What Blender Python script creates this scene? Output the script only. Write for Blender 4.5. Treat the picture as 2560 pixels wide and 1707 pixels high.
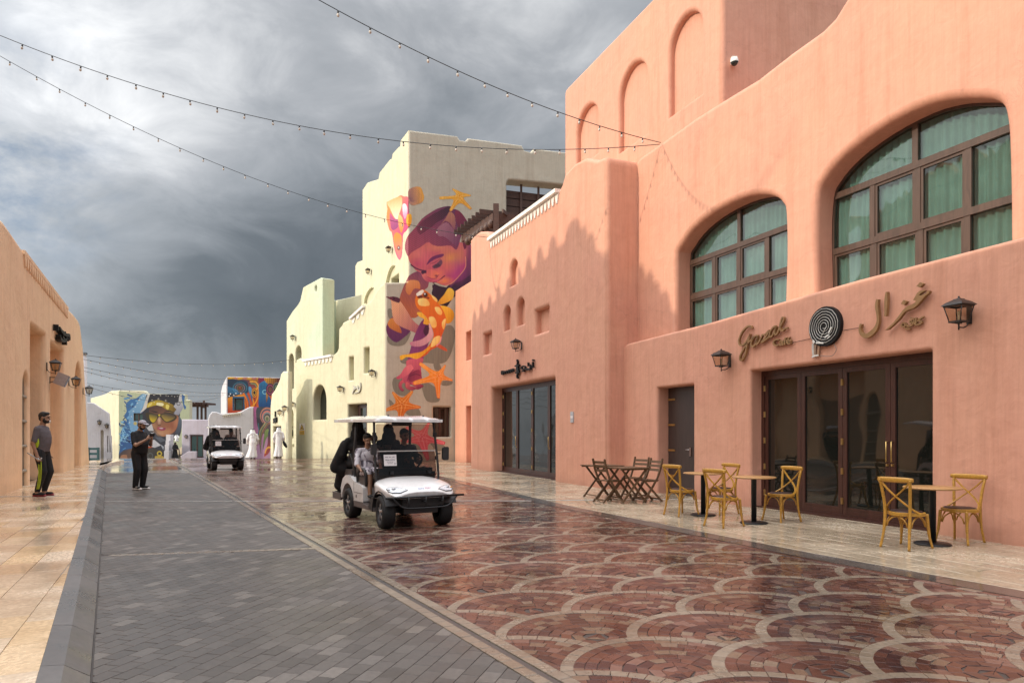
import bpy, bmesh, math, random
import numpy as np
from mathutils import Vector, Matrix
from mathutils.geometry import tessellate_polygon
random.seed(7); np.random.seed(7)
S = bpy.context.scene
for o in list(bpy.data.objects): bpy.data.objects.remove(o)
COL = S.collection
PI = math.pi

# ---------------- camera, sun, sky, exposure ----------------
F, CX, HY, HC = 1706.7, 1280.0, 1080.0, 1.47      # focal length, centre column, horizon row (px of a 2560 wide frame), eye height
cam = bpy.data.objects.new('camera', bpy.data.cameras.new('camera')); COL.objects.link(cam)
cam.location = (0, 0, HC); cam.rotation_euler = (math.radians(90), 0, 0)
cam.data.sensor_width = 36; cam.data.sensor_fit = 'HORIZONTAL'; cam.data.lens = F/2560*36
cam.data.shift_y = (HY-853.5)/2560; cam.data.clip_start = .05; cam.data.clip_end = 2000
S.camera = cam
SUN_EL = math.radians(20); SAZ = Vector((-.955, -.296, 0)).normalized()
TO_SUN = Vector((SAZ.x*math.cos(SUN_EL), SAZ.y*math.cos(SUN_EL), math.sin(SUN_EL)))
sl = bpy.data.lights.new('sun', 'SUN'); sl.energy = 2.5; sl.angle = math.radians(.6); sl.color = (1, .86, .66)
sun = bpy.data.objects.new('sun', sl); COL.objects.link(sun)
sun.rotation_euler = TO_SUN.to_track_quat('Z', 'Y').to_euler(); sun.location = (-20, -5, 30)
S.view_settings.view_transform = 'Standard'; S.view_settings.look = 'None'
S.view_settings.exposure = 0.0; S.view_settings.gamma = 1; S.view_settings.use_curve_mapping = False
S.cycles.max_bounces = 6; S.cycles.diffuse_bounces = 4; S.cycles.glossy_bounces = 3; S.cycles.transparent_max_bounces = 12
S.cycles.transmission_bounces = 4; S.cycles.caustics_reflective = False; S.cycles.caustics_refractive = False
try: S.cycles.use_denoising = True
except Exception: pass

def nd(nt, typ, **kw):
    n = nt.nodes.new(typ)
    for k, v in kw.items():
        if k in n.inputs: n.inputs[k].default_value = v
        else: setattr(n, k, v)
    return n
def mth(nt, op, a, b=None, c=None, clamp=False):
    n = nt.nodes.new('ShaderNodeMath'); n.operation = op; n.use_clamp = clamp
    for i, x in enumerate((a, b, c)):
        if x is None: continue
        if isinstance(x, (int, float)): n.inputs[i].default_value = x
        else: nt.links.new(x, n.inputs[i])
    return n.outputs[0]
def ramp(nt, fac, stops, interp='LINEAR'):
    n = nt.nodes.new('ShaderNodeValToRGB'); n.color_ramp.interpolation = interp
    e = n.color_ramp.elements
    while len(e) < len(stops): e.new(.5)
    for el, (p, c) in zip(e, stops): el.position = p; el.color = (*c[:3], 1)
    if fac is not None: nt.links.new(fac, n.inputs[0])
    return n.outputs[0]
def mixc(nt, fac, a, b, blend='MIX'):
    n = nt.nodes.new('ShaderNodeMix'); n.data_type = 'RGBA'; n.blend_type = blend
    for i, x in ((0, fac), (6, a), (7, b)):
        if isinstance(x, (int, float)): n.inputs[i].default_value = x
        elif isinstance(x, tuple): n.inputs[i].default_value = (*x[:3], 1)
        else: nt.links.new(x, n.inputs[i])
    return n.outputs[2]

W = bpy.data.worlds.new('World'); S.world = W; W.use_nodes = True
def make_world():
    nt = W.node_tree; nt.nodes.clear(); L = nt.links
    out = nd(nt, 'ShaderNodeOutputWorld'); bg = nd(nt, 'ShaderNodeBackground'); bg.inputs[1].default_value = .1
    L.new(bg.outputs[0], out.inputs[0])
    sky = nd(nt, 'ShaderNodeTexSky'); sky.sky_type = 'NISHITA'; sky.sun_disc = False
    sky.sun_elevation = SUN_EL; sky.sun_rotation = math.atan2(SAZ.x, SAZ.y)
    tc = nd(nt, 'ShaderNodeTexCoord'); nrm = nd(nt, 'ShaderNodeVectorMath', operation='NORMALIZE'); L.new(tc.outputs['Generated'], nrm.inputs[0])
    D = nrm.outputs[0]
    sep = nd(nt, 'ShaderNodeSeparateXYZ'); L.new(D, sep.inputs[0])
    zc = mth(nt, 'MAXIMUM', sep.outputs[2], 0.0)
    den = mth(nt, 'ADD', zc, .22)
    cmb = nd(nt, 'ShaderNodeCombineXYZ')
    L.new(mth(nt, 'DIVIDE', sep.outputs[0], den), cmb.inputs[0]); L.new(mth(nt, 'DIVIDE', sep.outputs[1], den), cmb.inputs[1])
    L.new(mth(nt, 'MULTIPLY', zc, 1.5), cmb.inputs[2])
    mp = nd(nt, 'ShaderNodeMapping'); mp.inputs['Scale'].default_value = (1, 1, 1.75); mp.inputs['Location'].default_value = (.37, .11, .05); L.new(D, mp.inputs[0])
    n1 = nd(nt, 'ShaderNodeTexNoise', Scale=2.4, Detail=6.0, Roughness=.50, Distortion=.25); L.new(mp.outputs[0], n1.inputs['Vector'])
    n2 = nd(nt, 'ShaderNodeTexNoise', Scale=6.5, Detail=9.0, Roughness=.58, Distortion=.5); L.new(mp.outputs[0], n2.inputs['Vector'])
    def lobe(px, py, width, amp):                     # cloud masses of the sky in view: brighter / darker banks
        v = Vector(((px-CX)/F, 1, (HY-py)/F)).normalized()
        d = nd(nt, 'ShaderNodeVectorMath', operation='DISTANCE'); L.new(D, d.inputs[0]); d.inputs[1].default_value = v
        m = nt.nodes.new('ShaderNodeMapRange'); m.interpolation_type = 'SMOOTHERSTEP'
        m.inputs[1].default_value = 0; m.inputs[2].default_value = width; m.inputs[3].default_value = amp; m.inputs[4].default_value = 0
        L.new(d.outputs['Value'], m.inputs[0]); return m.outputs[0]
    f = mth(nt, 'MULTIPLY', mth(nt, 'SUBTRACT', n1.outputs[0], .5), .52)
    f = mth(nt, 'ADD', f, mth(nt, 'MULTIPLY', mth(nt, 'SUBTRACT', n2.outputs[0], .5), .72))
    f = mth(nt, 'ADD', f, mth(nt, 'MULTIPLY_ADD', mth(nt, 'SMOOTH_MIN', mth(nt, 'MAXIMUM', mth(nt, 'SUBTRACT', zc, .42), 0.0), .4, .1), .5, .485))
    for a in ((250, 150, .30, .11), (620, 20, .36, .14), (800, 640, .28, -.24), (540, 800, .26, -.18), (1050, 560, .2, -.05), (1230, 40, .3, .12),
              (1480, 60, .25, .10), (150, 480, .25, .02), (620, 960, .18, .08), (420, 980, .18, .05), (500, 400, .25, .06)):
        f = mth(nt, 'ADD', f, lobe(*a))
    cloud = ramp(nt, f, [(.0, (.115, .135, .155)), (.25, (.16, .182, .205)), (.50, (.31, .335, .365)), (.70, (.45, .47, .50)), (.88, (.70, .715, .735)), (1.0, (.86, .86, .87))])
    # cloud brightened out of view, towards the sun and overhead, to fill the shade
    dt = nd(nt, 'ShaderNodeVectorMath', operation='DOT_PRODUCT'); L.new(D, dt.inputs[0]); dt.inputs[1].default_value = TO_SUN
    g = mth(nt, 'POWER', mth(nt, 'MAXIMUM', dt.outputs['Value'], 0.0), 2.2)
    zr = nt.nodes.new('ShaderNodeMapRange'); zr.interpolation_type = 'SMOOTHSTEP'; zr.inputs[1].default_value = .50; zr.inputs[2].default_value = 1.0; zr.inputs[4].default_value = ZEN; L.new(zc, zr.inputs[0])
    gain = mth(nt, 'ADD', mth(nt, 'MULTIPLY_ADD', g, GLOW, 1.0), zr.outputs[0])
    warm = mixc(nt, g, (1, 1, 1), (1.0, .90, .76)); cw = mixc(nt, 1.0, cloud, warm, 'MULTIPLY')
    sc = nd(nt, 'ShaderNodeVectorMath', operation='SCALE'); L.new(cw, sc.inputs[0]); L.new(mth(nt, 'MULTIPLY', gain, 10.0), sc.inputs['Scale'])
    # a gap of blue sky at the left edge and a little blue everywhere
    gap = mth(nt, 'MULTIPLY', lobe(0, 470, .2, 1.0), mth(nt, 'GREATER_THAN', n2.outputs[0], .40), clamp=True)
    n3 = nd(nt, 'ShaderNodeTexNoise', Scale=9.0, Detail=6.0, Roughness=.6); L.new(mp.outputs[0], n3.inputs['Vector'])
    gm = nt.nodes.new('ShaderNodeMapRange'); gm.inputs[1].default_value = .44; gm.inputs[2].default_value = .62; L.new(n3.outputs[0], gm.inputs[0])
    gap = mth(nt, 'MULTIPLY', lobe(-60, 400, .22, .8), gm.outputs[0], clamp=True)
    blue = mixc(nt, .55, sky.outputs[0], (2.6, 3.6, 5.2))
    c = mixc(nt, gap, sc.outputs[0], blue)
    c = mixc(nt, .06, c, sky.outputs[0])
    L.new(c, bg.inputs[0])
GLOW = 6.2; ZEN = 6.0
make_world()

# ---------------- helpers ----------------
def lin(c, g=1.0):
    return tuple(g*((x/255/12.92) if x/255 <= .04045 else ((x/255+.055)/1.055)**2.4) for x in c)
def tag(o, label=None, cat=None, group=None, kind=None):
    if label: o['label'] = label
    if cat: o['category'] = cat
    if group: o['group'] = group
    if kind: o['kind'] = kind
    return o
def thing(name, label, cat, loc=(0, 0, 0), rz=0, group=None):
    o = bpy.data.objects.new(name, None); COL.objects.link(o); o.empty_display_size = .2
    o.location = loc; o.rotation_euler = (0, 0, rz)
    return tag(o, label, cat, group)
def link(name, me, parent=None, loc=(0, 0, 0), rot=None):
    o = bpy.data.objects.new(name, me); COL.objects.link(o)
    if parent: o.parent = parent
    o.location = loc
    if rot: o.rotation_euler = rot
    return o
def copy_tree(o, parent=None):
    c = o.copy(); COL.objects.link(c)
    if parent: c.parent = parent
    for ch in list(o.children): copy_tree(ch, c)
    return c
class MB:
    def __init__(s): s.v = []; s.f = []; s.m = []; s.r = []; s.sm = []
    def add(s, vs, fs, m=0, r=0.0, smooth=False):
        b = len(s.v); s.v += [tuple(x) for x in vs]
        for f in fs: s.f.append(tuple(i+b for i in f)); s.m.append(m); s.r.append(r); s.sm.append(smooth)
        return s
    def box(s, c, sz, R=None, m=0, r=0.0):
        hx, hy, hz = sz[0]/2, sz[1]/2, sz[2]/2
        vs = [Vector((x, y, z)) for z in (-hz, hz) for y in (-hy, hy) for x in (-hx, hx)]
        if R is not None: vs = [R @ v for v in vs]
        c = Vector(c); vs = [v+c for v in vs]
        return s.add(vs, [(0, 2, 3, 1), (4, 5, 7, 6), (0, 1, 5, 4), (2, 6, 7, 3), (0, 4, 6, 2), (1, 3, 7, 5)], m, r)
    def bar(s, p0, p1, w, h, m=0, up=(0, 0, 1)):
        p0, p1 = Vector(p0), Vector(p1); d = p1-p0; l = d.length; d.normalize(); up = Vector(up)
        if abs(d.dot(up)) > .99: up = Vector((0, 1, 0))
        x = d.cross(up).normalized(); z = x.cross(d)
        R = Matrix((x, d, z)).transposed()
        return s.box((p0+p1)/2, (w, l, h), R, m)
    def tube(s, path, r, n=8, m=0, cap=True, flat=None):
        path = [Vector(p) for p in path]; k = len(path)
        rs = r if isinstance(r, (list, tuple)) else [r]*k
        vs = []; pu = None
        for i, p in enumerate(path):
            d = (path[min(i+1, k-1)]-path[max(i-1, 0)]).normalized()
            u = Vector((0, 0, 1)) if abs(d.z) < .95 else Vector((1, 0, 0))
            if pu is not None:
                u = pu-d*pu.dot(d)
            x = d.cross(u).normalized() if pu is None else None
            if pu is None: pu = x.cross(d).normalized() if False else d.cross(x).normalized()
            else: pu = u.normalized()
            xx = d.cross(pu).normalized()
            fl = flat or 1.0
            for j in range(n):
                a = 2*PI*j/n; vs.append(p+(xx*math.cos(a)+pu*math.sin(a)*fl)*rs[i])
        fs = [(i*n+j, i*n+(j+1) % n, (i+1)*n+(j+1) % n, (i+1)*n+j) for i in range(k-1) for j in range(n)]
        s.add(vs, fs, m, smooth=True)
        if cap:
            s.add(vs[:n], [tuple(range(n))[::-1]], m); s.add(vs[-n:], [tuple(range(n))], m)
        return s
    def lathe(s, prof, n=16, c=(0, 0, 0), m=0, axis='z', smooth=True):
        vs = []
        for r, h in prof:
            for j in range(n):
                a = 2*PI*j/n; x, y = r*math.cos(a), r*math.sin(a)
                p = (x, y, h) if axis == 'z' else ((h, x, y) if axis == 'x' else (x, h, y))
                vs.append((p[0]+c[0], p[1]+c[1], p[2]+c[2]))
        k = len(prof)
        fs = [(i*n+j, i*n+(j+1) % n, (i+1)*n+(j+1) % n, (i+1)*n+j) for i in range(k-1) for j in range(n)]
        return s.add(vs, fs, m, smooth=smooth)
    def ell(s, c, r, nu=14, nv=9, m=0, R=None):
        vs = []; c = Vector(c)
        for i in range(nv+1):
            t = PI*i/nv
            for j in range(nu):
                a = 2*PI*j/nu
                p = Vector((r[0]*math.sin(t)*math.cos(a), r[1]*math.sin(t)*math.sin(a), r[2]*math.cos(t)))
                if R is not None: p = R @ p
                vs.append(p+c)
        fs = [(i*nu+j, (i+1)*nu+j, (i+1)*nu+(j+1) % nu, i*nu+(j+1) % nu) for i in range(nv) for j in range(nu)]
        return s.add(vs, fs, m, smooth=True)
    def prism(s, poly, fn0, fn1, m=0, ms=None, r=0.0):        # poly: 2D points; fn0 / fn1 map them to the two faces in 3D
        n = len(poly)
        a = sum(poly[i][0]*poly[(i+1) % n][1]-poly[(i+1) % n][0]*poly[i][1] for i in range(n))
        if a < 0: poly = poly[::-1]
        tri = tessellate_polygon([[Vector((p[0], p[1], 0)) for p in poly]])
        v0 = [fn0(*p) for p in poly]; v1 = [fn1(*p) for p in poly]
        s.add(v0, [tuple(t) for t in tri], m, r); s.add(v1, [tuple(t[::-1]) for t in tri], m, r)
        s.add(v0+v1, [(i, (i+1) % n, n+(i+1) % n, n+i) for i in range(n)], m if ms is None else ms, r)
        return s
    def grid(s, fn, nu, nv, m=0, smooth=True):
        vs = [fn(i/nu, j/nv) for j in range(nv+1) for i in range(nu+1)]
        fs = [(j*(nu+1)+i, j*(nu+1)+i+1, (j+1)*(nu+1)+i+1, (j+1)*(nu+1)+i) for j in range(nv) for i in range(nu)]
        return s.add(vs, fs, m, smooth=smooth)
    def mesh(s, name, mats, fix=True):
        me = bpy.data.meshes.new(name); me.from_pydata(s.v, [], s.f)
        for mt in (mats if isinstance(mats, (list, tuple)) else [mats]): me.materials.append(mt)
        me.polygons.foreach_set('material_index', s.m)
        me.polygons.foreach_set('use_smooth', s.sm)
        at = me.attributes.new('rnd', 'FLOAT', 'FACE'); at.data.foreach_set('value', s.r)
        if fix and len(s.f) < 60000:
            bm = bmesh.new(); bm.from_mesh(me); bmesh.ops.remove_doubles(bm, verts=bm.verts, dist=1e-5); bmesh.ops.recalc_face_normals(bm, faces=bm.faces); bm.to_mesh(me); bm.free()
        me.update(); return me
    def build(s, name, mats, parent=None, world=False, fix=True, loc=(0, 0, 0)):
        if world and parent is not None:
            L = parent.location; s.v = [(a-L.x, b-L.y, c-L.z) for a, b, c in s.v]
        return link(name, s.mesh(name, mats, fix), parent, loc)

# ---------------- materials ----------------
def newmat(name):
    m = bpy.data.materials.new(name); m.use_nodes = True; nt = m.node_tree
    return m, nt, nt.nodes['Principled BSDF']
def plain(name, c, rough=.5, metal=0.0, var=.06, scale=18, bump=0.0, spec=.5, coat=0.0):
    m, nt, b = newmat(name)
    g = nd(nt, 'ShaderNodeTexCoord'); n = nd(nt, 'ShaderNodeTexNoise', Scale=scale, Detail=5.0); nt.links.new(g.outputs['Object'], n.inputs['Vector'])
    lo = tuple(x*(1-var*2) for x in c); hi = tuple(min(1, x*(1+var*2)) for x in c)
    nt.links.new(ramp(nt, n.outputs[0], [(.3, lo), (.7, hi)]), b.inputs['Base Color'])
    b.inputs['Roughness'].default_value = rough; b.inputs['Metallic'].default_value = metal
    b.inputs['Specular IOR Level'].default_value = spec; b.inputs['Coat Weight'].default_value = coat
    if bump:
        bp = nd(nt, 'ShaderNodeBump', Strength=bump, Distance=.01); nt.links.new(n.outputs[0], bp.inputs['Height']); nt.links.new(bp.outputs[0], b.inputs['Normal'])
    return m
def stucco(name, c, c2=None, streak=.05, blotch=.10, patch=None):
    """brushed lime plaster: vertical brush streaks, soft blotches, low waviness"""
    m, nt, b = newmat(name); L = nt.links
    g = nd(nt, 'ShaderNodeNewGeometry'); P = g.outputs['Position']
    mp = nd(nt, 'ShaderNodeMapping'); mp.inputs['Scale'].default_value = (17, 17, .9); L.new(P, mp.inputs[0])
    n1 = nd(nt, 'ShaderNodeTexNoise', Scale=1.0, Detail=4.0, Roughness=.62); L.new(mp.outputs[0], n1.inputs['Vector'])
    n2 = nd(nt, 'ShaderNodeTexNoise', Scale=.55, Detail=5.0, Roughness=.55); L.new(P, n2.inputs['Vector'])
    n3 = nd(nt, 'ShaderNodeTexNoise', Scale=48.0, Detail=3.0); L.new(P, n3.inputs['Vector'])
    c2 = c2 or tuple(x*.8 for x in c)
    base = mixc(nt, mth(nt, 'MULTIPLY', ramp(nt, n2.outputs[0], [(.3, (0, 0, 0)), (.7, (1, 1, 1))]), .55), c, c2)
    if patch:
        pc, sc, lo, hi = patch
        n4 = nd(nt, 'ShaderNodeTexNoise', Scale=sc, Detail=1.0); L.new(P, n4.inputs['Vector'])
        base = mixc(nt, ramp(nt, n4.outputs[0], [(lo, (0, 0, 0)), (hi, (1, 1, 1))]), base, pc)
    st = ramp(nt, n1.outputs[0], [(.25, (1-streak*1.6,)*3), (.5, (1, 1, 1)), (.75, (1+streak,)*3)])
    base = mixc(nt, 1.0, base, st, 'MULTIPLY')
    n5 = nd(nt, 'ShaderNodeTexNoise', Scale=2.6, Detail=6.0, Roughness=.68, Distortion=.9); L.new(P, n5.inputs['Vector'])
    base = mixc(nt, 1.0, base, ramp(nt, n5.outputs[0], [(.28, (.94, .93, .92)), (.5, (1, 1, 1)), (.74, (1.04, 1.045, 1.04))]), 'MULTIPLY')
    mp2 = nd(nt, 'ShaderNodeMapping'); mp2.inputs['Scale'].default_value = (2.3, 2.3, .16); L.new(P, mp2.inputs[0])
    n6 = nd(nt, 'ShaderNodeTexNoise', Scale=1.0, Detail=5.0, Roughness=.7); L.new(mp2.outputs[0], n6.inputs['Vector'])
    base = mixc(nt, 1.0, base, ramp(nt, n6.outputs[0], [(.52, (1, 1, 1)), (.70, (.90, .87, .85))]), 'MULTIPLY')
    vw = nd(nt, 'ShaderNodeVectorMath', operation='ADD'); L.new(P, vw.inputs[0]); ws_ = nd(nt, 'ShaderNodeVectorMath', operation='SCALE'); L.new(n5.outputs['Color'], ws_.inputs[0]); ws_.inputs['Scale'].default_value = .55; L.new(ws_.outputs[0], vw.inputs[1])
    vo = nd(nt, 'ShaderNodeTexVoronoi', feature='DISTANCE_TO_EDGE', Scale=.42); L.new(vw.outputs[0], vo.inputs['Vector'])
    ck = mth(nt, 'MULTIPLY', mth(nt, 'LESS_THAN', vo.outputs['Distance'], .0022), ramp(nt, n2.outputs[0], [(.5, (0, 0, 0)), (.6, (1, 1, 1))]))
    base = mixc(nt, mth(nt, 'MULTIPLY', ck, .30), base, (.25, .17, .14))
    # a faint band of splash dirt just above the ground
    sp = nd(nt, 'ShaderNodeSeparateXYZ'); L.new(P, sp.inputs[0])
    dr = mth(nt, 'ADD', sp.outputs[2], mth(nt, 'MULTIPLY', n2.outputs[0], -.5))
    mr = nt.nodes.new('ShaderNodeMapRange'); mr.inputs[1].default_value = -.25; mr.inputs[2].default_value = .12; mr.inputs[3].default_value = .8; mr.inputs[4].default_value = 1.0; L.new(dr, mr.inputs[0])
    sc2 = nd(nt, 'ShaderNodeVectorMath', operation='SCALE'); L.new(base, sc2.inputs[0]); L.new(mr.outputs[0], sc2.inputs['Scale'])
    L.new(sc2.outputs[0], b.inputs['Base Color']); b.inputs['Roughness'].default_value = .82; b.inputs['Specular IOR Level'].default_value = .25
    b1 = nd(nt, 'ShaderNodeBump', Strength=.35, Distance=.01); L.new(n1.outputs[0], b1.inputs['Height'])
    b0 = nd(nt, 'ShaderNodeBump', Strength=.30, Distance=.03); L.new(n5.outputs[0], b0.inputs['Height']); L.new(b1.outputs[0], b0.inputs['Normal'])
    b2 = nd(nt, 'ShaderNodeBump', Strength=.32, Distance=.25); L.new(n2.outputs[0], b2.inputs['Height']); L.new(b0.outputs[0], b2.inputs['Normal'])
    b3 = nd(nt, 'ShaderNodeBump', Strength=.12, Distance=.004); L.new(n3.outputs[0], b3.inputs['Height']); L.new(b2.outputs[0], b3.inputs['Normal'])
    L.new(b3.outputs[0], b.inputs['Normal'])
    return m
def paving(name, stops, rough=(.18, .42), blotch=1.1, dark=.75, wet=.8, spec=.5):
    """stone pieces: colour by the piece's own random value, stains, patches of rain water that lower the roughness"""
    m, nt, b = newmat(name); L = nt.links
    at = nd(nt, 'ShaderNodeAttribute', attribute_name='rnd')
    g = nd(nt, 'ShaderNodeNewGeometry'); P = g.outputs['Position']
    base = ramp(nt, at.outputs['Fac'], stops)
    n1 = nd(nt, 'ShaderNodeTexNoise', Scale=26.0, Detail=6.0, Roughness=.65); L.new(P, n1.inputs['Vector'])
    n2 = nd(nt, 'ShaderNodeTexNoise', Scale=blotch, Detail=4.0, Roughness=.55); L.new(P, n2.inputs['Vector'])
    base = mixc(nt, 1.0, base, ramp(nt, n1.outputs[0], [(.25, (.72,)*3), (.75, (1.22,)*3)]), 'MULTIPLY')
    wm = ramp(nt, n2.outputs[0], [(.42, (0, 0, 0)), (.58, (1, 1, 1))])
    base = mixc(nt, wm, base, mixc(nt, 1.0, base, (dark, dark*.98, dark*.95), 'MULTIPLY'))
    L.new(base, b.inputs['Base Color'])
    r = nt.nodes.new('ShaderNodeMapRange'); r.inputs[3].default_value = rough[1]; r.inputs[4].default_value = rough[0]; L.new(wm, r.inputs[0])
    rr = mth(nt, 'MULTIPLY_ADD', mth(nt, 'SUBTRACT', n1.outputs[0], .5), .22, r.outputs[0], clamp=True)
    L.new(rr, b.inputs['Roughness']); b.inputs['Specular IOR Level'].default_value = spec
    bs = nt.nodes.new('ShaderNodeMapRange'); bs.inputs[3].default_value = .22; bs.inputs[4].default_value = .05; L.new(wm, bs.inputs[0])
    bp = nd(nt, 'ShaderNodeBump', Distance=.004); L.new(bs.outputs[0], bp.inputs['Strength']); L.new(n1.outputs[0], bp.inputs['Height']); L.new(bp.outputs[0], b.inputs['Normal'])
    return m
def vcol(name, rough=.8):
    m, nt, b = newmat(name)
    at = nd(nt, 'ShaderNodeAttribute', attribute_name='col')
    g = nd(nt, 'ShaderNodeNewGeometry'); mp = nd(nt, 'ShaderNodeMapping'); mp.inputs['Scale'].default_value = (14, 14, .9); nt.links.new(g.outputs['Position'], mp.inputs[0])
    n = nd(nt, 'ShaderNodeTexNoise', Scale=1.0, Detail=4.0); nt.links.new(mp.outputs[0], n.inputs['Vector'])
    nt.links.new(mixc(nt, 1.0, at.outputs['Color'], ramp(nt, n.outputs[0], [(.25, (.86,)*3), (.75, (1.1,)*3)]), 'MULTIPLY'), b.inputs['Base Color'])
    b.inputs['Roughness'].default_value = rough; return m
def wood(name, c, rough=.45, sc=(30, 3, 3)):
    m, nt, b = newmat(name); g = nd(nt, 'ShaderNodeTexCoord'); mp = nd(nt, 'ShaderNodeMapping'); mp.inputs['Scale'].default_value = sc
    nt.links.new(g.outputs['Object'], mp.inputs[0]); n = nd(nt, 'ShaderNodeTexNoise', Scale=3.0, Detail=6.0, Distortion=1.2); nt.links.new(mp.outputs[0], n.inputs['Vector'])
    nt.links.new(ramp(nt, n.outputs[0], [(.3, tuple(x*.72 for x in c)), (.7, tuple(min(1, x*1.2) for x in c))]), b.inputs['Base Color'])
    b.inputs['Roughness'].default_value = rough
    bp = nd(nt, 'ShaderNodeBump', Strength=.15, Distance=.003); nt.links.new(n.outputs[0], bp.inputs['Height']); nt.links.new(bp.outputs[0], b.inputs['Normal'])
    return m
def clear_glass(name, tint, refl=1.0, rough=.02, ior=1.5):
    m, nt, b = newmat(name); nt.nodes.remove(b); L = nt.links
    out = nt.nodes['Material Output']; t = nd(nt, 'ShaderNodeBsdfTransparent'); t.inputs[0].default_value = (*tint, 1)
    g = nd(nt, 'ShaderNodeBsdfGlossy'); g.inputs['Roughness'].default_value = rough; g.inputs[0].default_value = (refl, refl, refl, 1)
    fr = nd(nt, 'ShaderNodeFresnel', IOR=ior)
    geo = nd(nt, 'ShaderNodeNewGeometry')
    n = nd(nt, 'ShaderNodeTexNoise', Scale=1.3, Detail=1.0); L.new(geo.outputs['Position'], n.inputs['Vector'])
    bp = nd(nt, 'ShaderNodeBump', Strength=.04, Distance=.3); L.new(n.outputs[0], bp.inputs['Height']); L.new(bp.outputs[0], g.inputs['Normal'])
    mx = nd(nt, 'ShaderNodeMixShader'); L.new(mth(nt, 'MULTIPLY', fr.outputs[0], mth(nt, 'SUBTRACT', 1.0, geo.outputs['Backfacing'])), mx.inputs[0]); L.new(t.outputs[0], mx.inputs[1]); L.new(g.outputs[0], mx.inputs[2]); L.new(mx.outputs[0], out.inputs[0])
    return m
def dark_glass(name, c=(.012, .015, .013), sp=.45):
    m, nt, b = newmat(name); b.inputs['Base Color'].default_value = (*c, 1); b.inputs['Roughness'].default_value = .03; b.inputs['IOR'].default_value = 1.6
    b.inputs['Specular IOR Level'].default_value = sp
    g = nd(nt, 'ShaderNodeNewGeometry'); n = nd(nt, 'ShaderNodeTexNoise', Scale=.9, Detail=1.0); nt.links.new(g.outputs['Position'], n.inputs['Vector'])
    bp = nd(nt, 'ShaderNodeBump', Strength=.04, Distance=.3); nt.links.new(n.outputs[0], bp.inputs['Height']); nt.links.new(bp.outputs[0], b.inputs['Normal'])
    return m
PINK = stucco('pink_plaster', (.635, .335, .235), (.63, .30, .228))
PEACH = stucco('peach_plaster', (.86, .62, .405), (.84, .57, .385))
CREAM = stucco('cream_plaster', (.61, .585, .43), (.57, .55, .40))
MINT = stucco('cream_mint_plaster', (.60, .58, .43), (.56, .55, .40), patch=((.50, .575, .45), .3, .45, .62))
GREYW = stucco('grey_mural_plaster', (.52, .47, .38), (.47, .43, .35))
WHITE = stucco('white_plaster', (.58, .565, .60), (.54, .525, .56), streak=.05)
MAUVE = stucco('mauve_plaster', (.53, .485, .55), (.50, .45, .52), streak=.05)
IVORY = stucco('ivory_plaster', (.66, .63, .47), (.62, .59, .44), streak=.05)
DWOOD = wood('dark_brown_frame', (.060, .022, .016), .38, (4, 4, .6))
WWOOD = wood('window_frame_brown', (.085, .05, .037), .4, (4, 4, .6))
DOORW = wood('dark_door_leaf', (.045, .028, .025), .45, (9, 9, .6))
PERG = wood('pergola_wood', (.085, .042, .030), .55, (4, 4, 4))
OAK = wood('honey_bentwood', (.46, .235, .035), .36, (14, 14, 14))
TOPW = wood('oak_table_top', (.46, .25, .10), .35, (20, 3, 20))
TEAK = wood('weathered_teak', (.13, .072, .036), .55, (14, 14, 14))
LEATH = plain('brown_seat_pad', (.035, .016, .014), .42)
BLACKM = plain('black_iron', (.012, .012, .014), .4)
LAMPM = plain('bronze_lantern_iron', (.035, .03, .028), .42, .3)
LGLASS = clear_glass('lantern_glass', (.80, .74, .66), .8, .1)
BRASS = plain('brass', (.62, .42, .16), .3, .9)
STEEL = plain('steel', (.55, .55, .56), .3, .9)
WTRIM = plain('white_trim', (.80, .78, .74), .6)
DGLASS = dark_glass('dark_shop_glass'); CGLASS = dark_glass('cafe_door_glass', (.010, .011, .009), .7)
DGLASS2 = dark_glass('green_far_glass', (.02, .06, .055))
WGLASS = clear_glass('window_glass', (.64, .77, .75), 1.0, ior=1.75)
CURT = plain('pale_curtain', (.47, .48, .455), .8, scale=3)
def cart_paint():
    m = plain('cart_white_paint', (.78, .76, .755), .24, var=.02, coat=.6); nt = m.node_tree; b = nt.nodes['Principled BSDF']; L = nt.links
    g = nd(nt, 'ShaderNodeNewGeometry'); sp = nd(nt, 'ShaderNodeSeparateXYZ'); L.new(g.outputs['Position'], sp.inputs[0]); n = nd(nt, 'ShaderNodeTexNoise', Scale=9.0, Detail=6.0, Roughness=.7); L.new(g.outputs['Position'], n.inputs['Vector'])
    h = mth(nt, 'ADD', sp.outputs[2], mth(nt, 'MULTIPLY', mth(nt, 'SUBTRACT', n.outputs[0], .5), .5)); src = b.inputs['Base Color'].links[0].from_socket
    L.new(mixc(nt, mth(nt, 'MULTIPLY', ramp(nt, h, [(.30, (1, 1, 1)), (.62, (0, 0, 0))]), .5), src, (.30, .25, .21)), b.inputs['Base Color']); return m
CARTW = cart_paint()
CARTD = plain('cart_dark_plastic', (.028, .026, .027), .5)
CARTT = plain('cart_taupe_trim', (.11, .09, .085), .5)
RUBR = plain('rubber', (.012, .012, .013), .7, bump=.2)
SEATV = plain('cart_seat_vinyl', (.075, .062, .058), .5)
TINT = clear_glass('cart_windscreen', (.52, .43, .40), .9)
TINT0 = clear_glass('cart_windscreen_upper', (.76, .70, .67), .9)
PAPER = plain('paper', (.75, .70, .70), .7, var=.01)
INK = plain('print_ink', (.05, .05, .08), .7)
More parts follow.
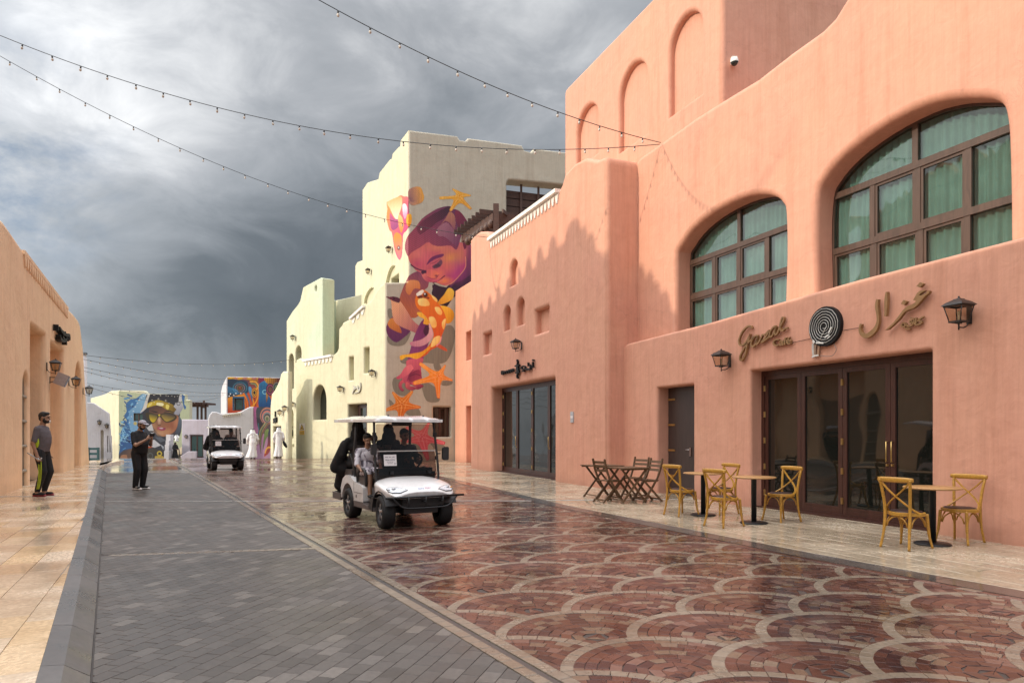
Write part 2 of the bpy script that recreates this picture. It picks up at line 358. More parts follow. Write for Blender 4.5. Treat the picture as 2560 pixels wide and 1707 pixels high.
# ---------------- planes seen in the street ----------------
class Plane:
    """vertical wall plane: point p, direction d to the right as one faces it; n points out of the wall"""
    def __init__(s, p, d):
        s.p = Vector((p[0], p[1], 0)); s.d = Vector((d[0], d[1], 0)).normalized(); s.n = s.d.cross(Vector((0, 0, 1)))
    def shift(s, off): return Plane((s.p+s.n*off)[:2], s.d[:2])
    def uv(s, px, py):
        a = (px-CX)/F; b = (HY-py)/F
        u = (a*s.p.y-s.p.x)/(s.d.x-a*s.d.y); Y = s.p.y+s.d.y*u
        return (u, HC+b*Y)
    def pt(s, u, v, off=0.0): return s.p+s.d*u+Vector((0, 0, v))+s.n*off
    def at(s, px, py, off=0.0): return s.shift(off).pt(*s.shift(off).uv(px, py))
    def u(s, px): return s.uv(px, HY)[0]
    def uvs(s, pts): return [s.uv(*p) for p in pts]
def ground(px, py, z=0.0):
    Y = (HC-z)*F/(py-HY); return Vector(((px-CX)/F*Y, Y, z))
def rounded(pts, r, n=4):
    out = []; k = len(pts)
    for i in range(k):
        p = Vector(pts[i]); a = Vector(pts[i-1])-p; b = Vector(pts[(i+1) % k])-p
        rr = r[i] if isinstance(r, (list, tuple)) else r
        t = min(rr, a.length*.45, b.length*.45)
        if t < 1e-3 or a.length < 1e-6 or b.length < 1e-6: out.append(tuple(p)); continue
        q0 = p+a.normalized()*t; q1 = p+b.normalized()*t
        for j in range(n+1):
            x = j/n; out.append(tuple(q0*(1-x)**2+p*2*x*(1-x)+q1*x*x))
    return out
def crom(pts, n=6, closed=False):
    P = [Vector(p) for p in pts]; k = len(P); out = []
    rng = range(k if closed else k-1)
    for i in rng:
        p0 = P[i-1] if (closed or i > 0) else P[0]; p1 = P[i]; p2 = P[(i+1) % k]; p3 = P[(i+2) % k] if (closed or i+2 < k) else P[-1]
        for j in range(n):
            t = j/n; out.append(tuple(.5*((2*p1)+(p2-p0)*t+(2*p0-5*p1+4*p2-p3)*t*t+(3*p1-p0-3*p2+p3)*t**3)))
    if not closed: out.append(tuple(P[-1]))
    return out
def rect(u0, u1, v0, v1, r=.05): return rounded([(u0, v0), (u1, v0), (u1, v1), (u0, v1)], r, 3)
def arch(u0, u1, v0, v1, rise=None, n=12):
    rise = rise if rise is not None else (u1-u0)/2
    c = (u0+u1)/2; h = (u1-u0)/2; s = v1-rise
    return [(u0, v0), (u1, v0)]+[(c+h*math.cos(PI*i/n), s+rise*math.sin(PI*i/n)) for i in range(n+1)]
def slab(name, P, outline, holes, t, mat, parent, bev=.08, res=5):
    cu = bpy.data.curves.new('c', 'CURVE'); cu.dimensions = '2D'; cu.fill_mode = 'BOTH'
    cu.extrude = t/2-bev; cu.bevel_depth = bev; cu.bevel_resolution = res; cu.offset = -bev
    for pts in [outline]+list(holes):
        sp = cu.splines.new('POLY'); sp.points.add(len(pts)-1); sp.use_cyclic_u = True
        for q, p in zip(sp.points, pts): q.co = (p[0], p[1], 0, 1)
    ob = bpy.data.objects.new('c', cu); COL.objects.link(ob)
    bpy.context.view_layer.update()
    me = bpy.data.meshes.new_from_object(ob.evaluated_get(bpy.context.evaluated_depsgraph_get()))
    bpy.data.objects.remove(ob); bpy.data.curves.remove(cu)
    me.name = name
    bm = bmesh.new(); bm.from_mesh(me); bmesh.ops.remove_doubles(bm, verts=bm.verts, dist=1e-4)
    bmesh.ops.recalc_face_normals(bm, faces=bm.faces)
    flat = {}
    for f in bm.faces:
        f.normal_update(); flat[f] = abs(f.normal.z) > .999 or abs(f.normal.z) < .02; f.smooth = True; f.material_index = 0
    for e in bm.edges:
        fl = [flat[f] for f in e.link_faces]
        if len(fl) == 2 and e.link_faces[0].normal.angle(e.link_faces[1].normal, 0) > .6: e.smooth = False
        if len(fl) == 2 and fl[0] != fl[1]: e.smooth = False
    O = P.p-P.n*(t/2); Lc = parent.location if parent else Vector((0, 0, 0))
    M = Matrix(((P.d.x, 0, P.n.x, O.x-Lc.x), (P.d.y, 0, P.n.y, O.y-Lc.y), (0, 1, 0, -Lc.z), (0, 0, 0, 1)))
    bm.transform(M); bm.to_mesh(me); bm.free()
    me.materials.clear(); me.materials.append(mat)
    return link(name, me, parent)
def plate(name, P, pts, off, mat, parent, thick=.02):
    mb = MB(); mb.prism(pts, lambda u, v: P.pt(u, v, off), lambda u, v: P.pt(u, v, off-thick)); return mb.build(name, mat, parent, world=True)
def grow(r, g): return (r[0]-g, r[1]+g, r[2]-g, r[3]+g)
def niche(P, u0, u1, v0, v1, depth, mat, parent, g=.12):       # the closed back of a blind recess
    return plate('niche_back', P, [(u0-g, v0-g), (u1+g, v0-g), (u1+g, v1+g), (u0-g, v1+g)], -depth, mat, parent, .03)
def roots(name, label, cat, P, px, group=None):
    q = P.pt(P.u(px), 0); return thing(name, label, cat, (q.x, q.y, 0), 0, group)
def ffr(mb, P, u0, u1, v0, v1, w, off, t, m=0):                   # a rectangular frame of four bars standing on plane P
    for a, b, c, d in ((u0, u0+w, v0, v1), (u1-w, u1, v0, v1), (u0+w, u1-w, v1-w, v1), (u0+w, u1-w, v0, v0+w)):
        mb.prism([(a, c), (b, c), (b, d), (a, d)], lambda u, v: P.pt(u, v, off), lambda u, v: P.pt(u, v, off-t), m)
def doors(P, u0, u1, v0, v1, n, parent, mat=DWOOD, glass=DGLASS, hinges=True, handle=(), fw=.09, sw=.085):
    mb = MB(); ffr(mb, P, u0, u1, v0-.05, v1, fw, .03, .12); mb.build('door_frame', mat, parent, world=True)
    a0, a1, b0, b1 = u0+fw, u1-fw, v0+.02, v1-fw
    w = (a1-a0)/n
    for i in range(n):
        x0, x1 = a0+i*w+.004, a0+(i+1)*w-.004
        mb = MB(); ffr(mb, P, x0, x1, b0, b1, sw, .01, .06)
        mb.prism([(x0+sw, b0+sw), (x1-sw, b0+sw), (x1-sw, b0+sw+.06), (x0+sw, b0+sw+.06)], lambda u, v: P.pt(u, v, .005), lambda u, v: P.pt(u, v, -.04))
        lf = mb.build('door', mat, parent, world=True)
        q = MB(); q.prism([(x0+sw, b0+sw+.06), (x1-sw, b0+sw+.06), (x1-sw, b1-sw), (x0+sw, b1-sw)], lambda u, v: P.pt(u, v, -.02), lambda u, v: P.pt(u, v, -.03))
        q.v = [(a-parent.location.x, b-parent.location.y, c) for a, b, c in q.v]; q.build('pane', glass, lf)
        if hinges and i in (0, n//2):
            for k in range(5):
                z = b0+.25+k*(b1-b0-.5)/4; q = MB(); q.box(P.pt(x0-.002, z, .022), (.03, .03, .11))
                q.v = [(a-parent.location.x, b-parent.location.y, c) for a, b, c in q.v]; q.build('hinge', BRASS, lf)
        if i in handle:
            s = x0+sw*.5 if handle.index(i) % 2 else x1-sw*.5
            q = MB(); q.tube([P.pt(s, 1.0, .012), P.pt(s, 1.0, .05), P.pt(s, 1.32, .05), P.pt(s, 1.32, .012)], .010, 6)
            q.box(P.pt(s, .95, .02), (.035, .03, .035))
            q.v = [(a-parent.location.x, b-parent.location.y, c) for a, b, c in q.v]; q.build('handle', BRASS, lf)
def offset_in(pts, d):
    n = len(pts); out = []
    A = sum(pts[i][0]*pts[(i+1) % n][1]-pts[(i+1) % n][0]*pts[i][1] for i in range(n)); sg = 1 if A > 0 else -1
    for i in range(n):
        p = Vector(pts[i]); a = (p-Vector(pts[i-1])); b = (Vector(pts[(i+1) % n])-p)
        na = Vector((-a.y, a.x)).normalized() if a.length > 1e-7 else Vector((0, 0)); nb = Vector((-b.y, b.x)).normalized() if b.length > 1e-7 else na
        m = (na+nb); m = m.normalized() if m.length > 1e-6 else na
        k = 1/max(.5, m.dot(na) if na.length else 1)
        out.append(tuple(p+m*d*k*sg))
    return out
def ring(mb, P, outer, inner, off, t, m=0):
    n = len(outer)
    for o, sgn in ((off, 1), (off-t, -1)):
        vs = [P.pt(*p, o) for p in outer]+[P.pt(*p, o) for p in inner]
        mb.add(vs, [(i, (i+1) % n, n+(i+1) % n, n+i) for i in range(n)], m)
    for pts in (outer, inner):
        vs = [P.pt(*p, off) for p in pts]+[P.pt(*p, off-t) for p in pts]
        mb.add(vs, [(i, (i+1) % n, n+(i+1) % n, n+i) for i in range(n)], m)
def clip_poly(poly, box):
    def cl(pts, ax, val, keep):
        out = []
        for i in range(len(pts)):
            a, b = pts[i], pts[(i+1) % len(pts)]; ia = keep(a[ax], val); ib = keep(b[ax], val)
            if ia: out.append(a)
            if ia != ib:
                t = (val-a[ax])/(b[ax]-a[ax]); out.append((a[0]+(b[0]-a[0])*t, a[1]+(b[1]-a[1])*t))
        return out
    for ax, val, k in ((0, box[0], lambda x, v: x >= v), (0, box[1], lambda x, v: x <= v), (1, box[2], lambda x, v: x >= v), (1, box[3], lambda x, v: x <= v)):
        poly = cl(poly, ax, val, k)
        if len(poly) < 3: return []
    return poly
def big_window(P, outline, rows, parent, mat=WWOOD, glass=WGLASS, fw=.09, curtain=True):
    """rows: list of (v0, v1, [u splits]) from bottom to top; frame, mullions, one pane per light, a pleated curtain behind"""
    inner = offset_in(outline, fw); mb = MB(); ring(mb, P, outline, inner, 0, .1)
    us = [p[0] for p in inner]; vs = [p[1] for p in inner]; U0, U1, V0, V1 = min(us), max(us), min(vs), max(vs)
    cells = []
    for k, (v0, v1, sp) in enumerate(rows):
        if k: 
            for q in [clip_poly(inner, (U0, U1, v0-.055, v0+.055))]:
                if q: mb.prism(q, lambda u, v: P.pt(u, v, .012), lambda u, v: P.pt(u, v, -.09))
        ed = [U0]+list(sp)+[U1]
        for i, s in enumerate(sp):
            q = clip_poly(inner, (s-.05, s+.05, v0+.056, v1-.056))
            if q: mb.prism(q, lambda u, v: P.pt(u, v, .0), lambda u, v: P.pt(u, v, -.085))
        for i in range(len(ed)-1):
            c = clip_poly(inner, (ed[i]+(.05 if i else 0), ed[i+1]-(.05 if i < len(ed)-2 else 0), v0+(.055 if k else 0), v1-(.055 if k < len(rows)-1 else 0)))
            if len(c) > 2: cells.append((c, k))
    w = mb.build('window', mat, parent, world=True)
    for c, k in cells:
        L = parent.location
        if k < len(rows)-1 and len(c) == 4:
            q = MB(); ring(q, P, c, offset_in(c, .045), -.012, .05); q.v = [(a-L.x, b-L.y, z) for a, b, z in q.v]; q.build('sash', mat, w); c = offset_in(c, .045)
        q = MB(); q.prism(c, lambda u, v: P.pt(u, v, -.035), lambda u, v: P.pt(u, v, -.041)); q.v = [(a-L.x, b-L.y, z) for a, b, z in q.v]; q.build('pane', glass, w)
    if curtain:
        L = parent.location; q = MB(); nu = int((U1-U0)/.016)
        rr = random.Random(3); ph = [rr.uniform(.7, 1.3) for _ in range(nu+1)]; acc = np.cumsum(ph)*.9
        def fn(a, b):
            i = int(round(a*nu)); u = U0-.35+(U1-U0+.45)*a; z = V0-.1+(V1-V0+.2)*b
            return P.pt(u, z, -.125+.026*math.sin(acc[i])+.008*math.sin(acc[i]*.37+b*2))-L
        q.grid(fn, nu, 6); q.build('curtain', CURT, w, fix=False)
    return w

# ---------------- buildings on the right: the pink cafe ----------------
DR = Vector((.3748, -.9271))                      # along the street, towards the camera (to the right on these walls)
PL = Plane((10.03, 0), DR)                        # ground floor front of the cafe
PU = PL.shift(-.42); PS = PL.shift(.5)
cafe = roots('cafe_building', 'large salmon pink cafe building with arched upper windows and wide glazed doors, at right', 'building', PL, 2000)
gb = -.3
LD = PL.shift(-.3)
d0, d1 = PL.u(1876), PL.u(2327); dt = .5*(PL.uv(1876, 934)[1]+PL.uv(2326, 865)[1])
s0, s1 = PL.u(1643), PL.u(1733); st_ = PL.uv(1690, 965)[1]
lo = [(PL.u(1556), gb), (PL.u(2900), gb)]+PL.uvs([(2900, 497), (2560, 591), (2142, 700), (1760, 810), (1556, 862)])
slab('ground_floor_wall', PL, rounded(lo, [.0, .0, .0, .0, .0, .0, .25]), [rounded([(d0, gb+.02), (d1, gb+.02), (d1, dt), (d0, dt)], .02, 2), rounded([(s0, gb+.02), (s1, gb+.02), (s1, st_), (s0, st_)], .02, 2)], 1.5, PINK, cafe, .06)
doors(LD, LD.u(1905), d1+.12, .03, dt+.0, 4, cafe, glass=CGLASS, handle=(2, 3))
plate('threshold', LD, [(d0-.1, -.3), (d1+.1, -.3), (d1+.1, .035), (d0-.1, .035)], .16, DWOOD, cafe, .3)
mb = MB(); q0, q1 = LD.u(1671), s1+.1
mb.prism([(q0, 0), (q1, 0), (q1, st_+.02), (q0, st_+.02)], lambda u, v: LD.pt(u, v, 0), lambda u, v: LD.pt(u, v, -.06))
sd = mb.build('door', DOORW, cafe, world=True)
for k in range(4):
    q = MB(); z = .42+k*.6; q.box(LD.pt(q0+.14, z, .012), (.02, .02, .02)); q.v = []; q.f = []; q.m = []; q.r = []; q.sm = []
    q.prism([(q0, z), (q0+.27, z), (q0+.27, z+.045), (q0, z+.045)], lambda u, v: LD.pt(u, v, .014), lambda u, v: LD.pt(u, v, -.005))
    q.v = [(a-cafe.location.x, b-cafe.location.y, c) for a, b, c in q.v]; q.build('strap_hinge', BRASS, sd)
q = MB(); hx = LD.u(1727)
q.box(LD.pt(hx, 1.02, .02), (.03, .03, .2)); q.tube([LD.pt(hx, 1.07, .02), LD.pt(hx, 1.07, .06), LD.pt(hx-.12, 1.07, .06)], .010, 6)
q.v = [(a-cafe.location.x, b-cafe.location.y, c) for a, b, c in q.v]; q.build('handle', STEEL, sd)
# upper wall, set back
up = [(PU.u(1592)-.9, 3.3), (PU.u(2900), 3.3)]+PU.uvs([(2900, -330), (2300, -200), (2190, -130), (2140, -60), (2112, 0), (2085, 44), (2056, 74), (1977, 131), (1893, 197), (1819, 242), (1740, 292), (1660, 350), (1600, 392)])+[(PU.u(1592)-.9, 8.2)]
hs_px = [(1688, 830), (1958, 753), (1962, 640), (1960, 533), (1952, 508), (1933, 491), (1893, 486), (1844, 498), (1785, 528), (1735, 567), (1701, 612), (1688, 655)]
hl_px = [(2040, 735), (2521, 608), (2519.5, 493), (2515.6, 345), (2510, 291), (2500, 261), (2475, 247), (2426, 244), (2362, 249), (2288, 271), (2189, 325), (2105, 390), (2056, 449), (2041, 490), (2036, 592)]
hs = PU.uvs(hs_px); hl = PU.uvs(hl_px)
hs[0] = (hs[0][0], hs[0][1]-.25); hs[1] = (hs[1][0], hs[1][1]-.25); hl[0] = (hl[0][0], hl[0][1]-.25); hl[1] = (hl[1][0], hl[1][1]-.25)
hs = hs[:2]+crom(hs[1:]+[hs[0]], 3)[3:-3]; hl = hl[:2]+crom(hl[1:]+[hl[0]], 3)[3:-3]
slab('upper_wall', PU, up, [hs, hl], 1.6, PINK, cafe, .12)
PW = PU.shift(-.42)
def win(h, rows_px, name):
    o = offset_in(h, -.06); ys = rows_px
    return o
ws = offset_in(hs, -.05); wl = offset_in(hl, -.05)
v = lambda px, py: PW.uv(px, py)[1]
u = lambda px: PW.u(px)
big_window(PW, ws, [(min(p[1] for p in ws), v(1760, 735), [u(1785), u(1847), u(1918)]), (v(1760, 735), v(1760, 645), [u(1785), u(1847), u(1918)]), (v(1760, 645), 99, [u(1847)])], cafe)
big_window(PW, wl, [(min(p[1] for p in wl), v(2200, 596), [u(2185), u(2300), u(2417)]), (v(2200, 596), v(2200, 448), [u(2180), u(2293), u(2420)]), (v(2200, 448), 99, [u(2287)])], cafe)
plate('room_back', PW, [(PW.u(1640), 3.2), (PW.u(2900), 3.2), (PW.u(2900), 8.5), (PW.u(1640), 8.5)], -.75, plain('room_shade', (.25, .25, .24), .9), cafe, .05)
# tall block with three blind arches and a bare side
PT = PU.shift(-.07)
ta = [(PT.u(1411), 4.0), (PT.u(1640), 4.0), (PT.u(1640), 7.0), (PT.u(1805), 7.0), (PT.u(1805), 12.45), (PT.u(1411), 12.45)]
ar = []
for x0, x1, yb, yt in ((1440, 1495, 422, 272), (1547, 1617, 382, 168), (1672, 1754, 292, 47)):
    ar.append(arch(PT.u(x0), PT.u(x1), PT.uv(x0, yb)[1], PT.uv(.5*(x0+x1), yt)[1]+.1))
slab('tower_wall', PT, rounded(ta, [0, 0, 0, 0, .12, .2]), ar, 6.0, PINK, cafe, .1)
for q in ar: niche(PT, min(p[0] for p in q), max(p[0] for p in q), min(p[1] for p in q), max(p[1] for p in q), .17, PINK, cafe, .1)

# ---------------- the pink shop next to it ----------------
shop = roots('shop_building', 'salmon pink shop building with white fretwork parapet, beside the cafe', 'building', PS, 1300)
top = PS.uvs([(1588, 392), (1496, 388), (1464, 394), (1437, 408), (1412, 435), (1404, 462), (1398.6, 473.5), (1226.6, 597.5), (1221, 586), (1213, 578), (1198, 579), (1186, 588), (1176, 600)])
uR = PS.u(1517); top = [(uR, 8.55), (uR-.5, 8.62)]+[p for p in top if p[0] < uR-.6]
so = [(PS.u(1176), gb), (uR, gb)]+top
h = []
sx0, sx1 = PS.u(1228), PS.u(1386); sz = .5*(PS.uv(1228, 975)[1]+PS.uv(1386, 938)[1])
h.append(rounded([(sx0, gb+.02), (sx1, gb+.02), (sx1, sz), (sx0, sz)], .02, 2))
nich = []
for x0, x1, y0, y1, arc in ((1208, 1228, 832, 884, 0), (1337, 1371, 771, 830, 0), (1259, 1275, 766, 824, 1), (1291, 1310, 746, 811, 1), (1274, 1293, 650, 711, 1)):
    a, b = PS.u(x0), PS.u(x1); c, d = PS.uv((x0+x1)/2, y1)[1], PS.uv((x0+x1)/2, y0)[1]
    h.append(arch(a, b, c, d) if arc else rect(a, b, c, d, .02)); nich.append((a, b, c, d))
slab('shop_wall', PS, rounded(so, [0, 0, .35]+[0]*(len(top)-1)), h, 3.0, PINK, shop, .11)
for a, b, c, d in nich: niche(PS, a, b, c, d, .22, PINK, shop, .1)
SD = PS.shift(-.42)
doors(SD, SD.u(1257), sx1+.14, .03, sz+.02, 4, shop, handle=(0, 3))
plate('threshold', SD, [(sx0-.1, -.3), (sx1+.1, -.3), (sx1+.1, .035), (sx0-.1, .035)], .2, DWOOD, shop, .4)
def fretwork(P, px0, py0, px1, py1, parent, h=.30, cap=.11, step=.26, mat=WTRIM, cw=.34):
    a = P.uv(px0, py0); b = P.uv(px1, py1); n = max(3, int(abs(b[0]-a[0])/step))
    mb = MB(); mb.bar(P.pt(*a, -.02), P.pt(*b, -.02), cw, cap); mb.build('parapet_cap', mat, parent, world=True)
    w = (b[0]-a[0])/n
    for i in range(n):
        u0 = a[0]+w*i; vv = a[1]+(b[1]-a[1])*(i+.5)/n-cap/2
        mb = MB(); mb.prism([(u0+w*.04, vv), (u0+w*.96, vv), (u0+w*.62, vv-h), (u0+w*.5, vv-h*.78), (u0+w*.38, vv-h)], lambda u, v: P.pt(u, v, .035), lambda u, v: P.pt(u, v, -.02))
        mb.build('fretwork', mat, parent, world=True)
fretwork(PS, 1226.6, 600, 1398.6, 477, shop)
# recessed pink strip between shop and mural tower
PR = PS.shift(-1.4)
rr_ = [(PR.u(1137), gb), (PR.u(1215), gb)]+PR.uvs([(1215, 680), (1176, 703), (1138, 727)])
hh = [rect(PR.u(1164), PR.u(1186), *[PR.uv(1170, y)[1] for y in (900, 829)], .02), rect(PR.u(1164), PR.u(1186), gb+.02, PR.uv(1170, 1015)[1], .02)]
slab('side_wall', PR, rr_, hh, 1.5, PINK, shop, .06)
niche(PR, PR.u(1164), PR.u(1186), .1, 6.5, .3, PINK, shop, .05)
# ---------------- the cream building with the big mural ----------------
PM = Plane((-2.88, 34.4), (.945, .328))                    # mural face
mural_b = roots('mural_building', 'tall pale cream tower building carrying the mural of a boy with fish and starfish', 'building', PM, 1021)
mo = PM.uvs([(1021, 706), (1021, 325), (1144, 340), (1150, 350), (1164, 352), (1170, 345), (1305, 363), (1312, 376), (1330, 381), (1335, 371), (1440, 384)])
mo = [(PM.u(963), gb), (PM.u(1440), gb)]+[(PM.u(1440), mo[-1][1])]+mo[::-1][1:]+[(PM.u(963), PM.uv(963, 706)[1])]
w0, w1, wv0, wv1 = PM.u(1083.5), PM.u(1127), PM.uv(1105, 1092)[1], PM.uv(1105, 1017)[1]
p0_, p1_ = PM.u(1267), PM.u(1436)
slab('mural_wall', PM, mo, [rect(w0, w1, wv0, wv1, .05), rounded([(p0_, 9.3), (p1_, 9.3), (p1_, PM.uv(1401, 460)[1]), (p0_, PM.uv(1268, 449)[1])], .25)], .9, GREYW, mural_b, .1)
PMw = PM.shift(-.35)
def small_window(P, u0, u1, v0, v1, parent, mat=DWOOD, glass=DGLASS, n=2, fw=.1):
    mb = MB(); ffr(mb, P, u0, u1, v0, v1, fw, 0, .08); w = (u1-u0)/n
    for i in range(1, n): mb.prism([(u0+w*i-.05, v0+fw), (u0+w*i+.05, v0+fw), (u0+w*i+.05, v1-fw), (u0+w*i-.05, v1-fw)], lambda a, b: P.pt(a, b, 0), lambda a, b: P.pt(a, b, -.08))
    wi = mb.build('window', mat, parent, world=True)
    for i in range(n):
        q = MB(); a, b = u0+w*i+(fw if i == 0 else .05), u0+w*(i+1)-(fw if i == n-1 else .05)
        q.prism([(a, v0+fw), (b, v0+fw), (b, v1-fw), (a, v1-fw)], lambda x, y: P.pt(x, y, -.03), lambda x, y: P.pt(x, y, -.04))
        q.v = [(x-parent.location.x, y-parent.location.y, z) for x, y, z in q.v]; q.build('pane', glass, wi)
    return wi
small_window(PMw, w0-.08, PMw.u(1121)+.02, wv0-.06, wv1+.06, mural_b)
# slatted screen in the roof opening
PMs = PM.shift(-.55); vb = PM.uv(1268, 449)[1]
for k in range(9):
    mb = MB(); z = vb-.55-k*.42; mb.prism([(p0_-.1, z-.18), (p1_+.1, z-.18), (p1_+.1, z+.2), (p0_-.1, z+.2)], lambda a, b: PMs.pt(a, b, 0), lambda a, b: PMs.pt(a, b, -.04)); mb.build('screen_board', PERG, mural_b, world=True)
for x in (1302, 1345, 1392):
    mb = MB(); mb.bar(PMs.pt(PMs.u(x), 9.3, .06), PMs.pt(PMs.u(x), vb, .06), .12, .12); mb.build('screen_post', PERG, mural_b, world=True)
plate('screen_back', PMs, [(p0_-.2, 9.1), (p1_+.2, 9.1), (p1_+.2, vb-.45), (p0_-.2, vb-.45)], -.2, DOORW, mural_b, .05)
# sunlit tower side
c0 = PM.pt(PM.u(1021), 0)
LTd = Vector((.451, -.8925)); PLT = Plane((c0.x, c0.y), LTd)
tl = PLT.uvs([(1001, 351), (1000, 365), (995, 368.5), (981, 384), (979, 396), (974, 399), (949, 431), (946, 447), (942, 449), (923, 455), (918, 457), (906, 475)])
lt = [(PLT.u(906), 3.0), (-.03, 3.0), (-.03, PLT.uv(1020, 326)[1])]+tl
slab('tower_side_wall', PLT, lt, [rect(PLT.u(977), PLT.u(997), PLT.uv(987, 716)[1], PLT.uv(987, 690)[1], .02)], 1.0, CREAM, mural_b, .06)
niche(PLT, PLT.u(977), PLT.u(997), PLT.uv(987, 716)[1], PLT.uv(987, 690)[1], .4, DOORW, mural_b, .1)
# lower sunlit wall, angled
cL = PM.pt(PM.u(963), 0); eL = ground(740, 1139)
PLL = Plane((cL.x, cL.y), (cL-eL)[:2])
ll = [(963, 707), (952, 712), (940, 728), (928, 750), (912.6, 763), (878.7, 795), (857, 806), (855, 812), (847, 821), (846, 869.6), (842, 879), (832.6, 887), (761, 900), (757, 897), (748, 895), (740, 900)]
lo2 = [(PLL.u(739), gb), (-.03, gb)]+PLL.uvs(ll); lo2[2] = (-.03, lo2[2][1])
hl2 = []; A = lambda x0, x1, y0, y1: (PLL.u(x0), PLL.u(x1), PLL.uv((x0+x1)/2, y1)[1], PLL.uv((x0+x1)/2, y0)[1])
k1 = A(871.6, 883, 892, 950); k2 = A(909, 922.5, 869, 932); k3 = A(781.5, 815, 962, 1049); k4 = (PLL.u(869), PLL.u(916), gb+.02, PLL.uv(892, 1010)[1])
hl2 = [rect(*k1, .03), rect(*k2, .03), arch(*k3), rect(*k4, .03)]
slab('sunlit_wall', PLL, lo2, hl2, 1.2, CREAM, mural_b, .1)
for k in (k1, k2): niche(PLL, *k, .3, CREAM, mural_b)
PLw = PLL.shift(-.45)
wa = arch(PLw.u(793), k3[1]+.15, k3[2]-.05, k3[3]+.05); big_window(PLw, wa, [(k3[2]-.05, 99, [])], mural_b, DWOOD, DGLASS, .1, False)
niche(PLL, *k4, .6, DOORW, mural_b, .1)
doors(PLw, PLw.u(898), k4[1]+.1, .02, k4[3], 2, mural_b, hinges=False)
fretwork(PLL, 832.6, 889, 761, 902, mural_b, .3, .12, .5)
fretwork(PLL, 912.6, 766, 878.7, 797, mural_b, .3, .12, .5)
# blind arch ribs on the tower side
for x0, x1, y0, y1 in ((965, 993, 757, 655), (915, 939, 755, 711)):
    mb = MB(); a, b, c, d = PLT.u(x0), PLT.u(x1)+1.0, PLT.uv(x0, y0)[1], PLT.uv(x1, y1)[1]
    o = [(a+(b-a)*(1-math.cos(t))/2*1.0, c+(d-c)*math.sin(t)) for t in [i*PI/2/10 for i in range(11)]]; i_ = [(x+.16, y-.12) for x, y in o]
    mb.prism(o+i_[::-1], lambda u, v: PLT.pt(u, v, .16), lambda u, v: PLT.pt(u, v, -.02)); mb.build('arch_rib', CREAM, mural_b, world=True)
# blocks behind: stepped tower shoulder, olive recess, mint wall
PB1 = PLT.shift(-2.2)
slab('shoulder_wall', PB1, [(PB1.u(887), 5.0), (PB1.u(915), 5.0)]+PB1.uvs([(915, 650), (902, 651.5), (893, 655), (888, 664)]), [], 2.0, CREAM, mural_b, .08)
PB2 = PLL.shift(-3.2)
slab('back_wall', PB2, [(PB2.u(838), 4.0), (PB2.u(925), 4.0)]+PB2.uvs([(925, 728), (887, 740), (856, 747), (838, 751)]), [], .5, CREAM, mural_b, .06)
qa = PB2.pt(PB2.u(840), 0); PB3 = Plane((qa.x, qa.y), (.945, .328))
slab('recess_wall', PB3, [(PB3.u(800), 4.0), (.05, 4.0), (.05, PB3.uv(840, 751)[1]), (PB3.u(800), PB3.uv(806, 745)[1])], [], .4, MINT, mural_b, .06)
PT2 = PLL.shift(-1.0)
t2 = [(716, 802), (731, 777.5), (745, 760.5), (750, 751), (757.5, 718), (763.6, 714.5), (801, 694), (806, 696)]
t2o = [(PT2.u(716), gb), (PT2.u(806), gb)]+PT2.uvs(t2[::-1])
m1 = (PT2.u(721), PT2.u(734), PT2.uv(728, 972)[1], PT2.uv(728, 884)[1]); m2 = (PT2.u(738), PT2.u(753), PT2.uv(745, 905)[1], PT2.uv(745, 864)[1]); m3 = (PT2.u(721), PT2.u(733), PT2.uv(727, 1095)[1], PT2.uv(727, 1022)[1])
m4 = (PT2.u(786.5), PT2.u(791.8), PT2.uv(789, 729)[1], PT2.uv(789, 713)[1])
cir = lambda m: [((m[0]+m[1])/2+(m[1]-m[0])/2*math.cos(2*PI*i/14), (m[2]+m[3])/2+(m[3]-m[2])/2*math.sin(2*PI*i/14)) for i in range(14)]
slab('mint_wall', PT2, t2o, [arch(*m1), arch(*m2), arch(*m3), cir(m4)], .8, MINT, mural_b, .08)
for m_ in (m1, m2): niche(PT2, *m_, .45, DOORW, mural_b, .1)
niche(PT2, *m3, .4, CREAM, mural_b, .1); niche(PT2, *m4, .2, GREYW, mural_b, .02)
plate('window_sill', PT2, [(m3[0]-.15, m3[2]-.5), (m3[1]+.15, m3[2]-.5), (m3[1]+.15, m3[2]-.38), (m3[0]-.15, m3[2]-.38)], .12, CREAM, mural_b, .3)

# small cream corner shop left of it
q1_ = ground(676, 1139); q2_ = Vector((ground(716, 1139).x, 41.2, 0))
PC = Plane((q1_.x, q1_.y), (q2_-q1_)[:2])
corner_b = roots('corner_shop', 'small bright cream corner shop with a rounded pillar and dark doorway', 'building', PC, 690)
co = [(675.5, 1017), (679, 984), (686, 975), (694, 960), (700, 944), (702, 934), (707, 928), (719, 928)]
cu_ = [(PC.u(675.5), gb), (PC.u(719), gb)]+PC.uvs(co[::-1])
kd = (PC.u(682), PC.u(702), gb+.02, PC.uv(692, 1066)[1])
slab('shop_front', PC, cu_, [rect(*kd, .02)], .3, IVORY, corner_b, .1)
niche(PC, *kd, .2, DOORW, corner_b, .1)

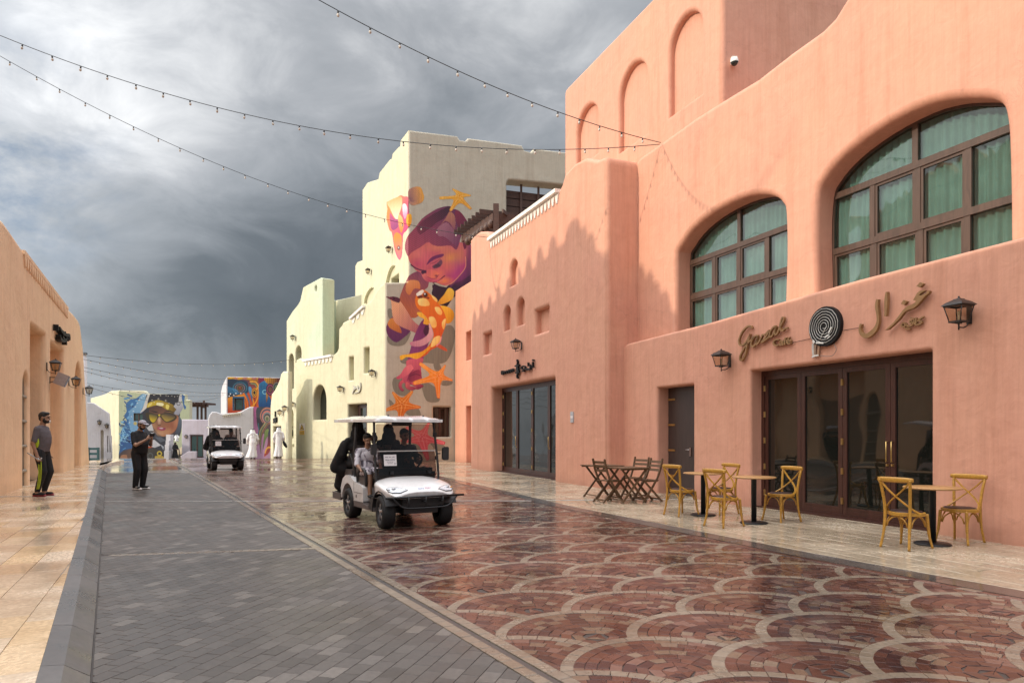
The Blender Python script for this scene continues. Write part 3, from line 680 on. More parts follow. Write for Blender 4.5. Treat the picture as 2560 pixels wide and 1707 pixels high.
# ---------------- far end of the street (the ground falls away beyond Y = 38) ----------------
def gz(Y): return 0.0 if Y < 38 else -.045*(Y-38)
def facing(Y, ang=0.0): return Plane((0, Y), (math.cos(ang), math.sin(ang)))
def far_wall(name, P, pts, holes, t, mat, parent, bev=.08):
    o = P.uvs(pts); return slab(name, P, o, holes, t, mat, parent, bev)
PG = facing(60, math.radians(6))
graf = roots('graffiti_building', 'white house whose front is covered by a colourful swirling bird mural, behind the far cart', 'building', PG, 600)
gl = (PG.u(584.5), PG.u(607.5), PG.uv(596, 1026)[1], PG.uv(596, 995)[1])
far_wall('front_wall', PG, [(566, 1170), (705, 1170), (705, 944), (566, 941)], [rect(*gl, .02)], .6, WHITE, graf)
small_window(PG.shift(-.15), gl[0]-.05, gl[1]+.05, gl[2]-.05, gl[3]+.05, graf, DOORW, DGLASS2, 1, .16)
qg = PG.pt(PG.u(566), 0); PG2 = Plane((qg.x-.02, qg.y), (.55, -.83))
far_wall('side_wall', PG2, [(551, 1170), (565.8, 1170), (565.8, 942), (556, 962), (552, 980)], [], .5, WHITE, graf)
PV = facing(55, math.radians(24))
curvy = roots('curvy_house', 'low pale lilac house with a swooping white parapet, behind the far cart', 'building', PV, 580)
far_wall('front_wall', PV, [(519, 1165), (634, 1165), (634, 1017), (624, 1017), (616, 1021), (603, 1028), (590, 1031), (554, 1034), (540, 1029), (530, 1029), (524, 1036), (520, 1048)], [], .5, WHITE, curvy)
fretwork(PV, 603, 1031, 556, 1037, curvy, .16, .08, .13)
pv = PV.pt(PV.u(634), 0); PV2 = Plane((pv.x, pv.y), (.985, -.17))
far_wall('mural_wall', PV2, [(634.2, 1160), (690, 1160), (690, 1017), (634.2, 1017)], [], .5, MAUVE, curvy)
PH = facing(64, math.radians(3))
mauve_b = roots('mauve_house', 'plain lilac flat roofed house with a large brown framed glass door, at the street end', 'building', PH, 485)
hw = (PH.u(475), PH.u(508), PH.uv(490, 1128)[1]-.6, PH.uv(490, 1087)[1])
far_wall('front_wall', PH, [(454, 1175), (520, 1175), (520, 1049), (454, 1048)], [rect(*hw, .02)], .5, MAUVE, mauve_b)
small_window(PH.shift(-.12), hw[0]-.03, hw[1]+.03, hw[2], hw[3]+.03, mauve_b, DWOOD, DGLASS2, 2, .13)
ph = PH.pt(PH.u(520), 0); PH2 = Plane((ph.x, ph.y), (.62, .78))
slab('side_wall', PH2, [(0, -2), (6, -2), (6, PH.uv(520, 1049)[1]), (0, PH.uv(520, 1049)[1])], [], .4, WHITE, mauve_b, .08)
PH3 = facing(61.5, math.radians(3))
ramp_w = roots('ramp_wall', 'low lilac ramp wall with a sloping top in front of the glass door', 'wall', PH3, 470)
far_wall('wall_body', PH3, [(452, 1165), (490, 1165), (490, 1128), (470, 1128), (452, 1140)], [], .3, MAUVE, ramp_w, .05)
# staircase beside the mauve house
PQ = facing(60)
stair = roots('staircase', 'beige outdoor staircase climbing between a white stepped pillar and the lilac house', 'staircase', PQ, 437)
a0, a1 = PQ.u(418), PQ.u(453); zb = gz(62); nst = 13; zt = HC+(HY-1104)/F*66.5
for i in range(nst):
    mb = MB(); z1 = zb+(zt-zb)*(i+1)/nst; y0 = 62+4.5*i/nst
    mb.box(((a0+a1)/2*1.04, y0+2.6-i*.17, (zb-1+z1)/2), (a1-a0, 5.2-i*.34, z1-zb+1)); mb.build('step', plain('beige_step', (.50, .42, .31), .8) if i == 0 else bpy.data.materials['beige_step'], stair, world=True)
for (x0, x1, yt, dy) in ((410, 422, 1127, 0), (412, 422, 1111, .6), (414, 422.5, 1101, 1.2), (415, 426, 1086, 1.8)):
    Pq = facing(60.5+dy); mb = MB(); q = [(Pq.u(x0), -3), (Pq.u(x1), -3), (Pq.u(x1), Pq.uv(x0, yt)[1]), (Pq.u(x0), Pq.uv(x0, yt)[1])]
    mb.prism(q, lambda u, v: Pq.pt(u, v, 0), lambda u, v: Pq.pt(u, v, -.58)); mb.build('stepped_pillar', WHITE, stair, world=True)
mb = MB(); mb.tube([facing(61).at(440, 1143), facing(62).at(452, 1137), facing(66).at(462, 1131)], .04, 6); mb.tube([facing(61).at(448, 1123), facing(61).at(448, 1146)], .04, 6); mb.build('handrail', BLACKM, stair, world=True)
# the house with the mural of a woman in a helmet
PY = facing(70)
lady = roots('helmet_mural_house', 'cream house end covered by a mural of a woman in helmet and yellow sunglasses', 'building', PY, 380)
lw = (PY.u(333.5), PY.u(357.5), PY.uv(345, 1053)[1], PY.uv(345, 1032)[1])
far_wall('mural_wall', PY, [(296, 1185), (474.5, 1185), (474.5, 1000), (464, 998), (463, 985.5), (368, 983.5), (360, 976), (296, 975.5)], [rect(*lw, .02)], .6, IVORY, lady)
small_window(PY.shift(-.12), *grow(lw, .03), lady, DWOOD, DGLASS2, 2, .12)
py = PY.pt(PY.u(297), 0); PY2 = Plane((py.x, py.y), (.80, -.60))
far_wall('sunlit_wall', PY2, [(226, 1175), (297, 1175), (297, 975.5), (277, 977), (264, 984), (250, 989), (226, 995)], [], .6, IVORY, lady)
# terrace pergola beside it
PPg = facing(72)
perg2 = roots('terrace_pergola', 'dark timber pergola on a terrace beside the helmet mural house', 'pergola', PPg, 495)
for x in (494, 504, 514):
    mb = MB(); z0 = PPg.uv(x, 1052)[1]-1.0; mb.bar(PPg.pt(PPg.u(x), z0), PPg.pt(PPg.u(x), PPg.uv(x, 1006)[1]), .17, .17); mb.build('post', PERG, perg2, world=True)
mb = MB(); mb.bar(PPg.at(470, 1013), PPg.at(520, 1013), .3, .35); mb.build('beam', PERG, perg2, world=True)
for k in range(9):
    x = 471+k*5.6; mb = MB(); p = PPg.at(x, 1008.5); mb.bar(p+Vector((0, -.9, 0)), p+Vector((0, 2.2, 0)), .1, .2); mb.build('rafter', PERG, perg2, world=True)
mb = MB(); mb.bar(PPg.at(513, 1001)+Vector((0, -.3, 0)), PPg.at(513, 1020)+Vector((0, -.3, 0)), .16, .16); mb.build('post', PERG, perg2, world=True)
# deck that carries the pergola
mb = MB(); mb.box(((PPg.u(470)+PPg.u(524))/2, 73.5, 0), (PPg.u(524)-PPg.u(470), 4, 2*(PPg.uv(500, 1052)[1]-.95))); dk = mb.build('terrace_block', MAUVE); tag(dk, 'plain lilac terrace block carrying the timber pergola', 'terrace')
# grey white shaded house on the left
PN = Plane(((282-CX)/F*50, 50), (.90, .43))
grey_b = roots('white_house', 'shaded greyish white house end with two lanterns and slot windows, at far left', 'building', PN, 250)
nz = lambda x0, x1, y0, y1: (PN.u(x0), PN.u(x1), PN.uv((x0+x1)/2, y1)[1], PN.uv((x0+x1)/2, y0)[1])
n1_, n2_, n3_ = nz(252, 259, 1075, 1158), nz(268.5, 271.5, 1090, 1130), nz(273, 276, 1091, 1130)
far_wall('gable_wall', PN, [(190, 1175), (281, 1175), (279, 1120), (272.5, 1033), (234, 1007), (219, 1005.5), (190, 1005.5)], [arch(*n1_), rect(*n2_, .01), rect(*n3_, .01)], .5, WHITE, grey_b, .06)
for k in (n1_, n2_, n3_): niche(PN, *k, .2, GREYW, grey_b, .05)

# ---------------- peach building on the left ----------------
l0, l1 = ground(3, 1238, .12), ground(225, 1157, .12)
PLB = Plane((l0.x, l0.y), (l1-l0)[:2])
peach = roots('peach_building', 'long peach building with tall recesses and dark lettering, along the left pavement', 'building', PLB, 120)
uN = PLB.u(2)-12.5
bo = PLB.uvs([(225, 1155), (214, 979), (208, 872), (200.5, 811), (196, 798.6), (184, 783), (168, 768), (58, 625.6), (55, 618), (23, 570.5), (9, 550.6), (1, 544)])
bo = [(uN, -.25), (bo[0][0], -.25)]+bo[1:]+[(PLB.u(2)-1.5, 6.05), (uN, 6.05)]
b0 = (PLB.u(58), PLB.u(72), -.2, PLB.uv(65, 935)[1]); b1 = (PLB.u(77), PLB.u(114), -.2, PLB.uv(94, 824)[1]); b2 = (PLB.u(127), PLB.u(160), -.2, PLB.uv(142, 866)[1]); b3 = (PLB.u(187), PLB.u(205), -.2, PLB.uv(196, 908)[1])
# openings beyond the left edge of the frame, as the street goes on
xb = PLB.u(2)
b4 = (xb-4.2, xb-1.6, -.2, 2.75); b5 = (xb-7.3, xb-6.2, -.2, 2.6)
slab('street_wall', PLB, bo, [arch(*b0), rect(*b1, .05), rect(*b2, .05), arch(*b3), rect(*b4, .05), arch(*b5)], 1.4, PEACH, peach, .13)
for k, dp in ((b1, .55), (b2, .55), (b3, .5), (b5, .4)): niche(PLB, *k, dp, PEACH, peach)
q = PLB.shift(-.5)
plate('garage_door', q, [(b1[0]-.05, .1), (b1[1]+.05, .1), (b1[1]+.05, PLB.uv(94, 940)[1]), (b1[0]-.05, PLB.uv(94, 940)[1])], 0, plain('taupe_door', (.30, .215, .16), .7), peach, .05)
plate('slit_door', q, [(b2[0]+.1, .1), (b2[0]+.55, .1), (b2[0]+.55, PLB.uv(132, 965)[1]), (b2[0]+.1, PLB.uv(132, 965)[1])], .0, bpy.data.materials['taupe_door'], peach, .04)
qd = PLB.shift(-.10); ad = offset_in(arch(*b0), -.05)
dl = MB(); dl.prism(ad, lambda u, v: qd.pt(u, v, 0), lambda u, v: qd.pt(u, v, -.05)); dd = dl.build('arched_door', plain('grey_door', (.14, .115, .09), .5), peach, world=True)
for k in range(5):
    q_ = MB(); z = .5+k*.62; q_.tube([qd.pt(b0[0], z, .03), qd.pt(b0[1], z, .03)], .04, 6); q_.v = [(a-peach.location.x, b-peach.location.y, c) for a, b, c in q_.v]; q_.build('rail', plain('pale_rail', (.3, .26, .21), .5) if k == 0 else bpy.data.materials['pale_rail'], dd)
doors(PLB.shift(-.4), b4[0]-.05, b4[1]+.05, .15, b4[3], 3, peach, hinges=False)
fretwork(PLB, 58, 630, 168, 772, peach, .30, .10, .3, PEACH, .12)
# taller crenellated house behind it (out of frame; throws the toothed shadow onto the pink walls)
PK = PLB.shift(-5.6)
cren = thing('crenellated_house', 'tall peach house with pointed merlons behind the peach building, beyond the left edge', 'building', (-13, 9, 0))
def ku(Y): return (Y-PK.p.y)/PK.d.y
KZ = [(21.6, 13.05), (19.3, 13.45), (17, 13.70), (14.4, 13.98), (13.9, 13.98), (12.9, 13.55), (12.13, 13.15), (11.0, 12.15), (10.4, 11.55), (9.6, 10.85), (-6, 10.85)]
kz = lambda Y: float(np.interp(-Y, [-q[0] for q in KZ], [q[1] for q in KZ]))
slab('street_wall', PK, [(ku(-6), 0), (ku(21.6), 0)]+[(ku(Y), z) for Y, z in KZ], [], 1.5, PEACH, cren, .1)
for Yk, zt, w in ((21.3, 13.56, .30), (20.56, 13.68, .30), (19.71, 13.77, .30), (18.87, 13.9, .30), (18.0, 14.0, .30), (17.16, 14.1, .30), (16.41, 14.23, .32), (15.61, 14.32, .32), (14.76, 14.40, .34), (13.55, 14.46, .62), (12.98, 14.1, .26), (12.6, 13.78, .26),
                  (11.79, 13.1, .24), (11.4, 12.85, .22), (11.12, 12.5, .2), (10.8, 12.2, .2), (8.9, 11.05, .3), (7.6, 11.1, .3), (6.2, 11.1, .3)):
    mb = MB(); uu = ku(Yk); z0 = kz(Yk)-.35; h_ = zt-z0
    mb.prism([(uu-w*1.25, z0), (uu+w*1.25, z0), (uu+w*.8, z0+h_*.55), (uu+w*.55, z0+h_*.9), (uu+w*.2, z0+h_), (uu-w*.2, z0+h_), (uu-w*.55, z0+h_*.9), (uu-w*.8, z0+h_*.55)], lambda u, v: PK.pt(u, v, -.05), lambda u, v: PK.pt(u, v, -.5)); mb.build('merlon', PEACH, cren, world=True)
# ---------------- painted murals: colour fields on a fine mesh a few mm proud of the wall ----------------
class Paint:
    def __init__(s, x0, y0, x1, y1, k, g=1.0):
        s.x0, s.y0, s.k, s.g = x0, y0, k, g
        s.W, s.H = int((x1-x0)*k), int((y1-y0)*k)
        s.X, s.Y = np.meshgrid(x0+(np.arange(s.W)+.5)/k, y0+(np.arange(s.H)+.5)/k)
        s.rgb = np.zeros((s.H, s.W, 3)); s.a = np.zeros((s.H, s.W), bool)
    def _c(s, c): return np.array(lin(c, s.g))
    def inside(s, pts):
        m = np.zeros(s.X.shape, bool); n = len(pts)
        xs = [p[0] for p in pts]; ys = [p[1] for p in pts]
        i0, i1 = max(0, int((min(xs)-s.x0)*s.k)-1), min(s.W, int((max(xs)-s.x0)*s.k)+2); j0, j1 = max(0, int((min(ys)-s.y0)*s.k)-1), min(s.H, int((max(ys)-s.y0)*s.k)+2)
        if i0 >= i1 or j0 >= j1: return m
        X, Y = s.X[j0:j1, i0:i1], s.Y[j0:j1, i0:i1]; r = np.zeros(X.shape, bool)
        for i in range(n):
            xa, ya = pts[i][:2]; xb, yb = pts[(i+1) % n][:2]
            if ya == yb: continue
            c = ((ya > Y) != (yb > Y)) & (X < (xb-xa)*(Y-ya)/(yb-ya)+xa); r ^= c
        m[j0:j1, i0:i1] = r; return m
    def put(s, m, c, op=1.0, add=True):
        if not add: m = m & s.a
        o = op if isinstance(op, np.ndarray) else np.full(m.shape, op)
        col = c if isinstance(c, np.ndarray) and c.ndim == 3 else np.broadcast_to(s._c(c), s.rgb.shape)
        new = m & ~s.a
        s.rgb[new] = col[new]
        w = (o*m)[..., None]; s.rgb = s.rgb*(1-w)+col*w
        s.a |= m if add else False
    def poly(s, pts, c, c2=None, p=None, q=None, op=1.0, smooth=True, add=True, streak=0, sdir=(1, 0), sc=.5):
        P = crom(pts, 6, True) if smooth else pts
        m = s.inside(P); col = c
        if c2 is not None:
            d = np.array(q, float)-np.array(p, float); t = np.clip(((s.X-p[0])*d[0]+(s.Y-p[1])*d[1])/(d@d), 0, 1)[..., None]
            col = s._c(c)*(1-t)+s._c(c2)*t
        else: col = np.broadcast_to(s._c(c), s.rgb.shape).copy()
        if streak:
            t = s.X*-sdir[1]+s.Y*sdir[0]; w = s.X*sdir[0]+s.Y*sdir[1]
            ph = np.sin(t*sc*2.1+np.sin(w*.07)*1.5)+np.sin(t*sc*5.3+w*.11)*.7
            col = col*(1+streak*ph[..., None])
        s.put(m, np.clip(col, 0.002, 1), op, add); return m
    def blob(s, x, y, rx, ry, c, op=.6, add=False, rot=0.0, hard=1.0):
        ca, sa = math.cos(rot), math.sin(rot); u = ((s.X-x)*ca+(s.Y-y)*sa)/rx; v = (-(s.X-x)*sa+(s.Y-y)*ca)/ry
        r = np.sqrt(u*u+v*v); f = np.clip(1-r, 0, 1)**hard
        s.put(r < 1, c, f*op if hard != 0 else op, add)
    def ring(s, x, y, rx, ry, w, c, a0=0, a1=360, op=1.0, add=True):
        u = (s.X-x)/rx; v = (s.Y-y)/ry; r = np.sqrt(u*u+v*v); an = np.degrees(np.arctan2(v, u)) % 360
        s.put((np.abs(r-1) < w/rx/2) & (an >= a0) & (an <= a1), c, op, add)
    def line(s, pts, w, c, op=1.0, add=True, smooth=True, w1=None):
        P = crom(pts, 6) if smooth and len(pts) > 2 else pts
        m = np.zeros(s.X.shape, bool); n = len(P)-1
        for i in range(n):
            (xa, ya), (xb, yb) = P[i][:2], P[i+1][:2]; d2 = (xb-xa)**2+(yb-ya)**2+1e-9
            t = np.clip(((s.X-xa)*(xb-xa)+(s.Y-ya)*(yb-ya))/d2, 0, 1); ww = w if w1 is None else w+(w1-w)*(i+t)/n
            m |= np.hypot(s.X-xa-t*(xb-xa), s.Y-ya-t*(yb-ya)) < ww/2
        s.put(m, c, op, add)
    def fan(s, cx, cy, a0, a1, r0, r1, n, c, op=.6, w=.8, add=False):
        for i in range(n):
            a = math.radians(a0+(a1-a0)*i/(n-1)); s.line([(cx+r0*math.cos(a), cy+r0*math.sin(a)), (cx+r1*math.cos(a), cy+r1*math.sin(a))], w, c, op, add)
    def build(s, name, fn, parent, mat, keep=None, gain=1.0):
        m = s.a.copy()
        if keep is not None: m &= keep(s.X, s.Y)
        idx = -np.ones((s.H+1, s.W+1), int); jj, ii = np.nonzero(m)
        need = np.zeros((s.H+1, s.W+1), bool)
        for a, b in ((0, 0), (0, 1), (1, 0), (1, 1)): need[jj+a, ii+b] = True
        vj, vi = np.nonzero(need); idx[vj, vi] = np.arange(len(vj))
        vs = [fn(s.x0+i/s.k, s.y0+j/s.k)-parent.location for j, i in zip(vj.tolist(), vi.tolist())]
        fs = np.stack([idx[jj, ii], idx[jj+1, ii], idx[jj+1, ii+1], idx[jj, ii+1]], 1)
        me = bpy.data.meshes.new(name); me.from_pydata([tuple(v) for v in vs], [], fs.tolist()); me.materials.append(mat)
        acc = np.zeros((s.H+1, s.W+1, 3)); cnt = np.zeros((s.H+1, s.W+1, 1)); w = s.a[..., None].astype(float)
        for da in (0, 1):
            for db in (0, 1): acc[da:s.H+da, db:s.W+db] += s.rgb*w; cnt[da:s.H+da, db:s.W+db] += w
        pc = (acc/np.maximum(cnt, 1))[vj, vi]*gain
        at = me.color_attributes.new('col', 'FLOAT_COLOR', 'POINT'); at.data.foreach_set('color', np.concatenate([pc, np.ones((len(pc), 1))], 1).ravel().astype(np.float32))
        me.update(); return link(name, me, parent)
VC = vcol('mural_paint', .75)

def starfish(M, c, tips, col, col2, hi, rin=.36):
    """five tapering arms with rows of pale bumps"""
    n = len(tips); pts = []
    tips = sorted(tips, key=lambda t: math.atan2(t[1]-c[1], t[0]-c[0]))
    for i in range(n):
        a = tips[i]; b = tips[(i+1) % n]
        da = (a[0]-c[0], a[1]-c[1]); L = math.hypot(*da); nx, ny = -da[1]/L, da[0]/L
        w = L*.07
        pts += [(a[0]-nx*w-da[0]*.05, a[1]-ny*w-da[1]*.05), a, (a[0]+nx*w-da[0]*.05, a[1]+ny*w-da[1]*.05)]
        mx, my = (a[0]+b[0])/2-c[0], (a[1]+b[1])/2-c[1]; l = math.hypot(mx, my)+1e-6; rr = min(math.hypot(*da), math.hypot(b[0]-c[0], b[1]-c[1]))*rin
        pts.append((c[0]+mx/l*rr, c[1]+my/l*rr))
    M.poly(pts, col, col2, (c[0]-20, c[1]-30), (c[0]+20, c[1]+40))
    for t in tips:
        M.line([c, ((c[0]+t[0])/2+1, (c[1]+t[1])/2), t], 3.4, col2, .5, False, w1=1)
        L = math.hypot(t[0]-c[0], t[1]-c[1]); k = int(L/3.4)
        for j in range(1, k):
            f = j/k; x, y = c[0]+(t[0]-c[0])*f, c[1]+(t[1]-c[1])*f; M.blob(x, y, 1.5, 1.5, hi, .85, False, 0, .5)
            nx, ny = -(t[1]-c[1])/L, (t[0]-c[0])/L; wd = (1-f)*L*.16+1.5
            for sg in (-1, 1): M.blob(x+nx*wd*sg, y+ny*wd*sg, 1.2, 1.2, hi, .6, False, 0, .5)
def shade(M, pts, dx, dy, c=(128, 122, 108), op=1.0): M.poly([(x+dx, y+dy) for x, y in pts], c, op=op)

def boy_mural():
    M = Paint(940, 464, 1182, 1176, 1.3, 1.15)
    Z = lambda x, y: (950+x/6.032, 460+y/6.032)
    Zs = lambda l: [Z(*p) for p in l]
    Q = lambda x, y: (950+x/3.138, 680+y/3.136)
    Qs = lambda l: [Q(*p) for p in l]
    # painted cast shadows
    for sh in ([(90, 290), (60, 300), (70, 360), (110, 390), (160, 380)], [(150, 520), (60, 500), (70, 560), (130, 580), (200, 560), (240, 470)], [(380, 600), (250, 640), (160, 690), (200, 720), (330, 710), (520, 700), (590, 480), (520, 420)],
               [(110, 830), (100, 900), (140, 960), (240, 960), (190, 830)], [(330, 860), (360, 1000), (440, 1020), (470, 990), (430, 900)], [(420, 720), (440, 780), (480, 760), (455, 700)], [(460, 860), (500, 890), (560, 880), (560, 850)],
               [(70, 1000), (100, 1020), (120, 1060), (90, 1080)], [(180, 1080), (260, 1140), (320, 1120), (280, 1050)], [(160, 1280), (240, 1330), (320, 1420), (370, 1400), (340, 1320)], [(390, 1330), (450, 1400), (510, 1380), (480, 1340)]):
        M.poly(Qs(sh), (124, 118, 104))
    # upside down goldfish over the tower corner
    M.poly(Zs([(425, 110), (480, 60), (560, 40), (620, 60), (650, 140), (665, 200), (640, 270), (560, 310), (470, 318), (430, 250)]), (170, 120, 110), (214, 150, 60), Z(440, 200), Z(650, 180), streak=.16, sdir=(.9, .2), sc=1.4)
    M.fan(*Z(425, 250), -75, 20, 5, 36, 16, (120, 80, 90), .6, 1.0)
    M.poly(Zs([(105, 275), (200, 250), (300, 175), (360, 190), (425, 210), (428, 420), (470, 480), (475, 560), (440, 620), (400, 700), (350, 760), (340, 900), (330, 1060), (300, 1140), (260, 1100), (215, 960), (180, 740), (140, 690), (100, 520), (110, 380)]), (250, 140, 70), (214, 70, 120), Z(120, 420), Z(380, 520))
    M.poly(Zs([(115, 275), (300, 190), (335, 260), (320, 360), (280, 470), (262, 540), (215, 500), (150, 370)]), (255, 170, 110), (255, 240, 200), Z(200, 220), Z(262, 520), streak=.08, sdir=(.3, 1), sc=.8)
    M.poly(Zs([(340, 320), (380, 300), (410, 360), (410, 440), (375, 530), (345, 450)]), (250, 235, 240), (210, 150, 190), Z(345, 330), Z(400, 470))
    M.poly(Zs([(150, 440), (215, 520), (275, 540), (280, 640), (200, 700), (160, 640)]), (190, 80, 130), (150, 60, 120), Z(160, 450), Z(260, 660))
    M.poly(Zs([(290, 460), (340, 520), (355, 640), (320, 740), (285, 640), (275, 540)]), (255, 190, 120), (240, 130, 40), Z(300, 480), Z(320, 720))
    M.poly(Zs([(405, 470), (470, 460), (478, 560), (445, 640), (400, 600)]), (248, 170, 40), (230, 140, 20), Z(410, 480), Z(460, 640), streak=.12, sc=1.5)
    M.poly(Zs([(205, 800), (250, 730), (320, 780), (335, 900), (320, 1060), (300, 1130), (262, 1080), (220, 940)]), (250, 140, 50), (226, 110, 130), Z(260, 800), Z(300, 1120), streak=.08, sdir=(.2, 1), sc=1.1)
    M.blob(*Z(282, 965), 5, 7, (70, 60, 60), 1, False, 0, .3); M.blob(*Z(280, 960), 1.6, 2, (240, 240, 240), 1, False, 0, .4)
    # the bird's raised wing
    M.poly(Qs([(150, 230), (200, 80), (240, 20), (320, -10), (380, 20), (378, 110), (340, 160), (330, 300), (270, 360), (190, 330)]), (120, 60, 90), (170, 90, 60), Q(350, 0), Q(200, 280), streak=.20, sdir=(.3, -1), sc=.8)
    M.poly(Qs([(220, 70), (300, 70), (315, 130), (270, 130), (230, 180), (200, 140)]), (214, 140, 90), (196, 110, 60), Q(220, 70), Q(280, 160), streak=.15, sdir=(.4, -1), sc=1.1)
    # boy: neck / collar, head, hair
    M.poly(Zs([(810, 1500), (900, 1540), (1000, 1560), (1080, 1480), (1200, 1380), (1290, 1290), (1400, 1300), (1400, 1620), (800, 1800), (780, 1640)]), (40, 22, 40), (66, 30, 60), Z(900, 1500), Z(1300, 1600), smooth=False)
    M.poly(Zs([(1170, 940), (1290, 900), (1400, 960), (1400, 1300), (1260, 1440), (1150, 1480), (1050, 1530)]), (140, 60, 90), (90, 40, 80), Z(1200, 1000), Z(1350, 1400))
    face = [(418, 1060), (440, 980), (560, 940), (720, 880), (900, 900), (1060, 930), (1180, 870), (1290, 950), (1300, 1120), (1290, 1250), (1200, 1380), (1090, 1490), (990, 1530), (880, 1500), (820, 1480), (760, 1480), (690, 1460), (640, 1400), (610, 1335), (540, 1300), (450, 1180)]
    M.poly(Zs(face), (196, 98, 92), (176, 66, 104), Z(500, 1000), Z(1150, 1400))
    for x, y, rx, ry, c, o in ((1080, 1120, 38, 30, (214, 140, 66), .85), (900, 960, 50, 14, (206, 120, 90), .8), (600, 1060, 30, 22, (214, 116, 110), .7), (560, 1200, 24, 18, (186, 66, 104), .7), (1160, 1300, 30, 40, (160, 56, 120), .7),
                               (1010, 1260, 32, 22, (206, 100, 90), .8), (960, 1460, 30, 14, (226, 128, 66), .9), (870, 1360, 24, 18, (226, 120, 84), .8), (780, 1340, 24, 30, (196, 80, 96), .6), (1230, 1000, 20, 40, (200, 120, 80), .6), (700, 1120, 24, 30, (206, 90, 110), .5)):
        M.blob(*Z(x, y), rx, ry, c, o)
    M.poly(Zs([(700, 1220), (760, 1120), (860, 1070), (960, 1055), (940, 1100), (840, 1130), (760, 1180)]), (110, 40, 84))            # brow
    M.poly(Zs([(790, 1240), (850, 1200), (920, 1140), (940, 1190), (900, 1250), (820, 1275)]), (104, 60, 80)); M.line(Zs([(760, 1200), (830, 1180), (910, 1130)]), 2.2, (150, 60, 80)); M.fan(*Z(850, 1190), 30, 120, 5, 13, 10, (50, 26, 40), .9, .9)
    M.line(Zs([(470, 1220), (540, 1270), (620, 1300), (690, 1310)]), 3.2, (84, 34, 64)); M.poly(Zs([(620, 1320), (680, 1300), (700, 1340), (640, 1360)]), (70, 30, 56))
    M.poly(Zs([(640, 1370), (690, 1350), (720, 1420), (780, 1470), (700, 1460), (650, 1420)]), (206, 110, 104), (176, 60, 90), Z(640, 1380), Z(760, 1470))
    M.poly(Zs([(720, 1290), (780, 1290), (840, 1310), (880, 1350), (870, 1390), (820, 1420), (750, 1420), (700, 1380)]), (206, 96, 100), (220, 116, 84), Z(720, 1300), Z(860, 1400)); M.blob(*Z(850, 1385), 5, 3.5, (110, 36, 66), .95, False, 0, .5); M.line(Zs([(720, 1400), (780, 1425), (850, 1415), (885, 1370)]), 1.6, (150, 50, 80))
    M.line(Zs([(800, 1490), (870, 1460), (930, 1420), (975, 1385)]), 2.6, (96, 30, 60)); M.poly(Zs([(780, 1440), (830, 1450), (860, 1440), (930, 1410), (870, 1465), (820, 1475)]), (196, 84, 104)); M.line(Zs([(870, 1480), (930, 1460), (960, 1430)]), 2.0, (214, 110, 100))
    M.line(Zs([(1290, 1100), (1290, 1250), (1200, 1380), (1090, 1490), (990, 1530)]), 1.6, (226, 150, 110), .8)
    hair = [(375, 960), (410, 800), (530, 660), (640, 520), (780, 420), (900, 360), (1055, 335), (1060, 400), (1110, 380), (1180, 400), (1260, 480), (1340, 610), (1350, 690), (1290, 690), (1230, 770), (1180, 940), (1140, 990), (1060, 930), (900, 940), (800, 920), (720, 880), (600, 960), (470, 1040), (420, 1090)]
    M.poly(Zs(hair), (150, 66, 84), (96, 44, 76), Z(500, 900), Z(1100, 450), streak=.30, sdir=(.86, -.5), sc=.7)
    M.poly(Zs([(560, 650), (700, 520), (860, 420), (1055, 338), (1040, 420), (960, 520), (840, 600), (700, 700), (600, 760)]), (60, 30, 48), (110, 46, 66), Z(1000, 380), Z(600, 720), streak=.35, sdir=(.8, -.6), sc=.8)
    M.poly(Zs([(1050, 420), (1120, 470), (1140, 600), (1120, 690), (1060, 600), (980, 560), (900, 640), (1000, 500)]), (170, 110, 84), (140, 80, 90), Z(1050, 430), Z(1080, 680), streak=.30, sdir=(-.2, 1), sc=1.0)
    M.poly(Zs([(860, 680), (1000, 580), (1120, 700), (1200, 760), (1180, 930), (1100, 900), (980, 800), (880, 780)]), (150, 96, 110), (110, 52, 84), Z(880, 700), Z(1180, 920), streak=.30, sdir=(.5, .86), sc=1.0)
    M.poly(Zs([(1130, 420), (1200, 410), (1300, 540), (1340, 670), (1240, 720), (1160, 600)]), (120, 40, 64), (90, 34, 60), Z(1140, 430), Z(1320, 700), streak=.2, sdir=(.4, .9), sc=1.0)
    M.poly(Zs([(1235, 780), (1270, 700), (1330, 680), (1400, 730), (1412, 800), (1380, 860), (1320, 890), (1270, 880)]), (150, 60, 84), (110, 30, 60), Z(1250, 700), Z(1390, 860)); M.poly(Zs([(1280, 770), (1330, 715), (1385, 760), (1360, 840), (1300, 850)]), (90, 24, 50)); M.line(Zs([(1275, 840), (1330, 800), (1380, 790)]), 2, (200, 100, 100)); M.poly(Zs([(1250, 890), (1300, 890), (1300, 960), (1270, 980)]), (100, 30, 56))
    starfish(M, Z(1200, 180), Zs([(900, 215), (1095, 75), (1368, 175), (1372, 380), (1060, 405)]), (222, 160, 40), (206, 130, 24), (240, 200, 120), .42)
    # bird
    M.poly(Qs([(100, 350), (60, 400), (48, 450), (70, 510), (125, 550), (180, 520), (240, 460), (200, 420), (130, 380)]), (110, 50, 90), (90, 40, 84), Q(100, 360), Q(150, 540), streak=.22, sdir=(-.3, 1), sc=.9)
    M.poly(Qs([(95, 360), (60, 400), (80, 440), (150, 475), (170, 470), (140, 400)]), (206, 130, 60), (180, 96, 50), Q(90, 370), Q(150, 470), streak=.2, sdir=(.5, .9), sc=1.0)
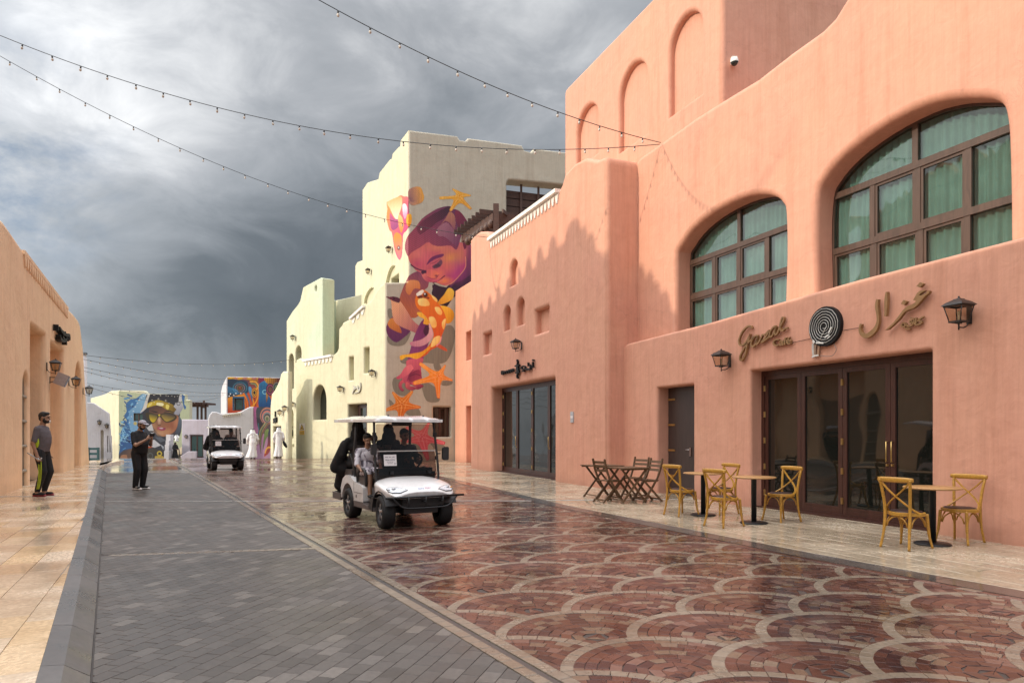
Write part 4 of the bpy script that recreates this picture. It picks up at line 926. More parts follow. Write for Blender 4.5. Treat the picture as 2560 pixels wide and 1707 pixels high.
    M.poly(Qs([(45, 192), (75, 195), (110, 192), (150, 205), (160, 230), (190, 270), (260, 380), (320, 430), (372, 490), (350, 505), (240, 460), (150, 420), (110, 380), (95, 320), (90, 250), (80, 215)]), (222, 160, 120), (150, 70, 96), Q(100, 280), Q(330, 480), streak=.13, sdir=(.6, .8), sc=.8)
    M.poly(Qs([(45, 192), (75, 195), (110, 192), (155, 208), (150, 240), (110, 230), (85, 218)]), (104, 44, 60), (80, 34, 54), Q(60, 195), Q(150, 235)); M.blob(*Q(110, 208), 2.6, 2.6, (20, 14, 18), 1, False, 0, .3)
    # sleeve, arm and hand
    M.poly(Qs([(410, 100), (560, 130), (575, 200), (520, 280), (440, 240), (415, 180)]), (52, 24, 44), (30, 18, 30), Q(420, 110), Q(540, 260), smooth=False)
    M.poly(Qs([(330, 380), (390, 370), (400, 480), (380, 560), (345, 660), (320, 740), (240, 740), (215, 700), (240, 600), (270, 500)]), (130, 60, 110), (110, 40, 90), Q(240, 600), Q(390, 480), streak=.05, sdir=(-.3, 1), sc=.3)
    M.poly(Qs([(370, 400), (398, 390), (396, 470), (360, 500), (340, 460)]), (70, 26, 54))
    M.poly(Qs([(215, 690), (335, 675), (322, 740), (326, 800), (326, 860), (290, 880), (215, 880), (175, 850), (180, 790), (205, 735)]), (206, 96, 112), (150, 50, 84), Q(200, 720), Q(310, 870))
    M.poly(Qs([(196, 745), (245, 725), (262, 765), (225, 800), (165, 834), (136, 838), (128, 824), (160, 800)]), (222, 112, 122), (186, 76, 100), Q(220, 740), Q(140, 835))
    M.poly(Qs([(228, 800), (300, 765), (322, 800), (318, 850), (270, 868), (225, 850)]), (124, 40, 70), (166, 60, 84), Q(240, 800), Q(310, 860)); M.line(Qs([(235, 815), (280, 800), (318, 812)]), 1.5, (92, 26, 54)); M.line(Qs([(262, 765), (232, 800), (215, 850)]), 1.8, (130, 40, 76))
    for f_, c_ in (([(172, 845), (150, 868), (146, 895), (160, 925), (180, 934), (188, 922), (174, 905), (172, 880), (188, 862)], (200, 88, 98)), ([(205, 860), (198, 890), (212, 915), (240, 926), (272, 920), (282, 906), (262, 896), (236, 892), (232, 872)], (210, 98, 102)), ([(240, 868), (262, 890), (300, 900), (334, 902), (340, 888), (318, 878), (290, 872), (268, 860)], (196, 84, 96)), ([(262, 905), (290, 918), (318, 912), (322, 902), (296, 898)], (186, 76, 92))):
        M.poly(Qs(f_), c_, (140, 48, 78), Q(*f_[0]), Q(*f_[4])); M.line(Qs(f_[:6]), 1.0, (104, 30, 58), .7)
    # orange spotted fish
    M.poly(Qs([(455, 235), (500, 180), (540, 125), (580, 150), (570, 210), (520, 240), (470, 255)]), (240, 190, 70), (214, 140, 30), Q(560, 140), Q(470, 250), streak=.14, sdir=(.7, -.7), sc=1.4)
    M.poly(Qs([(470, 270), (520, 270), (565, 295), (582, 340), (560, 390), (520, 402), (500, 360)]), (240, 180, 50), (214, 140, 30), Q(490, 280), Q(570, 390), streak=.14, sdir=(.9, .4), sc=1.4)
    M.poly(Qs([(290, 320), (330, 320), (390, 390), (385, 412), (340, 405), (345, 370), (310, 350)]), (236, 180, 60), (222, 150, 40), Q(290, 320), Q(390, 410), streak=.12, sc=1.3)
    body = [(275, 220), (290, 170), (320, 142), (350, 142), (390, 170), (440, 225), (480, 275), (512, 340), (518, 400), (505, 450), (480, 510), (455, 580), (400, 610), (360, 650), (290, 680), (215, 665), (165, 690), (160, 655), (240, 640), (330, 620), (395, 560), (420, 490), (400, 420), (370, 360), (320, 310), (285, 270)]
    M.poly(Qs(body), (226, 120, 30), (206, 84, 30), Q(330, 160), Q(470, 500), streak=.10, sdir=(.9, -.3), sc=1.6)
    M.poly(Qs([(400, 590), (350, 640), (290, 680), (215, 665), (168, 690), (160, 655), (240, 642), (330, 622), (380, 585)]), (240, 180, 50), (222, 140, 30), Q(200, 660), Q(400, 590))
    M.poly(Qs([(455, 560), (520, 600), (518, 620), (440, 580)]), (196, 84, 50))
    M.poly(Qs([(285, 170), (330, 140), (345, 160), (300, 190)]), (236, 226, 210)); M.poly(Qs([(290, 195), (330, 180), (385, 200), (380, 210), (320, 210)]), (110, 40, 24))
    for e in ([(300, 215), (350, 205), (385, 235), (380, 265), (310, 260)], [(405, 180), (445, 210), (450, 235), (420, 215)], [(430, 280), (460, 275), (487, 310), (480, 335), (450, 325)], [(385, 355), (420, 352), (442, 390), (440, 430), (412, 435), (390, 395)], [(490, 385), (515, 365), (512, 410), (500, 450), (485, 420)], [(420, 520), (470, 500), (465, 550), (400, 590)]):
        M.poly(Qs(e), (250, 214, 130), (240, 180, 90), Q(*e[0]), Q(*e[2]), streak=.06, sc=1.6)
    M.blob(*Q(357, 180), 9, 9.5, (190, 90, 30), 1, False, 0, .25); M.blob(*Q(357, 180), 6, 6.5, (16, 12, 12), 1, False, 0, .2); M.blob(*Q(352, 172), 2, 2.2, (250, 250, 250), 1, False, 0, .3)
    M.poly(Qs([(385, 400), (405, 440), (415, 500), (370, 560), (300, 585), (245, 575), (240, 550), (320, 530), (380, 480)]), (222, 170, 170), (190, 120, 140), Q(400, 430), Q(250, 570), streak=.12, sdir=(.9, -.3), sc=1.2)
    M.line(Qs([(482, 510), (470, 550), (445, 575)]), 3, (226, 140, 150))
    starfish(M, Q(462, 815), Qs([(312, 716), (512, 730), (568, 848), (458, 988), (262, 872)]), (240, 150, 50), (226, 110, 30), (252, 200, 130), .42)
    starfish(M, Q(172, 1035), Qs([(98, 940), (255, 932), (318, 1060), (150, 1200), (32, 1085)]), (214, 120, 24), (196, 84, 20), (250, 200, 120), .44)
    starfish(M, Q(330, 1290), Qs([(205, 1215), (385, 1180), (508, 1342), (375, 1472), (165, 1325)]), (214, 104, 100), (200, 60, 84), (240, 170, 170), .42)
    xc = 1021
    def on(px, py): return PM.at(px, py, .006)
    def on2(px, py): return PLT.at(px, py, .006)
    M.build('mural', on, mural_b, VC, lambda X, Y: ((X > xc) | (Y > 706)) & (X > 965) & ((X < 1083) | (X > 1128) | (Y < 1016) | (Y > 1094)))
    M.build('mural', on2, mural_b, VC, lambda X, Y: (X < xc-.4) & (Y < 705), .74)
boy_mural()

def lady_mural():
    M = Paint(297, 976, 474, 1160, 1.6, .66); rr = random.Random(5)
    T = lambda x, y: (280+x/8.255, 960+y/8.252); Ts = lambda l: [T(*p) for p in l]
    M.poly([(297, 976), (474, 976), (474, 1160), (297, 1160)], (198, 206, 172), smooth=False)
    # blue paper scraps
    M.poly(Ts([(720, 185), (640, 190), (500, 290), (380, 320), (290, 420), (300, 560), (250, 660), (300, 760), (190, 960), (170, 1080), (160, 1320), (170, 1600), (700, 1600), (700, 1000), (640, 560), (690, 330)]), (60, 120, 180), (44, 92, 150), T(600, 300), T(300, 1300))
    for i in range(70):
        x, y = rr.uniform(150, 620), rr.uniform(230, 1500); l, w, a = rr.uniform(40, 130), rr.uniform(16, 46), rr.uniform(-1.2, 1.2)
        x += 90*math.sin(y*.004); c, s_ = math.cos(a), math.sin(a)
        M.poly([T(x+l*c*u-w*s_*v, y+l*s_*u+w*c*v) for u, v in ((-.5, -.5), (.5, -.5), (.5, .5), (-.5, .5))], rr.choice([(30, 60, 110), (80, 150, 210), (120, 180, 224), (40, 90, 160), (24, 44, 84)]), smooth=False, add=True)
    for i in range(14):
        x, y = rr.uniform(180, 360), rr.uniform(240, 900); l, a = rr.uniform(30, 70), rr.uniform(-.8, .8); M.line([T(x, y), T(x+l*math.cos(a), y+l*math.sin(a))], 1.2, (70, 100, 130))
    M.poly(Ts([(600, 230), (700, 190), (740, 200), (660, 420), (600, 560), (600, 700), (380, 700), (360, 560), (480, 440)]), (140, 186, 220), (110, 160, 204), T(600, 230), T(400, 700))
    M.poly(Ts([(360, 700), (600, 700), (560, 1000), (400, 1000)]), (120, 170, 214))
    for k in range(9):
        f = k/8; M.blob(*T(690-330*f, 230+480*f*f+80*f), 2.2, 1.6, (226, 240, 250), .9, False, 0, .4)
    for k in range(12):
        M.ring(*T(200+rr.uniform(0, 190), 860+rr.uniform(0, 420)), rr.uniform(3, 8), rr.uniform(3, 8), .9, (150, 206, 240), rr.uniform(0, 90), rr.uniform(180, 360))
    M.poly(Ts([(170, 1420), (400, 1330), (700, 1400), (760, 1600), (170, 1600)]), (70, 60, 66), (130, 90, 66), T(200, 1400), T(500, 1560)); M.poly(Ts([(190, 1470), (300, 1460), (300, 1580), (180, 1580)]), (170, 120, 90))
    # dark hood and body
    M.poly(Ts([(760, 200), (1430, 215), (1440, 300), (1400, 700), (1450, 760), (1400, 1060), (1260, 1160), (1150, 1300), (1100, 1600), (660, 1600), (700, 1200), (640, 860), (620, 620), (700, 420)]), (30, 30, 44), (52, 56, 70), T(900, 200), T(900, 1500))
    M.poly(Ts([(740, 200), (785, 200), (735, 360), (720, 480), (600, 590), (580, 600), (640, 480), (690, 340)]), (222, 218, 212))
    M.poly(Ts([(1400, 220), (1450, 230), (1440, 330), (1380, 420), (1380, 300)]), (206, 204, 206)); M.poly(Ts([(1440, 230), (1500, 240), (1490, 400), (1530, 470), (1500, 520), (1460, 400)]), (60, 110, 170))
    # face
    M.poly(Ts([(780, 480), (900, 440), (1050, 460), (1200, 560), (1340, 640), (1375, 700), (1350, 860), (1290, 970), (1190, 1040), (1090, 1075), (1020, 1070), (940, 1000), (860, 900), (800, 790), (770, 640)]), (84, 52, 44), (176, 116, 84), T(900, 480), T(1100, 1000))
    for x, y, rx, ry, c, o in ((1250, 830, 26, 26, (150, 80, 56), .8), (1000, 1010, 24, 10, (206, 160, 124), .8), (975, 740, 6, 14, (230, 190, 160), .95), (860, 860, 10, 18, (190, 140, 104), .7), (1130, 980, 20, 12, (196, 140, 100), .7), (1330, 780, 12, 20, (196, 130, 96), .8)): M.blob(*T(x, y), rx, ry, c, o)
    M.poly(Ts([(1380, 660), (1440, 760), (1420, 960), (1290, 1080), (1340, 900), (1370, 760)]), (90, 104, 120), (60, 66, 84), T(1390, 700), T(1320, 1040))
    # golden visor
    M.poly(Ts([(720, 480), (740, 400), (840, 350), (960, 330), (1120, 370), (1250, 420), (1330, 500), (1240, 600), (1130, 530), (1000, 450), (880, 440), (780, 470)]), (206, 176, 40), (120, 92, 24), T(900, 340), T(1260, 560))
    M.poly(Ts([(940, 380), (1060, 400), (1040, 450), (920, 430)]), (250, 240, 190)); M.poly(Ts([(1120, 420), (1180, 440), (1160, 520), (1110, 490)]), (240, 220, 110)); M.poly(Ts([(760, 410), (830, 380), (800, 440), (740, 470)]), (236, 214, 120))
    for x, y in ((830, 340), (960, 310), (1110, 345)): M.blob(*T(x, y), 3.6, 3.8, (120, 112, 96), 1, False, 0, .3); M.blob(*T(x-5, y-8), 1.4, 1.4, (220, 214, 200), 1, False, 0, .4)
    for k in range(5): M.blob(*T(880+k*118, 225+k*5), 1.4, 1.4, (220, 214, 200), .9, False, 0, .4)
    M.poly(Ts([(1270, 460), (1330, 380), (1410, 360), (1480, 470), (1380, 640), (1260, 620), (1330, 520)]), (196, 196, 206), (150, 150, 164), T(1300, 400), T(1400, 620), smooth=False); M.ring(*T(1372, 400), 4, 4.4, 1.6, (70, 66, 60))
    # sunglasses
    M.poly(Ts([(690, 600), (800, 590), (930, 620), (1000, 620), (1110, 585), (1260, 600), (1340, 680), (1270, 760), (1130, 790), (1050, 740), (980, 670), (940, 720), (870, 800), (800, 800), (740, 740)]), (56, 46, 24))
    M.poly(Ts([(780, 620), (920, 630), (930, 700), (870, 780), (810, 770), (775, 700)]), (90, 78, 50), (226, 196, 20), T(850, 630), T(810, 780)); M.poly(Ts([(1020, 640), (1120, 610), (1270, 620), (1290, 700), (1140, 770), (1060, 720)]), (70, 56, 50), (190, 160, 60), T(1150, 620), T(1110, 770)); M.blob(*T(975, 640), 3, 2.4, (236, 214, 60), 1, False, 0, .3)
    M.poly(Ts([(790, 550), (900, 560), (960, 590), (880, 585)]), (34, 24, 26)); M.poly(Ts([(1060, 580), (1180, 540), (1300, 600), (1180, 565)]), (34, 24, 26))
    # lips
    M.poly(Ts([(930, 910), (980, 880), (1020, 890), (1110, 905), (1080, 950), (1020, 955), (960, 935)]), (176, 60, 96), (150, 50, 84), T(960, 890), T(1060, 950)); M.poly(Ts([(970, 905), (1020, 895), (1060, 912), (1010, 920)]), (206, 190, 200)); M.line(Ts([(950, 850), (1000, 840)]), 1.6, (70, 40, 36))
    # scarf planes
    for p, c in (([(700, 880), (820, 820), (860, 960), (760, 960)], (206, 206, 212)), ([(780, 980), (890, 1000), (960, 1100), (820, 1080)], (60, 66, 80)), ([(700, 1130), (880, 1150), (1010, 1260), (880, 1310), (700, 1260)], (206, 206, 214)), ([(880, 1090), (1010, 1090), (1110, 1160), (1000, 1200)], (90, 96, 110)), ([(790, 985), (830, 1010), (880, 980), (830, 1030)], (236, 236, 240)), ([(1000, 1240), (1070, 1290), (1060, 1360)], (170, 176, 190)), ([(690, 1280), (800, 1280), (850, 1300), (700, 1330)], (190, 80, 40)), ([(690, 820), (780, 760), (840, 800), (720, 900)], (30, 32, 44))): M.poly(Ts(p), c, smooth=False)
    M.poly(Ts([(720, 1340), (900, 1330), (1060, 1400), (1060, 1540), (720, 1540)]), (70, 64, 56), (40, 40, 46), T(740, 1340), T(1000, 1540)); M.ring(*T(980, 1430), 5, 5, 3, (206, 180, 60)); M.poly(Ts([(900, 1480), (1060, 1490), (1050, 1560), (900, 1540)]), (196, 166, 70)); M.ring(*T(790, 1480), 6, 7, 2, (90, 96, 100)); M.blob(*T(480, 810), 5, 5, (206, 180, 70), 1, True, 0, .3)
    M.build('mural', lambda px, py: PY.at(px, py, .01), lady, VC, lambda X, Y: ((X < 334) | (X > 357) | (Y < 1032.5) | (Y > 1052.5)) & (Y < 1158) & (Y > 977+np.clip((X-297)/70, 0, 1)*8) & ((X < 464) | (Y > 1001)) & ((X < 458) | (Y > 988)))
lady_mural()

def bird_mural():
    M = Paint(566, 941, 703, 1040, 1.7, .85); V = lambda x, y: (540+x/6.533, 920+y/6.533); Vs = lambda l: [V(*p) for p in l]
    M.poly([(566, 941), (703, 944), (703, 1040), (566, 1040)], (30, 50, 76), (200, 84, 24), V(300, 150), V(500, 700), smooth=False)
    M.poly(Vs([(160, 140), (700, 150), (690, 220), (560, 200), (420, 180), (300, 215), (170, 190)]), (206, 150, 30), (160, 100, 30), V(300, 150), V(600, 220))
    for k in range(7): M.blob(*V(250+k*75, 165), 7, 4, (190, 110, 120) if k % 2 else (230, 180, 60), .8, False, 0, .6)
    M.poly(Vs([(165, 200), (420, 200), (520, 240), (520, 400), (400, 420), (170, 520)]), (24, 44, 66), (30, 60, 84), V(170, 200), V(500, 420))
    for i, c in enumerate(((60, 110, 130), (30, 40, 70), (120, 110, 110), (60, 50, 80), (110, 100, 60), (70, 40, 50), (190, 110, 60))): M.poly([V(390+(118-i*16)*math.cos(a), 325+(98-i*13)*math.sin(a)) for a in np.linspace(0, 2*PI, 15)[:-1]], c)
    M.blob(*V(392, 335), 4.5, 4, (110, 50, 36), 1, False, 0, .3)
    for k in range(9): M.line([V(185+k*18, 300+k*6), V(200+k*20, 350+k*5), V(190+k*20, 400+k*3)], 1.2, (60, 140, 190))
    for x, y in ((215, 455), (235, 420), (325, 412), (405, 412), (290, 440)): M.blob(*V(x, y), 1.8, 1.8, (240, 244, 250), 1, False, 0, .3)
    M.poly(Vs([(160, 520), (280, 460), (440, 440), (470, 500), (470, 720), (150, 720)]), (226, 150, 30), (180, 60, 24), V(300, 450), V(280, 700), streak=.15, sdir=(.5, 1), sc=.9)
    M.poly(Vs([(270, 465), (465, 465), (470, 690), (270, 690)]), (30, 90, 130), smooth=False); M.poly(Vs([(290, 490), (445, 490), (445, 690), (290, 690)]), (14, 20, 22), smooth=False)
    for k in range(8): M.blob(*V(458, 480+k*28), 1.6, 1.6, (14, 26, 40), 1, False, 0, .3); M.blob(*V(282, 480+k*28), 1.6, 1.6, (14, 26, 40), 1, False, 0, .3)
    for k in range(5): M.line(Vs([(450+k*38, 420), (500+k*36, 520+k*8), (520+k*30, 640)]), 5-k*.4, ((226, 120, 30), (60, 110, 140), (200, 70, 24), (230, 150, 40), (120, 50, 24))[k], w1=1)
    M.poly(Vs([(540, 300), (580, 330), (595, 470), (590, 560), (560, 440), (530, 360)]), (90, 150, 190), (30, 70, 110), V(560, 320), V(590, 540))
    for r, c in ((62, (230, 150, 40)), (50, (60, 30, 24)), (38, (226, 170, 70)), (26, (30, 24, 30))): M.poly([V(628+r*.75*math.cos(a), 400+r*1.2*math.sin(a)) for a in np.linspace(0, 2*PI, 13)[:-1]], c)
    M.line(Vs([(560, 220), (650, 230), (690, 300), (660, 340)]), 4, (226, 160, 60)); M.line(Vs([(570, 250), (640, 265), (660, 310)]), 2, (120, 160, 110)); M.line(Vs([(690, 340), (680, 480), (620, 600), (580, 620)]), 3, (230, 150, 40))
    M.poly(Vs([(690, 160), (800, 150), (830, 220), (720, 260)]), (120, 30, 70)); M.poly(Vs([(700, 280), (760, 220), (840, 220), (830, 380), (900, 520), (890, 640), (705, 640), (700, 420)]), (40, 120, 170), (16, 66, 120), V(760, 240), V(800, 620), streak=.12, sdir=(.4, 1), sc=.9)
    for k in range(6):
        for j in range(4): M.ring(*V(725+j*28, 250+k*24), 2, 1.6, .6, (20, 50, 84))
    M.ring(*V(795, 390), 5, 5, 2, (130, 190, 210)); M.poly(Vs([(825, 340), (850, 330), (860, 420), (825, 560), (815, 440)]), (206, 150, 80), (120, 70, 30), V(830, 350), V(830, 540))
    M.poly(Vs([(800, 150), (1050, 160), (1020, 260), (840, 250)]), (196, 140, 40), (90, 30, 30), V(820, 160), V(1000, 240), streak=.3, sdir=(0, 1), sc=.6)
    for r, c in ((100, (60, 40, 60)), (80, (150, 60, 96)), (60, (40, 40, 50)), (44, (110, 70, 60))): M.poly([V(885+r*.7*math.cos(a), 350+r*math.sin(a)) for a in np.linspace(0, 2*PI, 13)[:-1]], c)
    for r, c in ((90, (110, 110, 100)), (70, (40, 36, 60)), (50, (90, 120, 90))): M.poly([V(990+r*.7*math.cos(a), 320+r*math.sin(a)) for a in np.linspace(0, 2*PI, 13)[:-1]], c)
    M.build('mural', lambda px, py: PG.at(px, py, .01), graf, VC, lambda X, Y: ((X < 585) | (X > 607) | (Y < 995.5) | (Y > 1025.5)) & (Y > 942+.02*(X-566)))
    N = Paint(634, 1017, 688, 1150, 1.7, .8)
    N.poly([(634, 1017), (688, 1017), (688, 1150), (634, 1150)], (150, 70, 120), (166, 130, 160), V(640, 650), V(700, 1400), smooth=False)
    N.poly(Vs([(680, 640), (900, 640), (890, 1000), (850, 1100), (700, 1000), (660, 800)]), (40, 50, 66), (70, 56, 60), V(700, 650), V(850, 1000))
    for i, c in enumerate(((170, 110, 90), (60, 70, 90), (190, 110, 100), (110, 120, 124), (60, 50, 60), (150, 140, 120), (90, 100, 70))): N.poly([V(835+(122-i*16)*.95*math.cos(a), 780+(140-i*18)*math.sin(a)+i*8) for a in np.linspace(0, 2*PI, 15)[:-1]], c)
    for k in range(7): N.line(Vs([(860-k*14, 900), (790-k*14, 1010), (740-k*6, 1150), (735, 1330+k*10)]), 3.4, ((120, 80, 70), (90, 70, 56), (150, 120, 90), (70, 84, 60), (110, 130, 110), (170, 140, 90), (60, 56, 56))[k], w1=1)
    N.poly(Vs([(800, 1030), (850, 990), (870, 1060), (810, 1180), (770, 1330), (775, 1180)]), (110, 130, 70), (60, 80, 50), V(840, 1000), V(780, 1300)); N.poly(Vs([(850, 1060), (890, 1000), (890, 1320), (800, 1440), (790, 1400), (840, 1240)]), (40, 46, 70), (150, 50, 40), V(860, 1050), V(800, 1430)); N.ring(*V(870, 1390), 10, 15, 3, (206, 150, 60), 180, 320); N.line(Vs([(690, 900), (700, 1010), (690, 1080)]), 2, (60, 120, 130))
    N.build('mural', lambda px, py: PV2.at(px, py, .01), curvy, VC)
bird_mural()
# ---------------- ground, paving stones, kerbs ----------------
ROADB = plain('bedding_joint_sand', (.055, .040, .033), .55)
SETT = paving('red_brown_setts', [(0, (.125, .050, .036)), (.18, (.088, .036, .029)), (.34, (.140, .058, .040)), (.46, (.062, .027, .025)), (.58, (.112, .052, .041)), (.70, (.185, .120, .082)), (.80, (.185, .098, .076)), (.88, (.215, .150, .108)), (.94, (.150, .085, .058)), (.98, (.070, .033, .032))], (.10, .34), .55, .66)
for e in SETT.node_tree.nodes:
    if e.type == 'VALTORGB' and len(e.color_ramp.elements) > 5: e.color_ramp.interpolation = 'CONSTANT'
BAND = paving('cream_border_setts', [(0, (.215, .166, .124)), (.5, (.26, .205, .155)), (1, (.195, .148, .112))], (.14, .36), .55, .8)
GREYP = paving('grey_pavers', [(0, (.078, .066, .058)), (.35, (.112, .096, .085)), (.7, (.092, .078, .070)), (.88, (.13, .112, .100)), (1, (.17, .146, .128))], (.34, .58), .5, .85, spec=.35)
TILE = paving('beige_slabs', [(0, (.62, .47, .33)), (.5, (.70, .56, .41)), (.75, (.72, .52, .31)), (1, (.66, .47, .32))], (.07, .28), .75, .78)
TILR = paving('sand_tiles', [(0, (.40, .325, .235)), (.5, (.50, .41, .30)), (1, (.44, .35, .25))], (.08, .26), .8, .82)
KERB = paving('grey_kerb_stone', [(0, (.115, .103, .098)), (1, (.15, .135, .128))], (.25, .5), .9, .8)
GROUND = paving('wet_stone_far', [(0, (.33, .27, .21)), (1, (.4, .33, .26))], (.06, .22), .35, .6)
def far_setts():
    m = paving('far_brown_setts', [(0, (.17, .10, .075)), (1, (.2, .12, .09))], (.07, .26), .45, .6)
    nt = m.node_tree; b = nt.nodes['Principled BSDF']
    g = nd(nt, 'ShaderNodeNewGeometry'); br = nd(nt, 'ShaderNodeTexBrick', Scale=4.2); br.inputs['Mortar Size'].default_value = .03
    br.inputs['Color1'].default_value = (.6, .55, .55, 1); br.inputs['Color2'].default_value = (1.3, 1.2, 1.15, 1); br.inputs['Mortar'].default_value = (.35, .3, .3, 1)
    mp = nd(nt, 'ShaderNodeMapping'); mp.inputs['Rotation'].default_value = (0, 0, .3); nt.links.new(g.outputs['Position'], mp.inputs[0]); nt.links.new(mp.outputs[0], br.inputs[0])
    src = b.inputs['Base Color'].links[0].from_socket
    nt.links.new(mixc(nt, 1.0, src, br.outputs[0], 'MULTIPLY'), b.inputs['Base Color'])
    return m
FARS = far_setts()
GREYF = paving('far_grey_paving', [(0, (.19, .16, .14)), (1, (.21, .175, .15))], (.05, .2), .3, .7)
def sheet(name, pts, z, mat, kind='structure', th=.05):
    mb = MB(); mb.prism(pts, lambda x, y: Vector((x, y, z)), lambda x, y: Vector((x, y, z-th)))
    o = mb.build(name, mat); tag(o, kind=kind); return o
# the ground, falling away beyond the crest
mb = MB(); ys = [-25, 0, 20, 38, 60, 100, 160, 260]
vs = [(x, y, (-.055 if y < 39 else gz(y)-.02)) for y in ys for x in (-160, -40, 0, 40, 160)]
mb.add(vs, [(j*5+i, j*5+i+1, (j+1)*5+i+1, (j+1)*5+i) for j in range(len(ys)-1) for i in range(4)])
tag(mb.build('ground', GROUND), kind='structure')
def seg(l, y):
    for (xa, ya), (xb, yb) in zip(l, l[1:]):
        if y <= yb or (xb, yb) == l[-1]: return xa+(xb-xa)*(y-ya)/(yb-ya)
STR = lambda y: .178-.5711*(y-4.17)                      # centre of the cream strip
KL = lambda y: -2.48-.59*(y-4.01)                        # foot of the left kerb
KRP = [(6.2, 2.6), (5.05, 5.0), (4.51, 6.02), (3.37, 8.07), (.95, 13.2), (-1.64, 20.0), (-5.6, 30), (-9.0, 38.5)]
KR = lambda y: seg(KRP, y)
sw = .145
NEAR, MID = 2.4, 26.0
ysamp = [NEAR, 5, 6.02, 8.07, 13.2, 20, MID]
road = sheet('road', [(STR(y)+sw*.9, y) for y in ysamp]+[(KR(y), y) for y in ysamp[::-1]], -.006, ROADB)
lane = sheet('lane', [(KL(NEAR), NEAR), (STR(NEAR)-sw*.9, NEAR), (STR(24.6)-sw*.9, 24.6), (KL(24.6), 24.6)], -.006, ROADB)
farroad = sheet('road', [(STR(MID)+sw*.9, MID), (KR(MID)-.1, MID), (KR(30)-.1, 30), (KR(38.4)-.1, 38.4), (STR(38.4)+sw*.9, 38.4)], -.002, FARS)
farlane = sheet('lane', [(KL(24.6)-.9, 24.6), (STR(24.6)-sw*.9, 24.6), (STR(38.4)-sw*.9, 38.4), (-34, 38.4), (-27, 33.0), (-19.3, 31.2)], -.002, GREYF)
VIEWA = .80
def seen(x, y, m=.6): return y > 2.5 and abs(x) < VIEWA*y+m
def pieces(parent, name, polys, mat, nobj=300, depth=.03, cham=.004, tilt=.0012, z0=0.0, sname=None):
    """stones from 2D outlines: chamfered, slightly tilted; the nearest ones are objects, the rest one joined part"""
    rr = random.Random(len(polys)); L = []
    for p in polys:
        cx = sum(q[0] for q in p[0])/len(p[0]); cy = sum(q[1] for q in p[0])/len(p[0])
        if seen(cx, cy): L.append((cy, cx, p))
    inview = lambda t: abs(t[1]) < .755*t[0] and 1080+HC*F/t[0] < 1712
    L.sort(key=lambda t: (0 if inview(t) else 1, t[0]))
    mb = MB(); k = 0
    for cy, cx, (pts, r, *zz) in L:
        n = len(pts); dz = zz[0] if zz else 0.0
        sz = max(.08, max(math.hypot(q[0]-cx, q[1]-cy) for q in pts)*1.6)
        tx, ty, tz = rr.gauss(0, tilt)/sz, rr.gauss(0, tilt)/sz, rr.gauss(0, tilt*.35)
        zf = lambda x, y: z0+dz+tz+tx*(x-cx)+ty*(y-cy)
        inn = offset_in(pts, cham)
        top = [(x, y, zf(x, y)) for x, y in inn]; mid = [(x, y, zf(x, y)-cham) for x, y in pts]; bot = [(x, y, z0-depth) for x, y in pts]
        fs = [tuple(range(n))]+[(i, n+i, n+(i+1) % n, (i+1) % n) for i in range(n)]+[(n+i, 2*n+i, 2*n+(i+1) % n, n+(i+1) % n) for i in range(n)]
        if k < nobj and inview((cy, cx)):
            q = MB(); q.add([(x-cx, y-cy, z) for x, y, z in top+mid+bot], fs, 0, r); q.build(name, mat, parent, fix=False, loc=(cx, cy, 0)); k += 1
        else: mb.add(top+mid+bot, fs, 0, r)
    if mb.f:
        o = mb.build((sname or name+'s'), mat, parent, fix=False); o['kind'] = 'stuff'
def cut(pts, f):
    """the part of a 2D outline where f(x, y) >= 0"""
    out = []
    for k in range(len(pts)):
        A, B = Vector(pts[k]), Vector(pts[(k+1) % len(pts)]); fa, fb = f(*A), f(*B)
        if fa >= 0: out.append(tuple(A))
        if (fa >= 0) != (fb >= 0): out.append(tuple(A.lerp(B, fa/(fa-fb))))
    return out
def area(p): return abs(sum(p[k][0]*p[(k+1) % len(p)][1]-p[(k+1) % len(p)][0]*p[k][1] for k in range(len(p))))/2 if len(p) > 2 else 0
def cuts(L, fs, amin=.0012):
    out = []
    for t in L:
        p = t[0]
        for f in fs:
            if len(p) > 2: p = cut(p, f)
        if area(p) > amin: out.append((p, *t[1:]))
    return out
